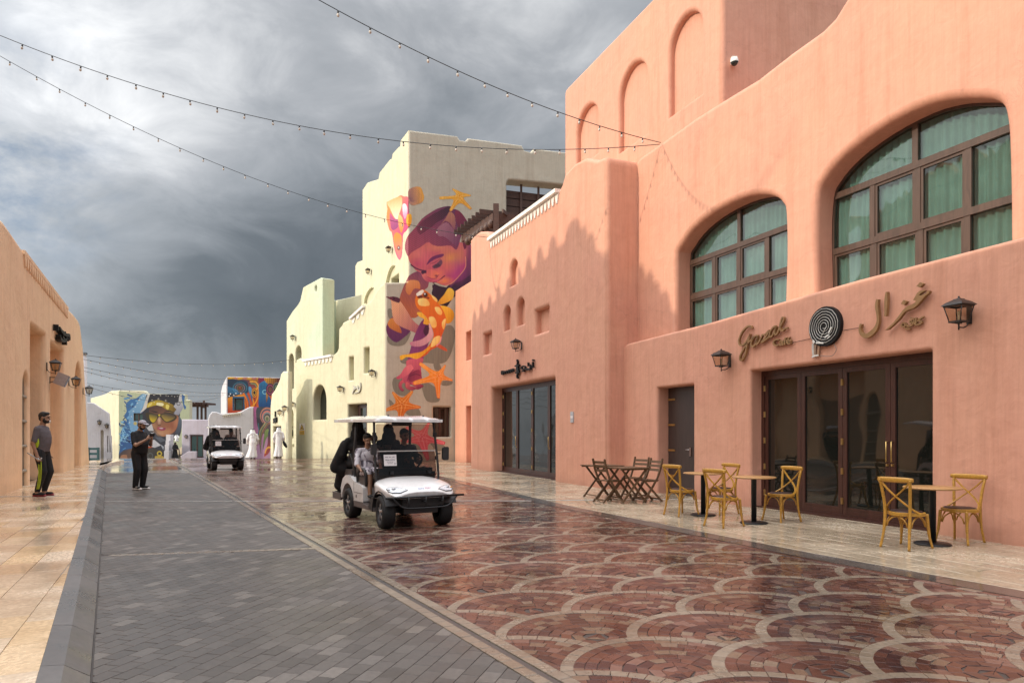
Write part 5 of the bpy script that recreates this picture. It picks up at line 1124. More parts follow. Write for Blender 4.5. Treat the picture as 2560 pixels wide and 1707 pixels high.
# fan pattern of setts
def fans():
    """overlapping round fans: every fan is covered by its right-hand neighbour and by the two fans of the row in front"""
    R = .73; BW = .084; C0 = Vector((1.975, 4.17)); va = Vector((.951, -.02)); vb = Vector((.53, .70)); rr = random.Random(11)
    setts, band = [], []
    to = lambda c, r, t: Vector((c.x+r*math.cos(t), c.y+r*math.sin(t)))
    over = (va, -vb, va-vb, va*2-vb, va-vb*2)
    for j in range(-5, 34):
        for i in range(-34, 22):
            c = C0+va*i+vb*j
            if c.y < 2.6 or c.y > MID+.5 or not seen(c.x, c.y, 1.6) or c.x < STR(c.y)-1.4 or c.x > KR(c.y)+1.2: continue
            def ok(p, m=0.0):
                if p.y > MID or p.y < NEAR or p.x < STR(p.y) or p.x > KR(p.y)+.06: return False
                return all((p-c-o).length > R-m for o in over)
            def clipo(p, c, m):
                for o in over:
                    if len(p) > 2 and min((Vector(q)-c-o).length for q in p) < R-m: p = cut(p, lambda x, y: math.hypot(x-c.x-o.x, y-c.y-o.y)-(R-m))
                return p
            n = int(2*PI*R/.112)
            for k in range(n):
                t0, t1 = 2*PI*k/n+.004, 2*PI*(k+1)/n-.004
                if ok(to(c, R-BW*.5, (t0+t1)/2), .07): band.append((clipo([tuple(to(c, R-BW, t0)), tuple(to(c, R-.002, t0)), tuple(to(c, R-.002, t1)), tuple(to(c, R-BW, t1))], c, -.003), rr.random(), .0025))
            r1 = R-BW*.9
            while r1 > .075:
                r0 = max(.0, r1-.080*rr.uniform(.92, 1.08)); rm = (r0+r1)/2; ph = rr.random()*6
                t = ph; ends = [ph]
                while t < ph+2*PI-.6*.108/max(rm, .06): t += .108/max(rm, .06)*rr.uniform(.75, 1.3); ends.append(t)
                ends[-1] = ph+2*PI
                for t0, t1 in zip(ends, ends[1:]):
                    tm = (t0+t1)/2
                    if not ok(to(c, rm, tm), .12): continue
                    gp = .0015/(rm+.02); q0 = max(r0+.0012, .004)
                    setts.append(([tuple(to(c, q0, t0+gp)), tuple(to(c, r1-.0012, t0+gp)), tuple(to(c, r1-.0012, t1-gp)), tuple(to(c, q0, t1-gp))], rr.random())); setts[-1] = (clipo(setts[-1][0], c, .045), setts[-1][1])
                r1 = r0
            if ok(c, .0): setts.append((clipo([tuple(to(c, r1-.002, 2*PI*q/8)) for q in range(8)], c, .045), rr.random()))
    fc = (lambda x, y: x-STR(y)-sw*.98, lambda x, y: KR(y)-.108-x); setts = cuts(setts, fc, .0008); band = cuts(band, fc)
    pieces(road, 'sett', setts, SETT, 300, .02, .0015, .0009)
    pieces(road, 'border_sett', band, BAND, 300, .02, .0015, .0006)
fans()
# cream strip with the dark channel between its two rows
def strip():
    d = Vector((-.5711, 1)).normalized(); nn = Vector((d.y, -d.x)); rr = random.Random(4); P = []
    o = Vector((STR(2.6), 2.6)); L = (MID+9-2.6)/d.y
    for side in (-1, 1):
        s = 0
        while s < L:
            l = .15; a = o+d*(s+.003); b = o+d*(s+l-.003)
            if b.y < 36: P.append(([tuple(a+nn*side*.028), tuple(b+nn*side*.028), tuple(b+nn*side*.118), tuple(a+nn*side*.118)], rr.random(), .004))
            s += l
    pieces(road, 'strip_sett', P, BAND, 300, .02, .003, .001)
    mb = MB(); mb.prism([tuple(o-nn*.024), tuple(o+nn*.024), tuple(o+d*L+nn*.024), tuple(o+d*L-nn*.024)], lambda x, y: Vector((x, y, -.004)), lambda x, y: Vector((x, y, -.03))); mb.build('drain_channel', plain('channel_grey', (.07, .062, .058), .35), road)
strip()
# grey pavers
def lanes():
    e1 = Vector((.27, .963)).normalized(); e2 = Vector((e1.y, -e1.x)); rr = random.Random(9); P = []; X = []
    for i in range(-160, 75):
        for j in range(-10, 170):
            w, l = .118, .178
            a = e2*(i*w)+e1*(j*l+(l/2 if i % 2 else 0)); c = a+e2*w/2+e1*l/2
            if not (3.0 < c.y < 24.5 and seen(c.x, c.y, .4)): continue
            if c.x < KL(c.y)-.1 or c.x > STR(c.y)+.1: continue
            t = (c.x-KL(c.y))/(STR(c.y)-KL(c.y)); yb = 8.15+.5*t
            side = 1 if c.y > yb else -1
            g = .0017; P.append(([tuple(a+e2*g+e1*g), tuple(a+e2*(w-g)+e1*g), tuple(a+e2*(w-g)+e1*(l-g)), tuple(a+e2*g+e1*(l-g))], rr.random(), side))
    rowd = lambda x, y: y-8.15-.5*(x-KL(y))/(STR(y)-KL(y))
    P = [t[:2] for t in P if True for t in [(cut(t[0], (lambda x, y: rowd(x, y)-.052) if t[2] > 0 else (lambda x, y: -rowd(x, y)-.052)), t[1])] if len(t[0]) > 2]
    P = cuts(P, (lambda x, y: x-KL(y)-.014, lambda x, y: STR(y)-sw*.98-x))
    pieces(lane, 'paver', P, GREYP, 300, .02, .002, .0007)
    n = 24
    for k in range(n):                                            # pale row across the lane
        a, b = (k+.03)/n, (k+.97)/n; p = lambda t, h: (KL(8.15+.5*t)+.12+(STR(8.15+.5*t)-KL(8.15+.5*t)-.22)*t, 8.15+.5*t+h)
        X.append(([p(a, -.047), p(b, -.047), p(b, .047), p(a, .047)], rr.random()))
    pieces(lane, 'pale_sett', X, BAND, 60, .02, .003, .001, .003)
lanes()
# left pavement: big beige slabs, sloped kerb stones
def left_side():
    pv = sheet('pavement', [(KL(2.4)-.33, 2.4), (KL(24.8)-.36, 24.8), (-19.5, 33.4), (PLB.pt(PLB.u(225), 0).x-.6, 33.6), (PLB.pt(PLB.u(0), 0).x-.8, PLB.pt(PLB.u(0), 0).y), (-9.5, 2.4)], .108, TILE, th=.3)
    e1 = Vector((-.50, 1)).normalized(); e2 = Vector((e1.y, -e1.x)); rr = random.Random(21); P = []
    lbx = lambda y: l0.x+(l1.x-l0.x)/(l1.y-l0.y)*(y-l0.y)
    for i in range(-90, 12):
        off = rr.random()*.6
        for j in range(-4, 80):
            w, l = .31, .62; a = e2*(i*w)+e1*(j*l+off); c = a+e2*w/2+e1*l/2
            if not (3.0 < c.y < 33.2 and seen(c.x, c.y, .8)): continue
            if c.x < lbx(c.y)-.25 or c.y > 25 and c.x > -13.6-.55*(c.y-24.8)-.6: continue
            g = .003; q = [a+e2*g+e1*g, a+e2*(w-g)+e1*g, a+e2*(w-g)+e1*(l-g), a+e2*g+e1*(l-g)]
            kl = lambda y: KL(y)-.285
            # cut the slabs along the kerb
            pts = []
            for k in range(4):
                A, B = q[k], q[(k+1) % 4]; ia, ib = A.x < kl(A.y), B.x < kl(B.y)
                if ia: pts.append(tuple(A))
                if ia != ib:
                    fa, fb = A.x-kl(A.y), B.x-kl(B.y); t = fa/(fa-fb); pts.append(tuple(A.lerp(B, t)))
            if len(pts) < 3: continue
            ar = abs(sum(pts[k][0]*pts[(k+1) % len(pts)][1]-pts[(k+1) % len(pts)][0]*pts[k][1] for k in range(len(pts))))/2
            if ar < .01: continue
            P.append((pts, rr.random()))
    pieces(pv, 'paving_slab', P, TILE, 300, .02, .0015, .0006, .12)
    d = Vector((-.59, 1)).normalized(); nn = Vector((-d.y, d.x)); o = Vector((KL(2.4), 2.4)); s = 0
    ke = thing('kerb', 'sloping grey kerb stones along the left pavement', 'kerb', (o.x, o.y, 0))
    while s < (24.9-2.4)/d.y:
        l = .98; a = o+d*(s+.004); b = o+d*(s+l-.004)
        pr = [(0, -.03), (0, .012), (.02, .025), (.13, .10), (.27, .118), (.30, .118), (.30, -.03)]
        mb = MB(); vs = [(*(p+nn*x), z+rr.gauss(0, .001)) for p in (a, b) for x, z in pr]; k = len(pr)
        mb.add(vs, [tuple(range(k))[::-1], tuple(range(k, 2*k))]+[(i, (i+1) % k, k+(i+1) % k, k+i) for i in range(k)], 0, rr.random()); mb.build('kerb_stone', KERB, ke, world=True); s += l
left_side()
# right pavement: running bond of sand tiles with a flush dark kerb
def right_side():
    kw = .30
    lx = lambda y: (10.03-.4043*y)
    rp = sheet('pavement', [(KR(y)+kw*.9, y) for y in (2.6, 5, 6.02, 8.07, 13.2, 20, 30, 37.5)]+[(-4.9, 37.9), (2, 36), (12, 2.6)], -.004, ROADB)
    e1 = Vector((-.3748, .9271)); e2 = Vector((e1.y, -e1.x)); rr = random.Random(31); P = []
    for i in range(-20, 90):
        for j in range(-10, 120):
            w, l = .27, .42; a = e2*(i*w-6)+e1*(j*l+(l/2 if i % 2 else 0)); c = a+e2*w/2+e1*l/2
            if not (3.2 < c.y < 37 and seen(c.x, c.y, .5)): continue
            lim = lx(c.y)+.45 if c.y < 28.5 else 3-.2*(c.y-28)
            if c.x > lim or c.x < KR(c.y)+kw-.1: continue
            g = .005; P.append(([tuple(a+e2*g+e1*g), tuple(a+e2*(w-g)+e1*g), tuple(a+e2*(w-g)+e1*(l-g)), tuple(a+e2*g+e1*(l-g))], rr.random()))
    P = cuts(P, (lambda x, y: x-KR(y)-kw-.125,))
    pieces(rp, 'tile', P, TILR, 300, .02, .005, .0042, .012)
    KERB2 = paving('dark_wet_kerb', [(0, (.095, .08, .072)), (1, (.125, .105, .095))], (.10, .3), .7, .75)
    ke = thing('kerb', 'flush dark grey kerb stones between the red setts and the right pavement', 'kerb', (1, 13, 0)); 
    y = 4.2
    while y < 36:
        dy = .85; q = [(KR(y+.004), y+.004), (KR(y+dy-.004), y+dy-.004), (KR(y+dy-.004)+kw, y+dy+.09), (KR(y+.004)+kw, y+.1)]
        mb = MB(); r = rr.random()
        mb.prism(q, lambda a, b: Vector((a, b, .010+.004*(0))), lambda a, b: Vector((a, b, -.03)), r=r); mb.build('kerb_stone', KERB2, ke, world=True); y += dy
    # row of small setts inside the kerb and a pale trim row along it
    T = []; y = 4.2
    while y < 26:
        dy = .16; T.append(([(KR(y)-.10, y), (KR(y+dy-.006)-.10, y+dy-.006), (KR(y+dy-.006)-.012, y+dy+.02), (KR(y)-.012, y+.026)], rr.random(), .004)); y += dy
    pieces(rp, 'edge_sett', T, SETT, 120, .02, .003, .001)
    T = []; y = 4.2
    while y < 26:
        dy = .30; x0 = kw+.008; T.append(([(KR(y)+x0, y+.09), (KR(y+dy-.006)+x0, y+dy+.09), (KR(y+dy-.006)+x0+.11, y+dy+.12), (KR(y)+x0+.11, y+.12)], rr.random(), .0)); y += dy
    pieces(rp, 'edge_tile', T, TILR, 100, .02, .003, .001, .013)
right_side()
# crossing stripes far up the road, metal line across the street
rs = random.Random(2)
for k in range(11):
    x = -15.8+k*1.25; mb = MB(); d = Vector((-.45, .9)).normalized(); a = Vector((x, 29.6)); w = Vector((d.y, -d.x))*.5
    mb.prism([tuple(a), tuple(a+w), tuple(a+w+d*2.4), tuple(a+d*2.4)], lambda x, y: Vector((x, y, .002)), lambda x, y: Vector((x, y, -.01)), r=rs.random()); mb.build('crossing_stripe', BAND, farroad)
mb = MB(); LS = plain('joint_strip_metal', (.55, .54, .52), .35)
mb.bar((KL(14.5), 14.5, .004), (KR(14.6), 14.6, .004), .035, .012); mb.bar((KL(14.5)-.3, 14.47, .122), (PLB.p.x+PLB.d.x*((14.3-PLB.p.y)/PLB.d.y), 14.3, .122), .035, .012); mb.bar((KR(14.6)+.32, 14.62, .014), (4.15, 14.9, .014), .035, .012)
mj = mb.build('joint_strip', LS); tag(mj, 'thin pale metal joint strip running straight across the whole street', 'joint strip')
# ---------------- wall lanterns ----------------
def make_lantern(label):
    t = thing('wall_lantern', label, 'lantern')
    mb = MB(); mb.box((0, -.012, -.08), (.07, .024, .26)); mb.build('wall_plate', LAMPM, t)
    mb = MB(); mb.tube([(0, -.02, -.17), (0, -.06, -.24), (0, -.14, -.27), (0, -.24, -.27)], .010, 6); mb.tube([(0, -.24, -.31), (0, -.24, -.20)], .012, 6); mb.build('arm', LAMPM, t)
    c = Vector((0, -.24, 0)); b, tp = .085, .135
    mb = MB()
    for sx in (-1, 1):
        for sy in (-1, 1): mb.tube([c+Vector((sx*b, sy*b, -.19)), c+Vector((sx*tp, sy*tp, .04))], .0085, 5)
    for s, z, w in ((b, -.19, .022), (tp, .04, .018)):
        for k in (-1, 1): mb.box(c+Vector((0, k*s, z)), (2*s+w, w, w)); mb.box(c+Vector((k*s, 0, z)), (w, 2*s-w, w))
    mb.box(c+Vector((0, 0, -.2)), (.06, .06, .04)); mb.build('frame', LAMPM, t)
    for k, (dx, dy) in enumerate(((1, 0), (-1, 0), (0, 1), (0, -1))):
        n = Vector((dx, dy, 0)); s = Vector((-dy, dx, 0)); q = MB()
        q.add([c+n*b+s*b*.93+Vector((0, 0, -.18)), c+n*b-s*b*.93+Vector((0, 0, -.18)), c+n*tp-s*tp*.93+Vector((0, 0, .03)), c+n*tp+s*tp*.93+Vector((0, 0, .03))], [(0, 1, 2, 3)]); q.build('pane', LGLASS, t)
    mb = MB(); prof = [(.165, .048), (.155, .062), (.115, .10), (.055, .135), (.05, .145)]
    vs = [c+Vector((sx*r, sy*r, z)) for r, z in prof for sx, sy in ((-1, -1), (1, -1), (1, 1), (-1, 1))]
    mb.add(vs, [(i*4+j, i*4+(j+1) % 4, (i+1)*4+(j+1) % 4, (i+1)*4+j) for i in range(4) for j in range(4)]+[(16, 17, 18, 19), (3, 2, 1, 0)]); mb.build('roof', LAMPM, t)
    mb = MB(); mb.lathe([(.0, .19), (.012, .185), (.016, .175), (.008, .165), (.028, .158), (.028, .145), (0, .145)], 8, c); mb.build('finial', LAMPM, t)
    mb = MB(); mb.tube([c+Vector((0, 0, -.18)), c+Vector((0, 0, -.08))], .014, 6); mb.ell(c+Vector((0, 0, -.06)), (.022, .022, .035), 8, 6); mb.build('bulb_holder', plain('ivory_bulb', (.7, .6, .42), .4), t)
    return t
LAN = make_lantern('wrought iron wall lantern on the pink cafe front, right of the gold Arabic lettering')
def lantern(P, px, py, label, scale=1.0, first=[True]):
    scale *= .92
    o = LAN if first[0] else copy_tree(LAN); first[0] = False
    q = P.shift(.24*scale).at(px, py); q = q-P.n*.24*scale
    o.location = q; o.rotation_euler = (0, 0, math.atan2(P.n.x, -P.n.y)); o.scale = (scale,)*3; o['label'] = label; o['group'] = 'lanterns on the house walls'
lantern(PL, 2397, 772, 'wrought iron wall lantern on the pink cafe front, right of the gold Arabic lettering')
lantern(PL, 1803, 893, 'wrought iron wall lantern on the pink cafe front, left of the gold script lettering')
lantern(PS, 1289, 858, 'wrought iron wall lantern above the black lettering on the pink shop')
lantern(PLB, 139, 911, 'wall lantern nearest the camera on the peach building, above the floodlight')
lantern(PLB, 190, 951, 'middle lantern of the peach building, in front of the arched recess')
lantern(PLB, 223, 973, 'lantern on the far end of the peach building, standing out against the sky')
lantern(PLT, 971, 621, 'topmost lantern of the cream tower, beside the painted goldfish', .95)
lantern(PLT, 919.5, 676, 'lantern on the cream tower side, below and left of the painted goldfish', .95)
lantern(PT2, 731, 842, 'lantern high on the mint patched wall above the dark arches', .95)
lantern(PLL, 929, 930, 'lantern on the sunlit cream wall beside the mural corner', .95)
lantern(PLL, 849.6, 970, 'lantern on the sunlit cream wall between the arched window and the faded lettering', .95)
lantern(PT2, 730, 1009, 'lantern just above the small arched niche next to the corner shop', .95)
lantern(PC, 711, 1019, 'right lantern of the pair on the cream corner shop', .95)
lantern(PC, 699, 1029, 'left lantern of the pair on the cream corner shop', .95)
lantern(PN, 248.6, 1054, 'left lantern of the pair on the shaded white house', 1.05)
lantern(PN, 267, 1063, 'right lantern of the pair on the shaded white house', 1.05)
lantern(PH, 465, 1090, 'small lantern left of the glass door of the lilac house', 1.0)
PN0 = PLB.shift(.02)
mb = MB(); t = thing('floodlight', 'grey box floodlight on a bracket below the nearest lantern of the peach building', 'floodlight', PLB.at(124, 948))
L = t.location; n = PLB.n; d = PLB.d; z = Vector((0, 0, 1))
mb = MB(); mb.bar(-z*.12, z*.08, .03, .03); mb.bar(z*.06, n*.16+z*.06, .025, .025); mb.bar(-z*.10, n*.14-z*.04, .02, .02); mb.build('bracket', BLACKM, t)
R = Matrix((d, n, z)).transposed() @ Matrix.Rotation(math.radians(-24), 3, 'X'); mb = MB(); mb.box(n*.30, (.26, .30, .36), R); mb.build('housing', plain('floodlight_grey', (.42, .36, .35), .5), t)
mb = MB(); mb.box(n*.30+R @ Vector((0, .154, 0)), (.24, .008, .33), R); mb.build('lens', DGLASS, t)

# ---------------- bentwood chairs and round tables ----------------
def make_chair(label):
    t = thing('cafe_chair', label, 'chair', group='bentwood cross back chairs outside the cafe')
    pad = [(.20*math.cos(a)*(1+.04*math.cos(4*a)), .195*math.sin(a)*(1+.04*math.cos(4*a))) for a in np.linspace(0, 2*PI, 29)[:-1]]
    rim = [(x*1.09, y*1.09) for x, y in pad]
    mb = MB(); n = len(pad)
    vs = [(x, y, .415) for x, y in rim]+[(x, y, .452) for x, y in rim]+[(x*.90, y*.90, .458) for x, y in rim]
    mb.add(vs, [(i, (i+1) % n, n+(i+1) % n, n+i) for i in range(n)]+[(n+i, n+(i+1) % n, 2*n+(i+1) % n, 2*n+i) for i in range(n)]+[tuple(range(n))[::-1]]); mb.build('seat_frame', OAK, t)
    mb = MB(); vs = [(x*.97, y*.97, .455) for x, y in pad]+[(x*.90, y*.90, .468) for x, y in pad]+[(x*.5, y*.5, .474) for x, y in pad]
    mb.add(vs, [(k*n+i, k*n+(i+1) % n, (k+1)*n+(i+1) % n, (k+1)*n+i) for k in (0, 1) for i in range(n)]+[tuple(range(2*n, 3*n))], smooth=True); mb.build('seat_pad', LEATH, t)
    for s in (-1, 1):
        mb = MB(); mb.tube(crom([(s*.16, -.165, .43), (s*.168, -.175, .30), (s*.18, -.19, .14), (s*.205, -.215, 0)], 4), [.021]*4+[.019]*4+[.015]*5, 8); mb.build('leg', OAK, t)
        mb = MB(); mb.tube(crom([(s*.185, .245, 0), (s*.165, .205, .20), (s*.16, .185, .43), (s*.168, .195, .60), (s*.185, .225, .78), (s*.20, .25, .865)], 4), [.016]*5+[.019]*12+[.017]*4, 8); mb.build('back_post', OAK, t)
    mb = MB()
    def rail(a, b):
        x = -.225+.45*a; y = .25+.03*math.cos((a-.5)*PI)-.02; ang = 2*PI*b; hh = .036*(1-.25*abs(2*a-1)**4)
        return Vector((x, y+.016*math.cos(ang), .865+hh*math.sin(ang)))
    mb.grid(rail, 14, 10); mb.add([rail(0, b/10) for b in range(10)], [tuple(range(10))]); mb.add([rail(1, b/10) for b in range(10)], [tuple(range(10))[::-1]]); mb.build('top_rail', OAK, t)
    for s in (-1, 1):                                             # the crossed slats run down to the seat's sides
        p = crom([(s*.175, .232+.004*s, .83), (s*.07, .228+.006*s, .72), (-s*.07, .205+.006*s, .60), (-s*.165, .14, .50), (-s*.20, .03, .44)], 5)
        mb = MB(); 
        for a, b in zip(p, p[1:]): mb.bar(a, tuple(Vector(b)+(Vector(b)-Vector(a))*.08), .012, .030, up=(0, 1, 0))
        mb.build('cross_slat', OAK, t)
    for a, b in (((-.163, -.17), (.163, -.17)), ((-.163, .19), (.163, .19)), ((-.163, -.17), (-.163, .19)), ((.163, -.17), (.163, .19))):
        a, b = Vector((*a, 0)), Vector((*b, 0)); mb = MB(); pts = []
        for k in range(13):
            f = k/12; q = a.lerp(b, .08+.84*f); q.z = .27+.135*math.sin(PI*f)**.55; pts.append(q)
        mb.tube(pts, .0095, 6); mb.build('arch_brace', OAK, t)
    return t
CH = [((1669, 1286), (1710, 1292), (1752, 1290), (2.98, 12.0), 'bentwood chair in front of the dark side door, leftmost of the honey coloured chairs'),
      (0, 0, 0, (3.30, 10.62), 'bentwood chair nearest the kerb, between the two left round tables'),
      (0, 0, 0, (3.74, 12.22), 'bentwood chair behind the second round table, its back towards the pink pier'),
      (0, 0, 0, (4.42, 11.21), 'bentwood chair right of the middle round table, in front of the glazed doors'),
      (0, 0, 0, (4.99, 8.64), 'nearest bentwood chair, left of the rightmost round table'),
      (0, 0, 0, (5.93, 9.04), 'bentwood chair at far right against the pink wall')]
chair0 = make_chair(CH[0][4])
ZP = .012
fr_ = math.atan2(.927, -.375)
for i, c in enumerate(CH):
    o = chair0 if i == 0 else copy_tree(chair0)
    f = Vector((.86, .50)) if i in (0, 1, 4) else Vector((-.88, -.47)) if i != 3 else Vector((-.93, -.37))
    o.location = (c[3][0], c[3][1], ZP); o.rotation_euler = (0, 0, math.atan2(f.x, -f.y)+(0, .06, -.05, .04, -.03, .05)[i]); o['label'] = c[4]
def make_table(label):
    t = thing('cafe_table', label, 'table', group='round cafe tables on black pedestals')
    mb = MB(); mb.lathe([(0, .722), (.31, .722), (.335, .728), (.342, .738), (.335, .748), (0, .75)], 40); mb.build('table_top', TOPW, t)
    mb = MB(); mb.lathe([(.0, .025), (.041, .025), (.041, .70), (.10, .712), (.10, .721), (0, .721)], 18); mb.build('pedestal', BLACKM, t)
    mb = MB(); mb.lathe([(0, .0), (.215, .0), (.218, .012), (.20, .024), (.05, .032), (0, .032)], 32); mb.build('base', BLACKM, t)
    return t
tb = make_table('round oak topped table on a black pedestal near the dark side door')
for i, (x, y, l) in enumerate(((3.36, 12.0, tb['label']), (3.88, 10.95, 'round oak topped table in front of the pink pier left of the glazed doors'), (5.47, 8.88, 'round oak topped table at right, between two chairs in front of the doors'))):
    o = tb if i == 0 else copy_tree(tb); o.location = (x, y, ZP); o['label'] = l; o.rotation_euler = (0, 0, i*.7)
# ---------------- folding teak set ----------------
def make_fchair(label):
    t = thing('folding_chair', label, 'chair', group='slatted folding chairs by the wall'); w = .20
    for s in (-1, 1):
        mb = MB(); p = [(s*w, -.24, 0), (s*w, .0, .32), (s*w, .12, .50), (s*w, .20, .70), (s*w, .245, .885)]
        for a, b in zip(p, p[1:]): mb.bar(a, tuple(Vector(b)+(Vector(b)-Vector(a)).normalized()*.012), .024, .042, up=(0, 1, 0))
        mb.ell((s*w, .248, .89), (.013, .022, .022), 8, 6); mb.build('back_leg', TEAK, t)
        mb = MB(); mb.bar((s*(w-.03), .26, 0), (s*(w-.03), -.19, .44), .022, .038, up=(0, 1, 0)); mb.build('front_leg', TEAK, t)
    for k in range(3):
        mb = MB(); z = .66+k*.085; mb.box((0, .185+k*.02, z), (2*w-.02, .014, .052), Matrix.Rotation(-.22, 3, 'X')); mb.build('back_slat', TEAK, t)
    for k in range(6):
        mb = MB(); mb.box((0, -.19+k*.066, .448), (2*w-.03, .052, .018)); mb.build('seat_slat', TEAK, t)
    for s in (-1, 1): mb = MB(); mb.box((s*(w-.03), -.03, .43), (.02, .36, .02)); mb.build('seat_rail', TEAK, t)
    for y, z in ((.22, .05), (-.19, .09)): mb = MB(); mb.box((0, y, z), (2*w-.05, .018, .03)); mb.build('stretcher', TEAK, t)
    return t
def make_ftable(label):
    t = thing('folding_table', label, 'table', group='slatted folding tables by the wall'); w, dp = .36, .36
    for k in range(9):
        mb = MB(); mb.box((-w+.04+k*.08, 0, .715), (.072, 2*dp, .018)); mb.build('top_slat', TEAK, t)
    mb = MB()
    for s in (-1, 1): mb = MB(); mb.box((0, s*.30, .692), (2*w-.02, .03, .03)); mb.build('top_rail', TEAK, t)
    for s in (-1, 1):
        for k in (-1, 1):
            mb = MB(); mb.bar((-k*.31, s*(.26+.028*k), 0), (k*.27, s*(.26+.028*k), .685), .022, .042, up=(0, 0, 1)); mb.build('leg', TEAK, t)
    for x, l in ((-.26, .55), (.24, .48)): mb = MB(); mb.box((x, 0, .06), (.03, l, .02)); mb.build('stretcher', TEAK, t)
    return t
fa = Vector((.87, .5)); ang = lambda f: math.atan2(f.x, -f.y)
ft = make_ftable('folding slatted teak table by the pink wall, rear left of the folding set')
for i, (x, y, a, l) in enumerate(((2.02, 15.3, .42, ft['label']), (2.42, 14.35, .42, 'folding slatted teak table at the front of the folding set, chairs pushed against it'))):
    o = ft if i == 0 else copy_tree(ft); o.location = (x, y, ZP); o.rotation_euler = (0, 0, a); o['label'] = l
fc = make_fchair('folding teak chair at the left of the folding set, back to the camera')
for i, (x, y, f, l) in enumerate(((2.02, 14.35, fa, fc['label']), (2.72, 15.15, -fa, 'folding teak chair at the rear of the folding set, behind the front table'), (2.86, 14.45, -fa, 'folding teak chair at the right end of the folding set, facing left'))):
    o = fc if i == 0 else copy_tree(fc); o.location = (x, y, ZP); o.rotation_euler = (0, 0, ang(f)+(0, .15, -.1)[i]); o['label'] = l

# ---------------- lettering and signs ----------------
GOLD = plain('bronze_lettering', (.30, .17, .075), .45, .2)
BLKL = plain('black_lettering', (.009, .009, .010), .55, spec=.25)
def ribbon(mb, P, pts, w, off, th, smooth=True, n=5):
    """a letter stroke: pts (px, py[, width]) traced on the wall, thickened outwards"""
    q = [tuple(p) if len(p) == 3 else (*p, w) for p in pts]
    if smooth and len(q) > 2: q = crom(q, n)
    U = [P.uv(p[0], p[1]) for p in q]
    Lf, Rt = [], []
    for i in range(len(U)):
        a, b = Vector(U[max(0, i-1)]), Vector(U[min(len(U)-1, i+1)]); d = (b-a); d = d.normalized() if d.length > 1e-9 else Vector((1, 0)); nn = Vector((-d.y, d.x)); c = Vector(U[i])
        s = F/(P.pt(*U[i]).y); ww = q[i][2]/s/2
        Lf.append(c+nn*ww); Rt.append(c-nn*ww)
    k = len(U); v = []
    for o in (off, off-th):
        v += [P.pt(p.x, p.y, o) for p in Lf]+[P.pt(p.x, p.y, o) for p in Rt]
    f = []
    for i in range(k-1):
        f += [(i, i+1, k+i+1, k+i), (2*k+i, 3*k+i, 3*k+i+1, 2*k+i+1), (i, 2*k+i, 2*k+i+1, i+1), (k+i, k+i+1, 3*k+i+1, 3*k+i)]
    f += [(0, k, 3*k, 2*k), (k-1, 3*k-1, 4*k-1, 2*k-1)]
    mb.add(v, f)
def lsign(label, cat, P, px, py): return thing('wall_lettering', label, cat, P.at(px, py))
def text_on(P, txt, px0, py0, px1, hpx, off, parent, mat, name='lettering', th=.03, bold=.0):
    """Latin text set between two traced baseline points"""
    cu = bpy.data.curves.new('t', 'FONT'); cu.body = txt; cu.size = 1; cu.extrude = .001; cu.offset = bold
    ob = bpy.data.objects.new('t', cu); COL.objects.link(ob); bpy.context.view_layer.update()
    me = bpy.data.meshes.new_from_object(ob.evaluated_get(bpy.context.evaluated_depsgraph_get())); bpy.data.objects.remove(ob); bpy.data.curves.remove(cu)
    co = np.empty(len(me.vertices)*3); me.vertices.foreach_get('co', co); co = co.reshape(-1, 3); x0, x1 = co[:, 0].min(), co[:, 0].max(); y1 = co[:, 1].max()
    a, b = P.uv(*px0) if isinstance(px0, tuple) else P.uv(px0, py0), P.uv(*px1); hv = P.uv(px0[0], px0[1]-hpx)[1]-a[1]
    zs = np.where(co[:, 2] > 0, off, off-th)
    for v, c, z in zip(me.vertices, co, zs):
        t = (c[0]-x0)/(x1-x0); v.co = P.pt(a[0]+(b[0]-a[0])*t, a[1]+(b[1]-a[1])*t+c[1]/y1*hv, z)-parent.location
    me.materials.clear(); me.materials.append(mat); me.name = name; me.update(); return link(name, me, parent)
G = lambda x, y, *w: (1840+x/12.0625, 780+y/12.0625, *w)
ls = lsign('bronze cursive lettering Gazal Cafe above the glazed doors', 'lettering', PL, 1900, 850)
for nm, pts in (('letter_g', [(555, 500), (530, 440), (460, 430), (370, 480), (270, 600), (200, 740), (165, 870), (185, 980), (255, 1010), (340, 960), (420, 850), (480, 740), (505, 665), (470, 820), (420, 980), (392, 1110), (370, 1240), (310, 1390), (245, 1460), (200, 1430), (205, 1330), (270, 1190), (360, 1040), (450, 930), (560, 825), (640, 750)]),
                ('letter_a', [(735, 730), (690, 715), (620, 770), (560, 870), (535, 980), (560, 1045), (610, 1040), (670, 950), (740, 740), (700, 870), (690, 950), (720, 975), (780, 900), (830, 800), (880, 690)]),
                ('letter_z', [(870, 690), (960, 680), (1080, 560), (1020, 690), (930, 820), (840, 925), (960, 850), (1090, 735)]),
                ('letter_a', [(1290, 430), (1230, 450), (1150, 540), (1100, 650), (1100, 740), (1150, 750), (1220, 640), (1300, 435), (1260, 560), (1250, 650), (1290, 685), (1345, 620), (1390, 500)]),
                ('letter_l', [(1390, 500), (1450, 390), (1515, 250), (1520, 175), (1475, 180), (1440, 280), (1415, 420), (1430, 540), (1480, 570), (1560, 500), (1640, 480)])):
    mb = MB(); ribbon(mb, PL, [G(*p) for p in pts], 3.9, .075, .05); mb.build(nm, GOLD, ls, world=True)
text_on(PL, 'Café', G(1185, 1040), 0, G(1735, 960), 17.5, .07, ls, GOLD, 'letters_cafe', .05, .02)
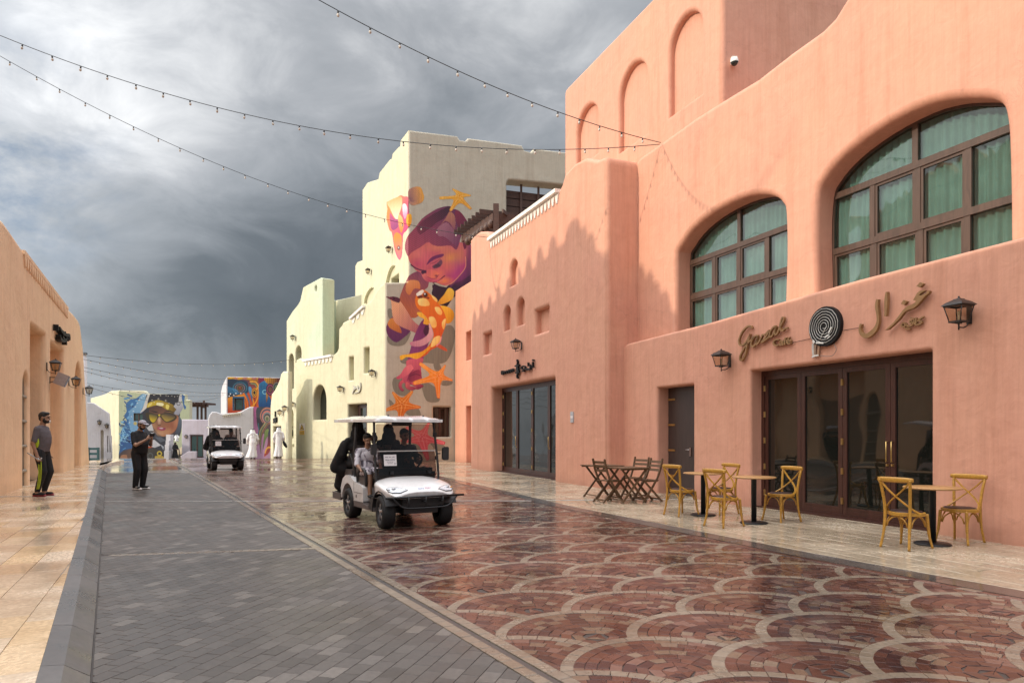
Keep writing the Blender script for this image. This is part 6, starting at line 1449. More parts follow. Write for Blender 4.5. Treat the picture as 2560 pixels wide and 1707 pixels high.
mb = MB(); mb.tube([PL.at(1953, 863, .015), PL.at(2028, 846, .015)], .004, 4); mb.tube([PL.at(2107, 826, .015), PL.at(2160, 817, .015)], .004, 4); wr = mb.build('cable', BLKL); tag(wr, 'thin cable on the pink wall joining the lettering and the round sign', 'cable')
K = lambda x, y, *w: (2140+x/9.2238, 690+y/9.2238, *[q/9.2238 for q in w])
la = lsign('bronze Arabic calligraphy letters on the pink wall, right of the round sign', 'lettering', PL, 2240, 770)
mb = MB(); ribbon(mb, PL, [K(585, 545, 58), K(565, 700, 75), K(590, 880, 62), K(600, 1030, 66), K(560, 1180, 88), (K(470, 1300, 112)), K(330, 1388, 108), K(215, 1340, 76), K(178, 1230, 56), K(205, 1110, 50)], 6, .09, .055); mb.build('letter_lam', GOLD, la, world=True)
mb = MB(); ribbon(mb, PL, [K(800, 375, 42), K(785, 560, 78), K(780, 760, 70), K(772, 935, 44)], 6, .09, .055); mb.build('letter_alif', GOLD, la, world=True)
for q in ([(1490, 245), (1575, 155), (1655, 190), (1570, 275)], [(1130, 650), (1195, 560), (1275, 590), (1205, 680)]):
    mb = MB(); mb.prism([PL.uv(*K(*p)) for p in q], lambda u, v: PL.pt(u, v, .09), lambda u, v: PL.pt(u, v, .035)); mb.build('letter_dot', GOLD, la, world=True)
bd = [(1800, 350), (1780, 410), (1690, 470), (1600, 580), (1500, 690), (1420, 750), (1300, 790), (1210, 840), (1090, 1000), (970, 1120), (830, 1240), (765, 1255), (850, 1180), (960, 1080), (1080, 930), (1190, 780), (1290, 700), (1400, 660), (1470, 610), (1480, 580), (1415, 570), (1440, 520), (1510, 400), (1570, 350), (1650, 335), (1700, 345), (1620, 385), (1540, 455), (1620, 452), (1720, 400), (1760, 345)]
mb = MB(); mb.prism([PL.uv(*K(*p)) for p in bd], lambda u, v: PL.pt(u, v, .09), lambda u, v: PL.pt(u, v, .035)); mb.build('letter_ghain', GOLD, la, world=True)
for nm, sts in (('letter_kaf', ([(1500, 1010), (1620, 940)], [(1395, 990), (1415, 1110), (1480, 1125), (1570, 1085), (1540, 1035), (1480, 1040)], [(1440, 965), (1445, 1100)])), ('letter_fa', ([(1290, 1060), (1320, 1025), (1350, 1055), (1320, 1095), (1290, 1065)], [(1350, 1055), (1370, 1110), (1310, 1155), (1240, 1160), (1210, 1120)], [(1315, 975), (1385, 990)])), ('letter_ha', ([(1185, 1090), (1140, 1095), (1105, 1145), (1150, 1175), (1190, 1150), (1180, 1090), (1230, 1150)], [(1190, 1210), (1300, 1225)]))):
    mb = MB()
    for s in sts: ribbon(mb, PL, [K(*p) for p in s], 3.4, .06, .04)
    mb.build(nm, GOLD, la, world=True)
# round sign with spiral
D_ = lambda x, y: (2010+x/9.8, 750+y/9.8)
cu, cv = PL.uv(*D_(572, 650)); rs_ = thing('round_sign', 'round black sign with a white spiral of cord and tape, between the two letterings', 'sign', PL.pt(cu, cv))
R_ = .335
def disc(r, o, n=40): return [(cu+r*math.cos(2*PI*i/n), cv+r*math.sin(2*PI*i/n)) for i in range(n)]
mb = MB(); mb.prism(disc(R_, 0), lambda u, v: PL.pt(u, v, .07), lambda u, v: PL.pt(u, v, .0)); mb.build('disc', BLKL, rs_, world=True)
CORD = plain('white_cord', (.66, .65, .62), .6)
mb = MB(); pts = []
for i in range(0, 6*16+1):
    a = -2*PI*i/16+4.1; r = R_*(.955-.85*(i/96)); k = 1+.03*math.cos(8*a); pts.append(PL.pt(cu+r*k*math.cos(a), cv+r*k*math.sin(a), .078))
mb.tube(pts, .0045, 5); mb.build('spiral_cord', CORD, rs_, world=True)
mb = MB(); mb.tube([PL.at(*D_(555, 640), .080), PL.at(*D_(500, 740), .080), PL.at(*D_(430, 880), .080), PL.at(*D_(395, 980), .080)], .005, 5); mb.build('radial_cord', CORD, rs_, world=True)
for a, b, w in (((770, 670), (690, 820), 3.4), ((700, 855), (600, 920), 4), ((725, 890), (665, 950), 3), ((385, 1052), (570, 1056), 4.0), ((305, 1000), (350, 1050), 6)):
    mb = MB(); ribbon(mb, PL, [D_(*a), D_(*b)], w, .088, .006, False); mb.build('tape', CORD, rs_, world=True)
mb = MB(); mb.tube(crom([PL.at(*D_(735, 1070), .03), PL.at(*D_(790, 1200), .04), PL.at(*D_(740, 1320), .04), PL.at(*D_(630, 1375), .03), PL.at(*D_(400, 1360), .05)], 4), .005, 5); mb.build('loose_wire', plain('grey_wire', (.25, .2, .18), .5), rs_, world=True)
for x0, x1, c, nm in ((270, 285, (.5, .48, .45), 'plastic_film'), (345, 310, (.30, .2, .14), 'cardboard'), (440, 390, (.34, .2, .12), 'cardboard')):
    mb = MB(); ribbon(mb, PL, [D_(x0, 1060), D_((x0+x1)/2-10, 1200), D_(x1, 1390)], 6.0, .05, .02); mb.build('wrapping', plain(nm, c, .5), rs_, world=True)
mb = MB(); ribbon(mb, PL, [D_(250, 1400), D_(320, 1370), D_(410, 1350)], 4, .055, .02); mb.build('tape', CORD, rs_, world=True)
# black lettering of the pink shop
B_ = lambda x, y, *w: (1240+x/19.6, 880+y/19.6, *[q/19.6 for q in w])
sb = lsign('small black lettering with a tall central emblem above the pink shop door', 'lettering', PS, 1298, 922)
for nm, sts in (('latin_letters', ([(375, 920, 60), (375, 1110, 50)], [(430, 930, 50), (470, 1010, 90), (420, 1100, 60)], [(540, 920, 70), (545, 1080, 60)], [(640, 890, 70), (640, 1060, 70)], [(740, 860, 80), (750, 1030, 70)], [(840, 830, 80), (850, 1000, 70)], [(930, 810, 80), (940, 960, 60)], [(340, 1010, 30), (1000, 850, 40)])),
                ('emblem', ([(1130, 380, 70), (1160, 500, 80), (1140, 640, 100), (1150, 800, 240), (1170, 920, 210), (1160, 1050, 110), (1130, 1180, 90), (1160, 1270, 80)], [(1040, 690, 60), (1240, 640, 90)], [(1060, 1020, 60), (1250, 960, 80)])),
                ('arabic_letters', ([(1260, 800, 60), (1360, 790, 60)], [(1360, 740, 40), (1440, 690, 60), (1530, 730, 60), (1520, 820, 60), (1420, 850, 60), (1370, 780, 50)], [(1390, 940, 60), (1490, 925, 60)], [(1540, 820, 70), (1680, 850, 90), (1790, 800, 90), (1760, 620, 80)], [(1680, 570, 60), (1690, 700, 70)], [(1670, 540, 60), (1700, 560, 60)], [(1910, 480, 80), (1910, 780, 90)], [(1900, 400, 80), (1950, 410, 90)]))):
    mb = MB()
    for s in sts: ribbon(mb, PS, [B_(*p) for p in s], 3, .10, .07, len(s) > 2)
    mb.build(nm, BLKL, sb, world=True)
# black lettering of the peach building
E_ = lambda x, y, *w: (110+x/7.469, 790+y/7.469, *[q/7.469 for q in w])
pb = lsign('bold black sculpted lettering high on the peach building', 'lettering', PLB, 145, 837)
for nm, sts in (('letter_alif', ([(155, 155, 48), (155, 270, 50)],)), ('letters_upper', ([(190, 210, 40), (240, 290, 60), (300, 340, 56), (380, 360, 56), (390, 450, 40)], [(255, 265, 36), (255, 350, 40)], [(300, 300, 40), (320, 400, 44)])), ('letters_lower', ([(200, 350, 50), (210, 420, 60), (260, 460, 56), (330, 440, 60)], [(330, 380, 50), (320, 520, 66)], [(370, 340, 40), (360, 450, 60)], [(250, 380, 40), (300, 460, 50)]))):
    mb = MB()
    for s in sts: ribbon(mb, PLB, [E_(*p) for p in s], 5, .16, .14, len(s) > 2)
    mb.build(nm, BLKL, pb, world=True)
# faded lettering on the sunlit cream wall
H_ = lambda x, y, *w: (870+x/11.2, 930+y/11.2, *[q/11.2 for q in w])
cb = lsign('faded pale grey Arabic lettering on the sunlit cream wall, above the doorway', 'lettering', PLL, 894, 970)
PALE = plain('pale_lettering', (.46, .45, .40), .5)
for nm, sts in (('upper_letters', ([(370, 300, 40), (375, 420, 46), (340, 520, 60), (280, 440, 40), (200, 490, 40), (150, 600, 50)], [(170, 390, 30), (230, 430, 40), (180, 480, 30)], [(290, 380, 30), (320, 450, 40)])), ('lower_letters', ([(205, 590, 24), (340, 555, 24)],))):
    mb = MB()
    for s in sts: ribbon(mb, PLL, [H_(*p) for p in s], 3, .08, .06)
    mb.build(nm, PALE, cb, world=True)
# corner shop lettering
C_ = lambda x, y, *w: (670+x/10.45, 1010+y/10.45, *[q/10.45 for q in w])
kb = lsign('stacked black lettering above the corner shop doorway', 'lettering', PC, 692, 1045)
mb = MB()
for s in ([(215, 185, 26), (215, 340, 26)], [(170, 395, 40), (255, 360, 40)], [(170, 430, 40), (255, 410, 40)], [(170, 480, 40), (250, 450, 40)]): ribbon(mb, PC, [C_(*p) for p in s], 3, .1, .08, False)
mb.build('letters', BLKL, kb, world=True)
# warning sign
YEL = plain('warning_yellow', (.72, .42, .02), .5, var=.01); 
wt = thing('warning_sign', 'yellow triangular slip warning sign on a white plate, on the cream wall', 'sign', PLL.at(755, 1072))
q = lambda x, y: PLL.uv(670+x/10.45, 1010+y/10.45)
def pan(name, pts, off, th, mat, par, P=PLL): mb = MB(); mb.prism(pts, lambda u, v: P.pt(u, v, off), lambda u, v: P.pt(u, v, off-th)); return mb.build(name, mat, par, world=True)
pan('plate', [q(825, 800), q(965, 790), q(965, 495), q(825, 505)], .015, .015, PAPER, wt)
pan('triangle_border', [q(835, 675), q(945, 665), q(887, 515)], .019, .003, BLKL, wt); pan('triangle', [q(848, 665), q(932, 658), q(887, 538)], .023, .003, YEL, wt)
pan('pictogram', [q(862, 605), q(880, 600), q(900, 620), q(915, 640), q(880, 635)], .026, .002, BLKL, wt); pan('text_panel', [q(830, 798), q(958, 790), q(958, 680), q(830, 690)], .019, .003, YEL, wt)
for k in range(3): pan('text_line', [q(840, 722+k*22), q(950, 714+k*22), q(950, 718+k*22), q(840, 726+k*22)], .022, .002, BLKL, wt)
# intercom on the shop wall, security dome, number plate
it = thing('intercom', 'small grey intercom panel on the pink shop wall, right of the shop door', 'intercom', PS.at(1431, 1043))
pan('panel', PS.uvs([(1428, 1056), (1435, 1056), (1435, 1029), (1428, 1029)]), .03, .03, plain('intercom_grey', (.42, .42, .44), .4), it, PS); pan('label_plate', PS.uvs([(1428.7, 1045), (1434.3, 1045), (1434.3, 1039), (1428.7, 1039)]), .034, .004, PAPER, it, PS)
qs = PT.pt(PT.u(1805), 0); PSd = Plane((qs.x, qs.y), (-PT.n.x, -PT.n.y))
cc = thing('security_camera', 'white dome security camera on the shaded side of the tall pink block', 'camera', PSd.at(1836, 155))
mb = MB(); mb.box(PSd.at(1834, 153, .05)-cc.location, (.12, .14, .14)); mb.build('mount', WTRIM, cc); mb = MB(); c_ = PSd.at(1836, 153, .2)-cc.location; mb.lathe([(0, .06), (.07, .05), (.085, 0), (.085, -.03)], 14, c_); mb.build('housing', WTRIM, cc); mb = MB(); mb.ell(c_+Vector((0, 0, -.035)), (.075, .075, .07), 12, 8); mb.build('dome', DGLASS, cc)
# white lantern like roof finial far left behind the peach building, teal railing
pf = Plane((-23.4, 37), (1, .3)); t = thing('roof_turret', 'small white roof turret with a dark cap behind the peach building', 'turret', pf.at(212, 900))
mb = MB(); b_ = pf.at(211, 895)-t.location; mb.lathe([(.13, -9), (.13, .0), (.10, .02), (.10, .22)], 12, b_); mb.build('drum', WHITE, t); mb = MB(); mb.lathe([(.16, .22), (.12, .30), (0, .33)], 12, b_); mb.build('cap', BLACKM, t)
TEAL = plain('teal_paint', (.018, .075, .085), .5); bx_ = thing('railing', 'low teal timber railing at the end of the peach building', 'railing', ground(236, 1153))
L = bx_.location; P_ = Plane((ground(236, 1153).x, ground(236, 1153).y), (1, .05))
for y0, y1 in ((1119, 1124), (1131, 1137), (1145, 1150)):
    mb = MB(); mb.bar(P_.at(219, (y0+y1)/2), P_.at(245, (y0+y1)/2), .05, .11); mb.build('rail', TEAL, bx_, world=True)
mb = MB(); mb.bar(P_.at(245.5, 1118), P_.pt(P_.u(245.5), -.02), .09, .09); mb.build('post', TEAL, bx_, world=True); mb = MB(); mb.bar(P_.at(221, 1118), P_.pt(P_.u(221), -.02), .09, .09); mb.build('post', TEAL, bx_, world=True)
# roof pergola between shop and tower
PPr = Plane((-.66, 29), (.945, .328)); pr = thing('roof_pergola', 'dark timber pergola with stepped rafter ends on the roof behind the shop', 'pergola', (-.66, 29.3, 7.5))
zt_ = lambda y: HC+(HY-y)/F*29.2
mb = MB(); mb.bar((-.68, 29.2, 7.4), (-.68, 29.2, zt_(511)), .24, .24); mb.build('post', PERG, pr, world=True)
mb = MB(); mb.bar((-.65, 29.2, zt_(546)), (3.4, 30.6, zt_(546)+.05), .16, .40); mb.build('beam', PERG, pr, world=True)
mb = MB(); mb.bar((-.75, 29.1, zt_(545)), (-2.35, 32.7, zt_(545)+.1), .16, .34); mb.build('beam', PERG, pr, world=True)
for k in range(8):
    f = k/7; a = Vector((-.95-1.35*f, 29.5+3.0*f, zt_(533)+.12)); mb = MB(); mb.bar(a+Vector((-.45, -.16, 0)), a+Vector((2.2, .8, 0)), .07, .2); mb.build('rafter', PERG, pr, world=True)
for k in range(4):
    a = Vector((-.1+k*.9, 29.4+k*.31, zt_(534))); mb = MB(); mb.bar(a+Vector((-.3, -.55, .0)), a+Vector((.5, 1.4, 0)), .07, .16); mb.build('rafter', PERG, pr, world=True)
for k in range(7):
    f = k/7; a = Vector((-.9-1.35*f, 29.25+3.0*f, zt_(560))); mb = MB(); mb.ell(a, (.17, .17, .20), 8, 6); mb.build('scalloped_board', PERG, pr, world=True)
# ---------------- people ----------------
SKIN = plain('skin_brown', (.33, .185, .12), .5, var=.03); SKIN2 = plain('skin_dark', (.22, .115, .075), .5, var=.03)
HAIRM = plain('black_hair', (.009, .008, .008), .55); BCLOTH = plain('black_cloth', (.010, .0095, .011), .85, var=.15)
GTEE = plain('grey_tee', (.115, .10, .11), .85); NEON = plain('neon_yellow', (.50, .62, .03), .6, var=.01)
REDS = plain('red_sole', (.22, .012, .02), .5); WCLOTH = plain('white_thobe', (.74, .73, .74), .8, var=.03); CAPG = plain('grey_cap', (.36, .34, .38), .8)
NAVY = plain('navy_cloth', (.02, .022, .035), .8); WSOLE = plain('white_sole', (.7, .68, .66), .6)
def tiedye():
    m, nt, b = newmat('tie_dye_cloth'); g = nd(nt, 'ShaderNodeTexCoord'); n = nd(nt, 'ShaderNodeTexNoise', Scale=6.5, Detail=3.0, Distortion=1.5); nt.links.new(g.outputs['Object'], n.inputs['Vector'])
    nt.links.new(ramp(nt, n.outputs[0], [(.40, (.70, .67, .72)), (.50, (.52, .48, .54)), (.56, (.14, .12, .15)), (.66, (.07, .055, .07))]), b.inputs['Base Color']); b.inputs['Roughness'].default_value = .85; return m
TDYE = tiedye()
def cap_mesh(mb, p0, r0, p1, r1, fl=1.0, n=12):
    p0, p1 = Vector(p0), Vector(p1); d = (p1-p0); l = d.length; d = d.normalized() if l > 1e-6 else Vector((0, 0, 1))
    u = Vector((1, 0, 0)) if abs(d.x) < .8 else Vector((0, 1, 0)); y = d.cross(u).normalized(); x = y.cross(d)
    rings = []
    for i in range(5): a = -PI/2+PI/2*i/5; rings.append((p0+d*r0*math.sin(a), r0*math.cos(a)))
    rings += [(p0, r0), (p1, r1)]
    for i in range(1, 6): a = PI/2*i/5; rings.append((p1+d*r1*math.sin(a), max(r1*math.cos(a), 1e-4)))
    vs = [c+(x*math.cos(2*PI*j/n)+y*fl*math.sin(2*PI*j/n))*max(r, 1e-4) for c, r in rings for j in range(n)]
    k = len(rings); fs = [(i*n+j, i*n+(j+1) % n, (i+1)*n+(j+1) % n, (i+1)*n+j) for i in range(k-1) for j in range(n)]+[tuple(range(n))[::-1], tuple(range((k-1)*n, k*n))]
    mb.add(vs, fs)
class Body:
    def __init__(s): s.P = []
    def cap(s, p0, r0, p1, r1, m, fl=1.0, b=0.0): s.P.append(('c', Vector(p0), r0, Vector(p1), r1, m, fl, b)); return s
    def ell(s, c, r, m, R=None, b=0.0): s.P.append(('e', Vector(c), r, R, 0, m, 1.0, b)); return s
    def loft(s, secs, m, b=0.0): s.P.append(('l', secs, 0, None, 0, m, 1.0, b)); return s
    def chain(s, pts, rs, m, fl=1.0):
        for i in range(len(pts)-1): s.cap(pts[i], rs[i], pts[i+1], rs[i+1], m, fl)
        return s
    def hand(s, w, d, nrm, m, side=1, curl=.5, sc=1.0, tip=None):
        """palm, four unequal bent fingers, thumb leaving the side of the palm"""
        w = Vector(w); d = Vector(d).normalized(); nrm = Vector(nrm); nrm = (nrm-d*nrm.dot(d)).normalized(); x = d.cross(nrm)*side
        s.cap(w, .026*sc, w+d*.03*sc, .030*sc, m); s.cap(w+d*.03*sc+x*.016*sc, .022*sc, w+d*.085*sc+x*.022*sc, .017*sc, m); s.cap(w+d*.03*sc-x*.016*sc, .022*sc, w+d*.085*sc-x*.022*sc, .017*sc, m)
        for k, (o, l) in enumerate(((.030, .072), (.010, .082), (-.010, .077), (-.029, .060))):
            a = w+(d*.085+x*o)*sc; d1 = (d*math.cos(curl*.7)+nrm*math.sin(curl*.7)); b = a+d1*l*.48*sc; d2 = d*math.cos(curl*1.9)+nrm*math.sin(curl*1.9); c = b+d2*l*.5*sc
            s.cap(a, .0098*sc, b, .0090*sc, m); s.cap(b, .0090*sc, c, .0075*sc, m)
        a = w+(d*.03+x*.03)*sc; b = a+(d*.035+x*.03+nrm*.012)*sc; c = b+(d*.032+x*.006+nrm*.016)*sc; s.cap(a, .014*sc, b, .0115*sc, m); s.cap(b, .0115*sc, c, .0095*sc, m)
        return s
    def head(s, c, m, hair=None, f=(0, -1, 0), sc=1.0, beard=None, tilt=0.0):
        """c: centre of the skull; f: facing"""
        c = Vector(c); f = Vector(f).normalized(); u = Vector((0, 0, 1)); u = (u-f*u.dot(f)).normalized(); x = f.cross(u)
        R = Matrix((x, -f, u)).transposed(); W = lambda a, b, z: c+(x*a+f*b+u*z)*sc
        s.ell(W(0, -.012, .015), (.076*sc, .096*sc, .100*sc), m, R); s.ell(W(0, .022, -.052), (.058*sc, .066*sc, .066*sc), m, R); s.ell(W(0, .056, -.088), (.030*sc, .028*sc, .024*sc), m, R)
        s.cap(W(0, .086, .012), .010*sc, W(0, .108, -.028), .015*sc, m); s.ell(W(0, .082, .030), (.056*sc, .016*sc, .012*sc), m, R)
        for k in (-1, 1): s.ell(W(k*.078, -.008, -.008), (.012*sc, .022*sc, .032*sc), m, R); s.ell(W(k*.034, .076, -.052), (.022*sc, .02*sc, .02*sc), m, R); s.ell(W(k*.031, .083, .010), (.013*sc, .008*sc, .007*sc), 'eye', R, b=.0015)
        s.ell(W(0, .083, -.060), (.022*sc, .010*sc, .005*sc), 'lip', R, b=.0005)
        if hair:
            s.ell(W(0, -.026, .036), (.084*sc, .102*sc, .094*sc), hair, R); s.ell(W(0, .03, .088), (.066*sc, .062*sc, .034*sc), hair, R); s.ell(W(0, -.072, -.018), (.066*sc, .042*sc, .060*sc), hair, R)
        if beard:
            s.ell(W(0, .030, -.070), (.063*sc, .064*sc, .052*sc), beard, R); s.ell(W(0, .062, -.094), (.034*sc, .028*sc, .026*sc), beard, R)
            for k in (-1, 1): s.ell(W(k*.064, .012, -.035), (.012*sc, .022*sc, .04*sc), beard, R)
        return s
    def build(s, name, mats, parent, voxel=.010, smooth=4):
        mb = MB()
        for p in s.P:
            if p[0] == 'c': cap_mesh(mb, p[1], p[2], p[3], p[4], p[6])
            elif p[0] == 'l':
                n = 24; k = len(p[1]); vs = [(xo+rx*math.cos(2*PI*j/n), yo+ry*math.sin(2*PI*j/n)*(1+wv*math.sin(7*2*PI*j/n)), z) for z, rx, ry, xo, yo, wv in p[1] for j in range(n)]
                mb.add(vs, [(i*n+j, i*n+(j+1) % n, (i+1)*n+(j+1) % n, (i+1)*n+j) for i in range(k-1) for j in range(n)]+[tuple(range(n))[::-1], tuple(range((k-1)*n, k*n))])
            else: mb.ell(p[1], p[2], 14, 10, 0, p[3])
        me = mb.mesh('t', []); ob = bpy.data.objects.new('t', me); COL.objects.link(ob)
        md = ob.modifiers.new('r', 'REMESH'); md.mode = 'VOXEL'; md.voxel_size = voxel; md.use_smooth_shade = True
        ms = ob.modifiers.new('s', 'SMOOTH'); ms.factor = .5; ms.iterations = smooth
        bpy.context.view_layer.update(); out = bpy.data.meshes.new_from_object(ob.evaluated_get(bpy.context.evaluated_depsgraph_get()))
        bpy.data.objects.remove(ob); bpy.data.meshes.remove(me); out.name = name
        n = len(out.polygons); C = np.empty(n*3); out.polygons.foreach_get('center', C); C = C.reshape(-1, 3)
        keys = list(mats); best = np.full(n, 9.0); idx = np.zeros(n, int)
        for p in s.P:
            if p[0] == 'c':
                a, b = np.array(p[1]), np.array(p[3]); ab = b-a; t = np.clip(((C-a)@ab)/(ab@ab+1e-12), 0, 1); q = C-a-t[:, None]*ab; D = np.linalg.norm(q, axis=1)-(p[2]+(p[4]-p[2])*t)*(1 if p[6] == 1 else .85)
            elif p[0] == 'l':
                Zs = [q[0] for q in p[1]]; it = lambda k: np.interp(C[:, 2], Zs, [q[k] for q in p[1]]); rx, ry = it(1), it(2); r = np.hypot((C[:, 0]-it(3))/rx, (C[:, 1]-it(4))/ry); D = np.maximum((r-1)*np.minimum(rx, ry), np.maximum(Zs[0]-C[:, 2], C[:, 2]-Zs[-1]))
            else:
                q = C-np.array(p[1]); 
                if p[3] is not None: q = q@np.array(p[3])
                r = np.array(p[2]); D = (np.linalg.norm(q/r, axis=1)-1)*r.min()
            D = D-p[7]; w = D < best; best[w] = D[w]; idx[w] = keys.index(p[5])
        out.materials.clear()
        for k in keys: out.materials.append(mats[k])
        out.polygons.foreach_set('material_index', idx); out.polygons.foreach_set('use_smooth', [True]*n); out.update()
        return link(name, out, parent)
EYE = plain('eye_dark', (.02, .014, .012), .3); LIP = plain('lip', (.22, .085, .07), .5)
def mats(skin=SKIN, **k): return dict(skin=skin, eye=EYE, lip=LIP, hair=HAIRM, **k)

def man_left():
    g_ = ground(107, 1240, .12); t = thing('person', 'bearded man in grey tee and neon striped track pants on the left pavement', 'person', (g_.x, g_.y, .122), math.radians(96))
    B = Body()
    for sx, hy, ky, ay in ((-1, .02, -.06, .05), (1, .02, -.085, .02)):
        B.cap((sx*.095, hy, .93), .105, (sx*.10, ky, .52), .078, 'pant'); B.cap((sx*.10, ky, .52), .078, (sx*.10, ay, .13), .055, 'pant')
        B.cap((sx*.10, ay, .14), .045, (sx*.10, ay, .08), .045, 'skin'); B.cap((sx*.105, ay+.045, .052), .046, (sx*.12, ay-.13, .045), .040, 'shoe', .9); B.cap((sx*.105, ay+.05, .018), .046, (sx*.12, ay-.15, .018), .040, 'sole', .45)
    B.ell((0, .03, .94), (.165, .125, .13), 'pant'); B.loft([(.94, .168, .128, 0, .02, .012), (1.02, .165, .128, 0, .0, .01), (1.12, .162, .132, 0, -.02, 0), (1.24, .172, .132, 0, -.02, 0), (1.36, .185, .122, 0, .0, 0), (1.44, .165, .095, 0, .015, 0), (1.49, .085, .065, 0, .02, 0)], 'tee')
    B.cap((0, .02, 1.44), .06, (0, -.01, 1.56), .052, 'skin')
    for sx in (-1, 1):
        B.cap((sx*.165, .02, 1.415), .062, (sx*.215, .05, 1.17), .058, 'tee'); B.cap((sx*.225, .05, 1.18), .043, (sx*.235, .07, 1.10), .040, 'skin')
        B.cap((sx*.235, .07, 1.12), .040, (sx*.215, .0, .86), .028, 'skin'); B.hand((sx*.215, -.0, .86), (0, -.25, -1), (-sx, -.3, 0), 'skin', -sx, .75)
    B.head((0, -.04, 1.655), 'skin', 'hair', (0, -1, -.05), 1.0, 'hair')
    b = B.build('body', mats(pant=BCLOTH, tee=GTEE, shoe=BCLOTH, sole=REDS), t, .009)
    for k in (-1, 0, 1):                                          # three neon stripes down the outer side of the leg
        for sx in (-1,):
            mb = MB(); p = [(sx*.172-.0, .0+k*.028-.03, .76), (sx*.182, -.045+k*.026, .55), (sx*.164, -.025+k*.022, .36), (sx*.152, .015+k*.02, .16)]
            mb.tube(crom(p, 4), .0075, 5); mb.build('stripe', NEON, t)
    mb = MB(); mb.ell((-.185, .02, 1.13), (.016, .05, .11), 8, 8); mb.build('tee_panel', NEON, t)
    s = thing('gimbal', 'folded grey hand gimbal held behind the back by the bearded man', 'gimbal', (g_.x, g_.y, .122), math.radians(96))
    mb = MB(); mb.tube([(-.24, .17, .92), (-.235, .0, .81)], .013, 8); mb.build('grip', STEEL, s); mb = MB(); mb.tube(crom([(-.235, .0, .81), (-.24, -.045, .77), (-.24, -.085, .785), (-.22, -.10, .815)], 4), .012, 8); mb.ell((-.23, -.035, .785), (.022, .026, .026), 10, 8); mb.build('arm', STEEL, s)
    c = thing('earphone', 'white earphone hanging at the chin of the bearded man', 'earphone', (g_.x, g_.y, .122), math.radians(96)); mb = MB(); mb.tube([(-.02, -.150, 1.60), (-.02, -.158, 1.54)], .011, 8); mb.build('stick', WSOLE, c)
man_left()
def man_black():
    g_ = ground(349.5, 1223); t = thing('person', 'man in black tee, black trousers and grey cap filming with a phone in the lane', 'person', (g_.x, g_.y, 0), math.radians(72))
    B = Body()
    for sx, ky in ((-1, -.03), (1, -.04)):
        B.cap((sx*.095, .03, .93), .118, (sx*.105, ky, .52), .092, 'pant'); B.cap((sx*.105, ky, .52), .092, (sx*.11, .03, .10), .07, 'pant')
        B.cap((sx*.11, .06, .055), .047, (sx*.125, -.13, .05), .042, 'shoe', .9); B.cap((sx*.11, .07, .02), .05, (sx*.125, -.15, .02), .044, 'sole', .5)
    B.ell((0, .03, .95), (.185, .15, .13), 'pant'); B.loft([(.93, .20, .168, 0, .01, .012), (1.02, .20, .17, 0, -.005, .008), (1.14, .195, .17, 0, -.02, 0), (1.26, .20, .16, 0, -.01, 0), (1.38, .20, .14, 0, .02, 0), (1.455, .165, .105, 0, .03, 0), (1.51, .085, .07, 0, .02, 0)], 'tee')
    B.cap((0, .02, 1.46), .066, (0, -.03, 1.57), .058, 'skin')
    for sx in (-1, 1):
        B.cap((sx*.17, .03, 1.42), .068, (sx*.225, -.05, 1.20), .064, 'tee'); B.cap((sx*.225, -.05, 1.21), .046, (sx*.23, -.12, 1.14), .045, 'skin'); B.cap((sx*.23, -.12, 1.14), .045, (sx*.07, -.31, 1.29), .030, 'skin'); B.hand((sx*.07, -.31, 1.29), (-sx*.3, -.35, .8), (-sx, .2, .0), 'skin', sx, .9)
    B.head((0, -.07, 1.655), 'skin', 'hair', (0, -1, -.28), 1.0, 'hair')
    B.build('body', mats(pant=BCLOTH, tee=BCLOTH, shoe=BCLOTH, sole=WSOLE), t, .009)
    mb = MB()
    mb.grid(lambda a, b: Vector((.093*math.sin(b*PI/2)*math.cos(2*PI*a), -.082+.113*math.sin(b*PI/2)*math.sin(2*PI*a), 1.70+.085*math.cos(b*PI/2)+.0*a)), 20, 7); mb.tube([(0, .02, 1.69), (0, .03, 1.70)], .03, 8)
    mb.prism([(-.075, -.15), (.075, -.15), (.06, -.24), (0, -.262), (-.06, -.24)], lambda x, y: Vector((x, y, 1.705+(y+.15)*.35)), lambda x, y: Vector((x, y, 1.69+(y+.15)*.35))); mb.build('cap', CAPG, t)
    for k in range(3):
        mb = MB(); mb.bar((-.155, .0-k*.028, .035), (-.150, -.03-k*.028, .088), .008, .014); mb.build('shoe_stripe', WSOLE, t)
    p = thing('phone', 'dark phone held up by the man in black', 'phone', (g_.x, g_.y, 0), math.radians(72)); mb = MB(); mb.box((0, -.40, 1.40), (.155, .012, .078), Matrix.Rotation(.3, 3, 'X')); mb.build('handset', BLACKM, p); mb = MB(); mb.box((.045, -.407, 1.41), (.03, .004, .03), Matrix.Rotation(.3, 3, 'X')); mb.build('lens_bump', DGLASS, p)
man_black()
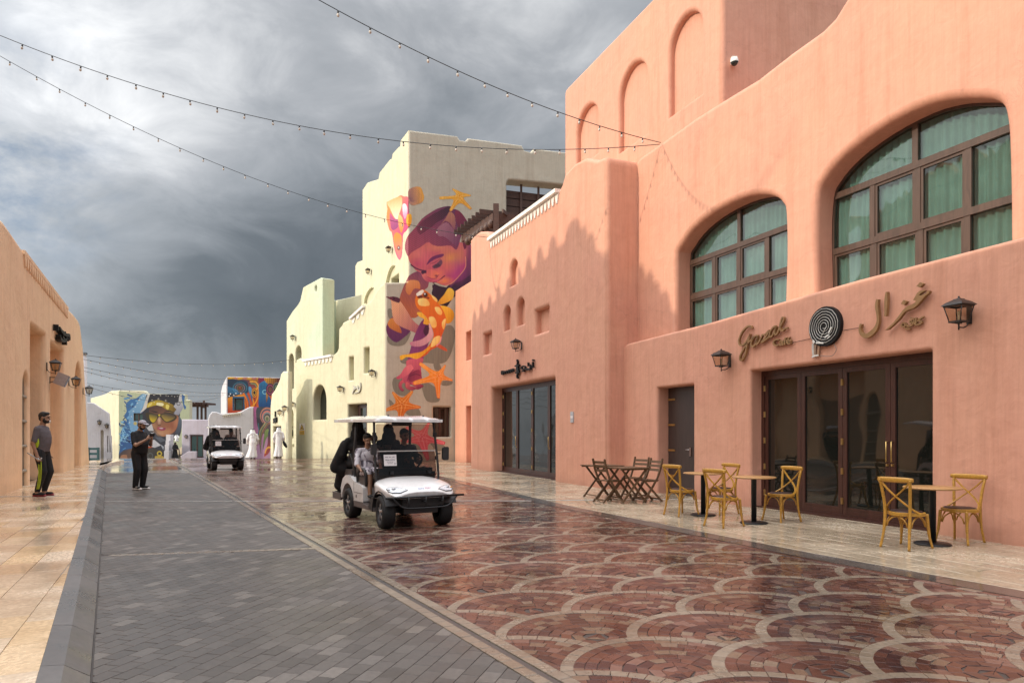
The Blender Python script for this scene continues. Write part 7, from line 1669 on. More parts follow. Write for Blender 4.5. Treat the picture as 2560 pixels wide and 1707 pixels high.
def thobe(loc, rz, label, h=1.0, lean=0.0, hold=False):
    t = thing('person', label, 'person', loc, rz); B = Body(); s = h
    for sx, fy in ((-1, -.12), (1, .16)):
        B.cap((sx*.09, fy, .14*s), .04, (sx*.09, fy, .06), .042, 'skin'); B.cap((sx*.095, fy+.04, .035), .045, (sx*.11, fy-.13, .03), .038, 'shoe', .7)
    B.loft([(z*s, rx, ry, xo, yo, wv) for z, rx, ry, xo, yo, wv in ((.10, .25+lean*.6, .25, lean*.8, .05, .10), (.30, .225+lean*.4, .23, lean*.5, .03, .09), (.55, .20, .20, lean*.2, .01, .06), (.80, .19, .165, 0, 0, .03), (1.0, .185, .15, 0, 0, .01), (1.16, .185, .14, 0, -lean*.4, 0), (1.32, .20, .13, 0, -lean*.8, 0), (1.43, .185, .105, 0, -lean, 0), (1.49, .10, .08, 0, -lean, 0))], 'cloth')
    for sx in (-1, 1):
        B.cap((sx*.20, -lean, 1.42*s), .07, (sx*.27, .04-lean, 1.16*s), .07, 'cloth'); B.cap((sx*.27, .04-lean, 1.16*s), .07, (sx*.25, -.10-lean, .92*s), .065, 'cloth'); B.hand((sx*.25, -.11-lean, .91*s), (0, -.2, -1), (-sx, 0, 0), 'skin', -sx, .7)
    B.cap((0, -lean, 1.45*s), .055, (0, -.02-lean, 1.56*s), .05, 'skin'); B.head((0, -.03-lean*1.2, 1.64*s), 'skin', 'hair', (0, -1, -.1), .98, 'hair')
    # headcloth: crown, sides and the long tail down the back
    B.ell((0, -.03-lean*1.2, 1.685*s), (.093, .112, .088), 'scarf'); B.ell((0, .045-lean*1.2, 1.60*s), (.115, .07, .13), 'scarf'); B.ell((0, .075-lean, 1.44*s), (.17, .07, .16), 'scarf'); B.ell((0, .09-lean*.6, 1.27*s), (.12, .05, .14), 'scarf')
    for sx in (-1, 1): B.cap((sx*.085, .0-lean*1.2, 1.68*s), .035, (sx*.12, -.02-lean, 1.46*s), .045, 'scarf')
    B.build('body', mats(SKIN2, cloth=WCLOTH, scarf=WCLOTH, shoe=TEAK), t, .014)
    mb = MB()
    for z in (1.725, 1.745): mb.tube([(.088*math.cos(a), -.03-lean*1.2+.108*math.sin(a), z*s) for a in np.linspace(0, 2*PI, 21)], .011, 5)
    mb.tube([(.02, .08-lean*1.2, 1.70*s), (.03, .155-lean, 1.42*s), (.03, .16-lean, 1.30*s)], .007, 4); mb.build('head_cord', BLACKM, t)
    return t
a = ground(632, 1147); thobe((a.x, a.y, 0), math.radians(205), 'man in a white thobe and headcloth walking away right of the far cart, robe billowing', .93, .10)
a = ground(697, 1145); thobe((a.x, a.y, 0), math.radians(190), 'man in a white thobe and headcloth in front of the corner shop doorway', 1.0, .03)
bag = thing('bag', 'black bag carried by the man in white near the corner shop', 'bag', (a.x, a.y, 0), math.radians(190)); mb = MB(); mb.ell((-.33, .0, .78), (.09, .06, .22), 12, 8, 0, Matrix.Rotation(.5, 3, 'Y')); mb.build('body', BCLOTH, bag)
def abaya(loc, rz, label, h=1.0, bag=False):
    t = thing('person', label, 'person', loc, rz); B = Body()
    B.loft([(z*h, rx, ry, 0, .02, wv) for z, rx, ry, wv in ((.02, .31, .36, .08), (.25, .26, .29, .06), (.50, .23, .23, .04), (.75, .21, .18, .02), (1.0, .20, .155, 0), (1.22, .20, .14, 0), (1.36, .185, .115, 0), (1.43, .10, .09, 0))], 'cloth')
    for sx in (-1, 1):
        B.cap((sx*.19, 0, 1.38*h), .075, (sx*.27, -.02, 1.12*h), .075, 'cloth'); B.cap((sx*.27, -.02, 1.12*h), .075, (sx*.14, -.22, 1.02*h), .06, 'cloth'); B.hand((sx*.14, -.22, 1.02*h), (-sx*.6, -.6, 0), (0, 0, 1), 'skin', sx, .8)
        B.cap((sx*.09, .0, .05), .05, (sx*.1, -.18, .04), .04, 'cloth', .8)
    B.head((0, -.03, 1.56*h), 'skin', None, (0, -1, -.1), .92)
    B.ell((0, .0, 1.585*h), (.10, .115, .115), 'cloth'); B.ell((0, .03, 1.46*h), (.14, .10, .13), 'cloth'); B.cap((0, -.02, 1.40*h), .085, (0, -.03, 1.47*h), .07, 'cloth')
    B.build('body', mats(SKIN, cloth=BCLOTH), t, .014); return t
Y_ = 66; abaya(((502-CX)/F*Y_, Y_, gz(Y_)), math.radians(-60), 'woman in a black abaya walking in front of the glass door of the lilac house', .98)
Y_ = 61.2; abaya(((438-CX)/F*Y_, Y_, gz(Y_)), math.radians(70), 'figure in black with a raised arm at the foot of the staircase', .95)
t = thobe(((436.6-CX)/F*66, 66.4, HC+(HY-1104)/F*66+.02), 0, 'tiny figure in white standing at the top of the staircase', .5); t.scale = (.75,)*3
# person leaning out of the arched niche
q = PT2.at(729, 1075, .02); t = thing('person', 'dark haired person leaning out of the small arched niche beside the corner shop', 'person', q-Vector((0, 0, .42)), math.atan2(PT2.n.x, -PT2.n.y))
B = Body(); B.ell((0, .0, .2), (.16, .12, .22), 'tee'); B.ell((0, -.02, .38), (.17, .11, .10), 'tee'); B.cap((0, 0, .44), .05, (0, -.02, .52), .045, 'skin'); B.head((0, -.04, .60), 'skin', 'hair', (0, -1, -.2), .95)
for sx in (-1, 1): B.cap((sx*.17, -.02, .38), .055, (sx*.2, -.15, .18), .05, 'tee'); B.cap((sx*.2, -.15, .18), .04, (sx*.06, -.32, .12), .03, 'skin'); B.hand((sx*.06, -.32, .12), (-sx*.5, -.6, -.2), (0, 0, -1), 'skin', sx, .7)
B.build('body', mats(tee=BCLOTH), t, .013)
# ---------------- golf carts with their riders ----------------
def zt_hood(x, y):
    """top surface of the front cowl"""
    ys = [-1.20, -1.12, -.98, -.80, -.60, -.44]; zs = [.565, .625, .69, .735, .765, .775]; ws = [.44, .52, .575, .59, .575, .53]
    z = float(np.interp(y, ys, zs)); w = float(np.interp(y, ys, ws)); r = min(1, abs(x)/w)
    return z-.085*r**3.2
def make_cart(label):
    t = thing('golf_cart', label, 'golf cart')
    # wheels
    for sx in (-1, 1):
        for y, st in ((-.80, .0), (.80, 0)):
            c = (sx*.475, y, .255); mb = MB(); w = .105
            mb.lathe([(.135, -w*.85), (.20, -w), (.243, -w*.9), (.256, -w*.5), (.256, w*.5), (.243, w*.9), (.20, w), (.135, w*.85), (.135, -w*.85)], 26, (0, 0, 0), 0, 'x'); o = mb.build('wheel', RUBR, t, loc=c)
            for k in range(26):
                pass
            mb = MB(); mb.lathe([(.138, -w*.84), (.128, -w*.6), (.128, w*.6), (.138, w*.84)], 22, (0, 0, 0), 0, 'x'); mb.build('rim', BLACKM, o)
            mb = MB(); mb.lathe([(0, sx*w*.1), (.13, sx*w*.1)], 20, (0, 0, 0), 0, 'x'); mb.build('hub_plate', BLACKM, o)
            for k in range(5):
                a = 2*PI*k/5+.3
                for da in (-.10, .10):
                    mb = MB(); mb.bar((sx*w*.78, .03*math.cos(a), .03*math.sin(a)), (sx*w*.70, .132*math.cos(a+da), .132*math.sin(a+da)), .022, .016, up=(1, 0, 0)); mb.build('spoke', STEEL, o)
            mb = MB(); mb.lathe([(0, sx*w*.9), (.03, sx*w*.88), (.034, sx*w*.6)], 12, (0, 0, 0), 0, 'x'); mb.build('hub_cap', STEEL, o)
    # chassis, fenders
    mb = MB(); mb.box((0, .15, .27), (.74, 1.75, .09)); mb.box((0, -.88, .36), (.56, .36, .26)); mb.box((0, -1.08, .41), (.66, .10, .13)); mb.box((0, -.45, .52), (1.0, .06, .45)); mb.box((0, .8, .3), (.66, .10, .12)); mb.box((0, -.8, .27), (.72, .08, .08)); mb.build('chassis', CARTD, t)
    mb = MB()
    for sx in (-1, 1):
        arc = [(-.80+.315*math.cos(a), .26+.315*math.sin(a)) for a in np.linspace(-.1, PI-.35, 14)]; arc2 = [(-.80+.30*math.cos(a), .26+.30*math.sin(a)) for a in np.linspace(-.1, PI-.35, 14)]
        mb.prism(arc+arc2[::-1], lambda y, z: Vector((sx*.585, y, z)), lambda y, z: Vector((sx*.34, y, z)))
    mb.build('fender_liner', CARTD, t)
    # front cowl
    mb = MB(); ys = [-1.20, -1.17, -1.12, -1.05, -.98, -.90, -.80, -.70, -.60, -.52, -.44]
    def cowl(a, b):
        y = float(np.interp(b, np.linspace(0, 1, 11), ys)); w = float(np.interp(y, [-1.20, -1.12, -.98, -.80, -.60, -.44], [.44, .52, .575, .59, .575, .53])); k = a*2-1
        zb = .475+(.02 if y < -1.1 else .06*math.exp(-((y+.8)/.2)**2))
        if abs(k) < .72: x = k/.72*w*.985; return Vector((x, y, zt_hood(x, y)))
        f = (abs(k)-.72)/.28; zt = zt_hood(w*.985, y); return Vector((math.copysign(w*(1-.03*f), k), y+(.0), zt+(zb-zt)*f))
    mb.grid(cowl, 34, 10)
    e = [cowl(i/34, 0) for i in range(35)]; n_ = len(e); low = [Vector((p.x, p.y+.015, .475)) for p in e]
    mb.add(e+low, [(i, i+1, n_+i+1, n_+i) for i in range(n_-1)], smooth=False); mb.build('front_cowl', CARTW, t)
    mb = MB(); mb.prism([(-.95, .46), (-.45, .46), (-.30, .30), (-.30, .26), (-.48, .26), (-.50, .44)], lambda y, z: Vector((.575, y, z)), lambda y, z: Vector((.50, y, z)))
    mb.prism([(-.95, .46), (-.45, .46), (-.30, .30), (-.30, .26), (-.48, .26), (-.50, .44)], lambda y, z: Vector((-.50, y, z)), lambda y, z: Vector((-.575, y, z))); mb.build('cowl_skirt', CARTD, t)
    # rear body with wheel arches
    arc = [(.80+.335*math.cos(a), .26+.335*math.sin(a)) for a in np.linspace(PI-.12, .12, 12)]
    prof = [(-.02, .33), (.40, .33)]+arc+[(1.17, .36), (1.19, .50), (1.08, .66), (.90, .73), (.66, .72), (.42, .64), (.10, .60), (.0, .57)]
    mb = MB(); mb.prism(rounded(prof, .03, 2), lambda y, z: Vector((.565, y, z)), lambda y, z: Vector((-.565, y, z))); mb.build('rear_body', CARTW, t)
    for sx in (-1, 1):
        mb = MB(); mb.bar((sx*.567, .03, .47), (sx*.567, .44, .47), .004, .008); mb.bar((sx*.567, .455, .34), (sx*.567, .455, .63), .004, .006); mb.build('panel_seam', CARTT, t)['kind'] = 'stuff'
        mb = MB(); mb.prism([(.30, .385), (.36, .385), (.36, .43), (.30, .43)], lambda y, z: Vector((sx*.5685, y, z)), lambda y, z: Vector((sx*.566, y, z))); mb.build('sticker', CARTT, t)
    mb = MB(); mb.prism([(-.52, .235), (.44, .235), (.46, .325), (-.02, .325), (-.08, .30), (-.50, .30)], lambda y, z: Vector((.57, y, z)), lambda y, z: Vector((-.57, y, z))); mb.build('sill', CARTT, t)
    # seats
    def pad(name, c, s, R=None):
        mb = MB(); q = rounded([(-s[1]/2, -s[2]/2), (s[1]/2, -s[2]/2), (s[1]/2, s[2]/2), (-s[1]/2, s[2]/2)], min(s[1], s[2])*.3, 4)
        f = lambda x: (lambda y, z: (Vector((x, y, z)) if R is None else R @ Vector((x, y, z)))+Vector(c)); mb.prism(q, f(s[0]/2), f(-s[0]/2)); return mb.build(name, SEATV, t)
    pad('front_seat', (0, .22, .67), (1.04, .48, .14)); pad('rear_seat', (0, .98, .76), (1.0, .40, .12))
    for sx in (-1, 1): pad('front_backrest', (sx*.26, .52, .98), (.46, .10, .46), Matrix.Rotation(-.14, 3, 'X')); pad('rear_backrest', (sx*.26, .70, 1.02), (.46, .09, .44), Matrix.Rotation(.06, 3, 'X'))
    for sx in (-1, 1):
        mb = MB(); mb.tube(crom([(sx*.52, -.05, .60), (sx*.54, -.07, .78), (sx*.54, .02, .86), (sx*.54, .22, .84), (sx*.53, .36, .74), (sx*.52, .38, .62)], 4), .026, 8); mb.build('hip_rail', CARTD, t)
        mb = MB(); mb.tube(crom([(sx*.46, .70, .72), (sx*.48, .88, 1.06), (sx*.48, 1.10, 1.10), (sx*.48, 1.26, .95), (sx*.47, 1.22, .70)], 4), .018, 7); mb.build('grab_rail', CARTD, t)
    mb = MB(); mb.box((0, 1.52, .30), (1.02, .46, .05)); mb.box((0, 1.75, .34), (1.02, .03, .10)); mb.bar((-.42, 1.16, .42), (-.42, 1.42, .30), .05, .05); mb.bar((.42, 1.16, .42), (.42, 1.42, .30), .05, .05)
    for sx in (-1, 1): mb.box((sx*.525, 1.52, .32), (.035, .50, .12))
    mb.build('rear_footrest', CARTT, t)
    # dash, steering wheel
    mb = MB(); mb.box((0, -.40, .78), (1.0, .16, .10)); mb.box((0, -.36, .86), (.96, .10, .06)); mb.build('dashboard', CARTD, t)
    sw_ = MB(); c = Vector((.25, -.10, .98)); R = Matrix.Rotation(math.radians(-52), 3, 'X'); r = .175
    sw_.tube([c+R @ Vector((r*math.cos(a), r*math.sin(a), 0)) for a in np.linspace(0, 2*PI, 25)], .015, 7)
    for k in range(3): a = PI/2+2*PI*k/3; sw_.bar(c, c+R @ Vector((r*math.cos(a), r*math.sin(a), 0)), .03, .014)
    sw_.ell(c, (.05, .05, .03), 10, 6, 0, R); sw_.tube([c, (.25, -.38, .76)], .022, 8); sw_.build('steering_wheel', CARTD, t)
    # pillars, roof
    for sx in (-1, 1):
        mb = MB(); mb.tube(crom([(sx*.525, -.52, .62), (sx*.535, -.53, .78), (sx*.53, -.46, 1.2), (sx*.51, -.38, 1.64)], 4), .020, 8); mb.build('front_pillar', CARTD, t)
        mb = MB(); mb.tube([(sx*.48, .66, .68), (sx*.50, .60, 1.20), (sx*.49, .55, 1.66)], .027, 8); mb.build('rear_pillar', CARTD, t)
    mb = MB()
    def roof(a, b, dz=0):
        k = a*2-1; y = -.66+2.3*b; e = max(abs(k)**3, abs(2*b-1)**6); wx = .585*(1-.06*abs(2*b-1)**5)
        rib = .018*math.exp(-((abs(k)-.55)/.10)**2)*(1-abs(2*b-1)**8)
        return Vector((k*wx, y, 1.735-.055*e+rib+dz+.02*(b-.3)))
    mb.grid(lambda a, b: roof(a, b), 24, 22); mb.grid(lambda a, b: roof(a, b, -.035), 24, 22)
    for f in (lambda s: (s, 0), lambda s: (s, 1), lambda s: (0, s), lambda s: (1, s)):
        p = [roof(*f(i/20)) for i in range(21)]; q = [roof(*f(i/20), -.045) for i in range(21)]; mb.add(p+q, [(i, i+1, 22+i, 21+i) for i in range(20)], smooth=True)
    mb.build('roof', CARTW, t)
    for x, y in ((-.3, -.45), (.3, -.45), (-.36, .5)):
        mb = MB(); mb.lathe([(0, 1.752), (.014, 1.750), (.016, 1.73)], 8, (x, y, -.005)); mb.build('roof_bolt', BLACKM, t)
    mb = MB(); mb.box((0, -.40, 1.64), (1.06, .03, .035)); mb.box((0, .55, 1.66), (1.0, .05, .04)); mb.box((-.04, -.37, 1.60), (.34, .03, .055)); mb.build('roof_rail', CARTD, t)
    # windscreen in two folding halves
    ws = lambda x, z: Vector((x, -.545+(.0 if z < .8 else (z-.8)*.17), z))
    for nm, z0, z1, mt in (('lower_windscreen', .765, 1.165, TINT), ('upper_windscreen', 1.175, 1.60, TINT0)):
        mb = MB(); q = rounded([(-.50, z0), (.50, z0), (.49, z1), (-.49, z1)], .03, 3); mb.prism(q, lambda x, z: ws(x, z), lambda x, z: ws(x, z)+Vector((0, .006, 0))); mb.build(nm, mt, t)
    mb = MB(); mb.bar(ws(-.5, 1.17), ws(.5, 1.17), .02, .018); mb.build('windscreen_hinge', plain('clear_edge', (.45, .42, .40), .3), t)
    mb = MB()
    for x in (-.28, .36): mb.box(ws(x, .83)+Vector((0, -.012, 0)), (.06, .03, .045))
    for sx in (-1, 1): mb.box((sx*.52, -.42, 1.43), (.05, .05, .07)); mb.box((sx*.53, -.47, 1.05), (.04, .05, .06))
    mb.build('windscreen_clip', BLACKM, t)
    for sx in (-1, 1):
        mxx, mz, ms_ = (.66, 1.12, 1.0) if sx > 0 else (.57, 1.20, .8); mb = MB(); mb.tube([(sx*.53, -.48, mz), (sx*.58, -.52, mz)], .012, 6)
        q = rounded([(-.055, -.11), (.055, -.11), (.06, .11), (-.05, .11)], .03, 3); mb.prism(q, lambda x, z: Vector((sx*mxx+x*ms_, -.55, mz+z*ms_)), lambda x, z: Vector((sx*mxx+x*.9*ms_, -.49, mz+z*.9*ms_))); mb.build('wing_mirror', CARTD, t)
    # headlights
    for sx in (-1, 1):
        pts = [(.245, -1.150), (.30, -1.105), (.40, -1.03), (.50, -.985), (.545, -.99), (.535, -1.06), (.49, -1.125), (.37, -1.168)]
        P2 = [(sx*x, y) for x, y in pts]; f = lambda o: (lambda x, y: Vector((x, y, zt_hood(x, y)+o)))
        inn = offset_in(P2, .010)
        # follow the curved cowl with a finely split outline
        def fill(mb, poly, o, m):
            cx = sum(p[0] for p in poly)/len(poly); cy = sum(p[1] for p in poly)/len(poly); n = len(poly); dn = []
            for i in range(n):
                a, b = poly[i], poly[(i+1) % n]; dn += [(a[0]+(b[0]-a[0])*k/3, a[1]+(b[1]-a[1])*k/3) for k in range(3)]
            n = len(dn); vs = []
            for r in (1, .66, .33): vs += [f(o)(cx+(p[0]-cx)*r, cy+(p[1]-cy)*r) for p in dn]
            vs.append(f(o)(cx, cy)); fs = [(k*n+i, k*n+(i+1) % n, (k+1)*n+(i+1) % n, (k+1)*n+i) for k in (0, 1) for i in range(n)]+[(2*n+i, 2*n+(i+1) % n, 3*n) for i in range(n)]
            mb.add(vs, fs, m, smooth=True)
        mb = MB(); fill(mb, P2, .005, 0); h = mb.build('headlight', BLACKM, t)
        mb = MB(); fill(mb, inn, .009, 0); mb.build('lens', bpy.data.materials.get('lamp_lens') or plain('lamp_lens', (.66, .68, .72), .1, .0, .12, 60), h)
        mb = MB(); mb.ell((sx*.44, -1.055, zt_hood(.44, -1.055)+.010), (.036, .030, .012), 10, 6); mb.build('bulb', STEEL, h)
        mb = MB(); mb.ell((sx*.515, -1.03, zt_hood(.515, -1.03)+.008), (.022, .03, .012), 8, 6); mb.build('indicator', (bpy.data.materials.get('amber') or plain('amber', (.75, .33, .03), .25)) if sx > 0 else STEEL, h)
    # brush guard
    mb = MB(); mb.tube([(-.64, -1.24, .50), (.64, -1.24, .50)], .017, 8); mb.tube(crom([(-.52, -1.24, .49), (-.40, -1.25, .37), (-.25, -1.26, .335), (.25, -1.26, .335), (.40, -1.25, .37), (.52, -1.24, .49)], 4), .013, 7)
    for x in (-.28, 0, .28): mb.tube([(x, -1.25, .50), (x, -1.255, .335)], .010, 6); mb.tube([(x, -1.25, .42), (x, -1.05, .42)], .012, 6)
    mb.build('brush_guard', BLACKM, t)
    # notice and hood print
    def flat_text(txt, c, w, h, mat, nm, par, hood=False):
        cu = bpy.data.curves.new('t', 'FONT'); cu.body = txt; cu.size = 1; ob = bpy.data.objects.new('t', cu); COL.objects.link(ob); bpy.context.view_layer.update()
        me = bpy.data.meshes.new_from_object(ob.evaluated_get(bpy.context.evaluated_depsgraph_get())); bpy.data.objects.remove(ob); bpy.data.curves.remove(cu)
        co = np.array([tuple(v.co) for v in me.vertices]); x0, x1, y1 = co[:, 0].min(), co[:, 0].max(), co[:, 1].max()
        for v, q in zip(me.vertices, co):
            x = c[0]+(q[0]-x0)/(x1-x0)*w; s = q[1]/y1*h
            v.co = Vector((x, c[1]+s, zt_hood(x, c[1]+s)+.004)) if hood else ws(x, c[1]+s)+Vector((0, -.010, 0))
        me.materials.clear(); me.materials.append(mat); me.update(); link(nm, me, par)
    mb = MB(); mb.prism([(-.395, .94), (-.185, .94), (-.185, 1.115), (-.395, 1.115)], lambda x, z: ws(x, z)+Vector((0, -.007, 0)), lambda x, z: ws(x, z)+Vector((0, -.004, 0))); pl_ = mb.build('notice', PAPER, t)
    flat_text('MINA HOTEL', (-.37, 1.022), .16, .022, INK, 'print', pl_); flat_text('01', (-.225, .962), .03, .024, INK, 'print', pl_)
    for z, a, b in ((1.072, -.372, -.212), (.995, -.345, -.245), (.975, -.335, -.255)):
        mb = MB(); k = 14
        for i in range(k):
            if i % 5 == 4: continue
            x0 = a+(b-a)*i/k; mb.prism([(x0, z), (x0+(b-a)/k*.8, z), (x0+(b-a)/k*.8, z+(.012 if z > 1.05 else .006)*(1+.5*math.sin(i*2.3))), (x0, z+.005)], lambda x, q: ws(x, q)+Vector((0, -.0095, 0)), lambda x, q: ws(x, q)+Vector((0, -.008, 0)))
        mb.build('print', INK, pl_)
    flat_text('PORT', (.035, -1.150), .10, .032, plain('print_pink', (.45, .10, .22), .5), 'hood_print', t, True); flat_text('doha', (-.085, -1.150), .10, .028, plain('print_blue', (.10, .17, .42), .5), 'hood_print', t, True)
    return t
cart1 = make_cart('white golf cart carrying a boy in front and veiled passengers behind, nearest the camera')
c1 = Vector((-1.94, 11.38, 0)); A1 = math.radians(31); cart1.location = c1; cart1.rotation_euler = (0, 0, A1)
cart2 = copy_tree(cart1); cart2['label'] = 'white golf cart farther up the road with dark clad riders, coming towards the camera'
c2 = Vector((-11.42, 27.15, 0)); A2 = math.radians(29); cart2.location = c2; cart2.rotation_euler = (0, 0, A2)
for o in (cart1, cart2): o['group'] = 'white golf carts on the road'
for o in [ch for ch in cart2.children if ch.name.startswith('brush_guard')]: bpy.data.objects.remove(o)
for o in [ch for ch in cart1.children if ch.name.startswith('wheel')]:
    if o.location.y < 0: o.rotation_euler = (0, 0, math.radians(-6))
# riders (in the cart's own frame, then placed)
def rider(label, cl, ca, B, m, vox=.011, sm=4):
    t = thing('person', label, 'person', cl, ca); B.build('body', m, t, vox, sm); return t
def seated(x, yseat, zs, face=-1, top='tee', bot='pant', shorts=False, sc=1.0, veil=False, hair='hair', lap=True, hands=None, tilt=-.15):
    """sitting figure; face -1 looks to the front of the cart, +1 to its rear"""
    B = Body(); f = face; Y = lambda v: yseat+f*v*sc; Z = lambda v: zs+v*sc
    B.ell((x, Y(0), Z(.09)), (.165*sc, .14*sc, .11*sc), bot); B.ell((x, Y(-.02), Z(.22)), (.15*sc, .115*sc, .13*sc), top); B.ell((x, Y(-.03), Z(.38)), (.17*sc, .115*sc, .14*sc), top); B.cap((x-.13*sc, Y(-.03), Z(.485)), .06*sc, (x+.13*sc, Y(-.03), Z(.485)), .06*sc, top)
    for s in (-1, 1):
        k = (x+s*.10*sc, Y(.40), Z(.10)); B.cap((x+s*.085*sc, Y(0), Z(.09)), .09*sc, k, .066*sc, bot)
        a = (x+s*.10*sc, Y(.42), Z(-.30)); B.cap(k, .056*sc, a, .038*sc, 'skin' if shorts else bot); 
        if not shorts: B.cap(k, .066*sc, a, .055*sc, bot)
        B.cap((a[0], Y(.40), Z(-.335)), .042*sc, (a[0]+s*.01, Y(.56), Z(-.345)), .036*sc, 'shoe', .8)
        e = (x+s*.23*sc, Y(.06), Z(.24)); w = (x+s*.12*sc, Y(.27), Z(.19)) if hands is None else hands[0 if s < 0 else 1]
        B.cap((x+s*.175*sc, Y(-.03), Z(.48)), .06*sc, e, .055*sc, top); 
        B.cap(e, (.036 if shorts else .05)*sc, w, (.028 if shorts else .04)*sc, 'skin' if shorts else top); d = Vector(w)-Vector(e); B.hand(w, (-s*.4*1.0, f*.8, -.2), (0, 0, -1), 'skin', s*f*-1, .7, sc)
    B.cap((x, Y(-.03), Z(.50)), .05*sc, (x, Y(-.02), Z(.60)), .047*sc, 'skin'); B.head((x, Y(.0), Z(.70)), 'skin', None if veil else hair, (0, f, tilt), .97*sc)
    if veil:
        B.ell((x, Y(-.03), Z(.72)), (.10*sc, .118*sc, .12*sc), top); B.ell((x, Y(-.06), Z(.59)), (.14*sc, .10*sc, .13*sc), top); B.cap((x, Y(.0), Z(.53)), .085*sc, (x, Y(.02), Z(.59)), .075*sc, top)
    return B
B = seated(-.38, .30, .73, -1, shorts=True, sc=.88, tilt=-.35, hands=[(-.56, .12, .86), (-.26, -.04, .86)])
for s in (-1, 1): B.cap((-.38+s*.085*.88, .30, .73+.09*.88), .095*.88, (-.38+s*.10*.88, .04, .73+.10*.88), .084*.88, 'tee')
rider('boy in a white and black tie dye outfit on the nearer cart', c1, A1, B, mats(tee=TDYE, pant=TDYE, shoe=BCLOTH), .009)
B = seated(.27, .28, .73, -1, sc=.98, hands=[(.14, -.02, 1.02), (.40, -.02, 1.02)]); rider('driver in dark clothes behind the steering wheel of the nearer cart', c1, A1, B, mats(SKIN2, tee=NAVY, pant=BCLOTH, shoe=BCLOTH))
def veiled(x, y, z, sc, drape):
    B = seated(x, y, z, 1, 'tee', 'tee', sc=sc, veil=True)
    if drape:
        for k in range(6):
            f = k/5; B.ell((x-.06*f, y+.36+.20*f, z+.08-.40*f), (.24-.01*k, .15, .14), 'tee')
        B.ell((x-.12, y+.30, z+.02), (.24, .2, .16), 'tee'); B.cap((x-.2, y+.05, z+.42), .09, (x-.28, y+.3, z+.02), .12, 'tee')
    return B
rider('woman in black abaya on the nearer cart, robe hanging over its rear edge', c1, A1, veiled(-.33, 1.00, .83, 1.02, True), mats(tee=BCLOTH, pant=BCLOTH, shoe=BCLOTH), .014, 14)
rider('passenger in black at the right end of the rear seat of the nearer cart', c1, A1, veiled(.24, 1.00, .82, .96, False), mats(tee=BCLOTH, pant=BCLOTH, shoe=BCLOTH), .014, 10)
B = seated(-.02, 1.0, .82, 1, sc=.74); rider('child with black hair between the two women on the rear seat of the nearer cart', c1, A1, B, mats(tee=BCLOTH, pant=BCLOTH, shoe=BCLOTH))
rider('driver in dark clothes at the wheel of the farther cart', c2, A2, seated(.27, .28, .73, -1, hands=[(.14, -.02, 1.02), (.40, -.02, 1.02)]), mats(SKIN2, tee=NAVY, pant=BCLOTH, shoe=BCLOTH), .014)
rider('veiled passenger in black on the front seat of the farther cart', c2, A2, seated(-.27, .26, .73, -1, 'tee', 'tee', veil=True), mats(tee=BCLOTH, pant=BCLOTH, shoe=BCLOTH), .014)
rider('passenger in black on the left of the rear seat of the farther cart', c2, A2, veiled(-.30, 1.0, .83, 1.0, True), mats(tee=BCLOTH, pant=BCLOTH, shoe=BCLOTH), .014)
rider('passenger in a white robe on the right of the rear seat of the farther cart', c2, A2, seated(.34, 1.0, .83, 1, 'tee', 'tee'), mats(SKIN2, tee=WCLOTH, pant=WCLOTH, shoe=TEAK), .014)
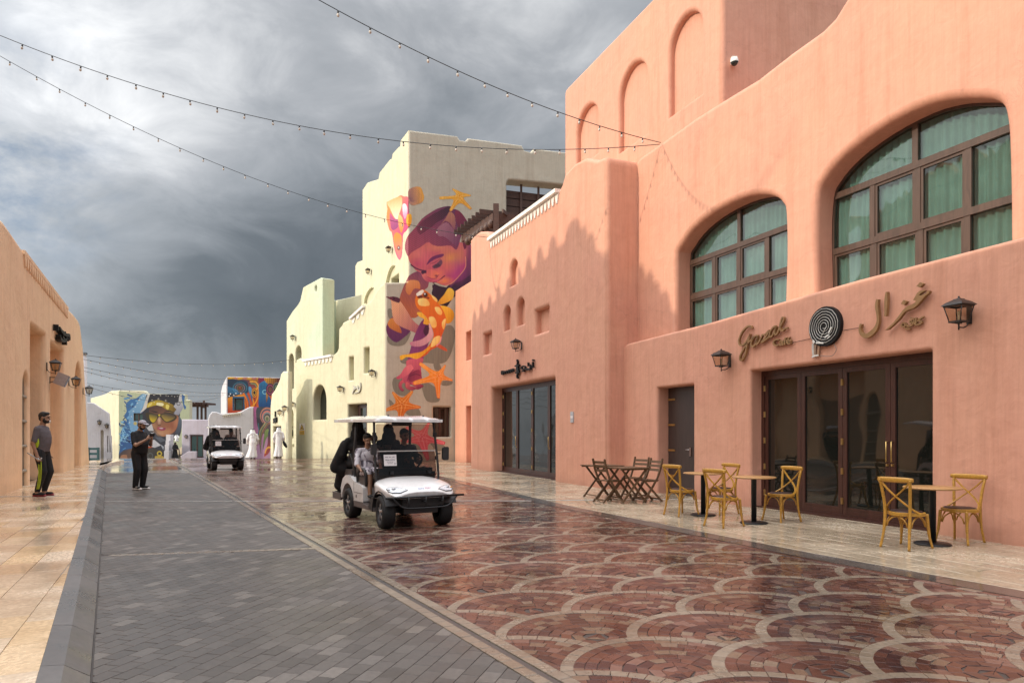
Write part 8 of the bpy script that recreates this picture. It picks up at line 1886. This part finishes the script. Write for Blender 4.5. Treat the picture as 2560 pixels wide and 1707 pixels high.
# ---------------- festoon lights ----------------
BULBG = clear_glass('bulb_glass', (.86, .80, .72), 1.0, .05); 
def bulb_mesh():
    mb = MB(); mb.lathe([(0, .0), (.016, -.002), (.019, -.045), (.013, -.05), (0, -.05)], 8, m=0); mb.lathe([(.011, -.048), (.024, -.068), (.027, -.088), (.018, -.112), (0, -.12)], 9, m=1); return mb.mesh('bulb', [BLACKM, plain('bulb_frosted', (.62, .56, .50), .25)])
BM = bulb_mesh()
def festoon(label, P, Q, px, step=.62, r=.009, bs=1.0, fix=False):
    """a cable hung between P and Q, its sag fitted to the picked image points; bulbs along it"""
    P, Q = Vector(P), Vector(Q); A, b = [], []
    for x, y in px:
        a = (x-CX)/F; t = (a*P.y-P.x)/((Q.x-P.x)-a*(Q.y-P.y)); Y = P.y+(Q.y-P.y)*t; z = HC+(HY-y)/F*Y; A.append((t, -4*t*(1-t))); b.append(z-P.z)
    if fix: A, b = np.array(A), np.array(b); dz = Q.z-P.z; sag = float(((b-dz*A[:, 0])*A[:, 1]).sum()/(A[:, 1]**2).sum())
    elif len(px) > 1: (dz, sag), *_ = np.linalg.lstsq(np.array(A), np.array(b), rcond=None)
    else: dz = Q.z-P.z; sag = (b[0]-dz*A[0][0])/A[0][1]*1.0
    sag = max(.02, sag)
    t = thing('festoon_lights', label, 'string lights', P, group='festoon light strings across the street'); f = lambda s: P+(Q-P)*s*Vector((1, 1, 0)).length/Vector((1, 1, 0)).length
    pt = lambda s: Vector((P.x+(Q.x-P.x)*s, P.y+(Q.y-P.y)*s, P.z+dz*s-4*sag*s*(1-s)))
    mb = MB(); mb.tube([pt(i/60)-P for i in range(61)], r, 5); mb.build('cable', BLACKM, t)
    L = (Q-P).length; n = int(L/step); rr = random.Random(n)
    for k in range(1, n):
        s = (k+rr.uniform(-.06, .06))/n; o = link('bulb', BM, t, pt(s)-P, (rr.uniform(-.12, .12), rr.uniform(-.12, .12), 0)); o.scale = (bs, bs, bs*rr.uniform(.95, 1.05))
    return pt(1.0)
an = PU.at(1652, 357, .02)
kx = lambda Y: PK.p.x+PK.d.x*(Y-PK.p.y)/PK.d.y
festoon('festoon string leaving the top edge, highest of the three near strings', an, (kx(7), 7, 14), [(1510, 316), (1280, 236), (1182, 195), (1022, 120), (798, 0)], .62)
festoon('festoon string crossing the sky to the cafe wall, middle of the three near strings', PU.at(1650, 361, .02), (kx(15.5), 15.5, 12), [(1560, 371), (1280, 374), (1148, 367), (821, 327), (574, 275.5), (258, 186.5), (0, 89)], .62)
festoon('festoon string ending at the shop parapet, lowest of the three near strings', PS.at(1222, 594, .02), (kx(18.5), 18.5, 12), [(1142, 588), (901, 534), (540, 405), (230, 267), (0, 141)], .66)
e = PLB.pt(PLB.u(214), 0); ex, ey = e.x, e.y
for l, a, q, pts in (('topmost of the far festoon strings, ending at the mint patched wall', (ex-.3, ey+1.5), PT2.at(722, 900, .05), [(219, 892), (330, 902), (440, 909), (560, 910), (640, 906)]),
                     ('far festoon string, second from the top, ending at the bird mural house', (ex-.3, ey+2.5), PG.at(566, 948, .1), [(214, 902), (300, 918), (400, 933), (500, 944)]),
                     ('far festoon string, third from the top, ending at the bird mural house', (ex-.5, ey+4), PG.at(566, 960, .1), [(214, 922), (300, 939), (400, 952), (500, 959)]),
                     ('far festoon string, fourth from the top, ending at the bird mural house', (ex-.6, ey+5), PG.at(565, 982, .1), [(215, 931), (300, 951), (400, 970), (500, 980)]),
                     ('far festoon string just above the helmet mural, second lowest of the far ones', (ex-.6, ey+9), PG.at(560, 988, .1), [(216, 960), (300, 975), (400, 986), (480, 989)]),
                     ('lowest far festoon string, sagging in front of the helmet mural house', (ex-.6, ey+10), PG.at(553, 992, .1), [(232, 967), (277, 981), (320, 993), (400, 1006), (470, 1004)])):
    Y0 = a[1]; festoon(l, ((205-CX)/F*Y0, Y0, HC+(HY-pts[0][1]+5)/F*Y0), q, pts, .95, .010, .85, True)
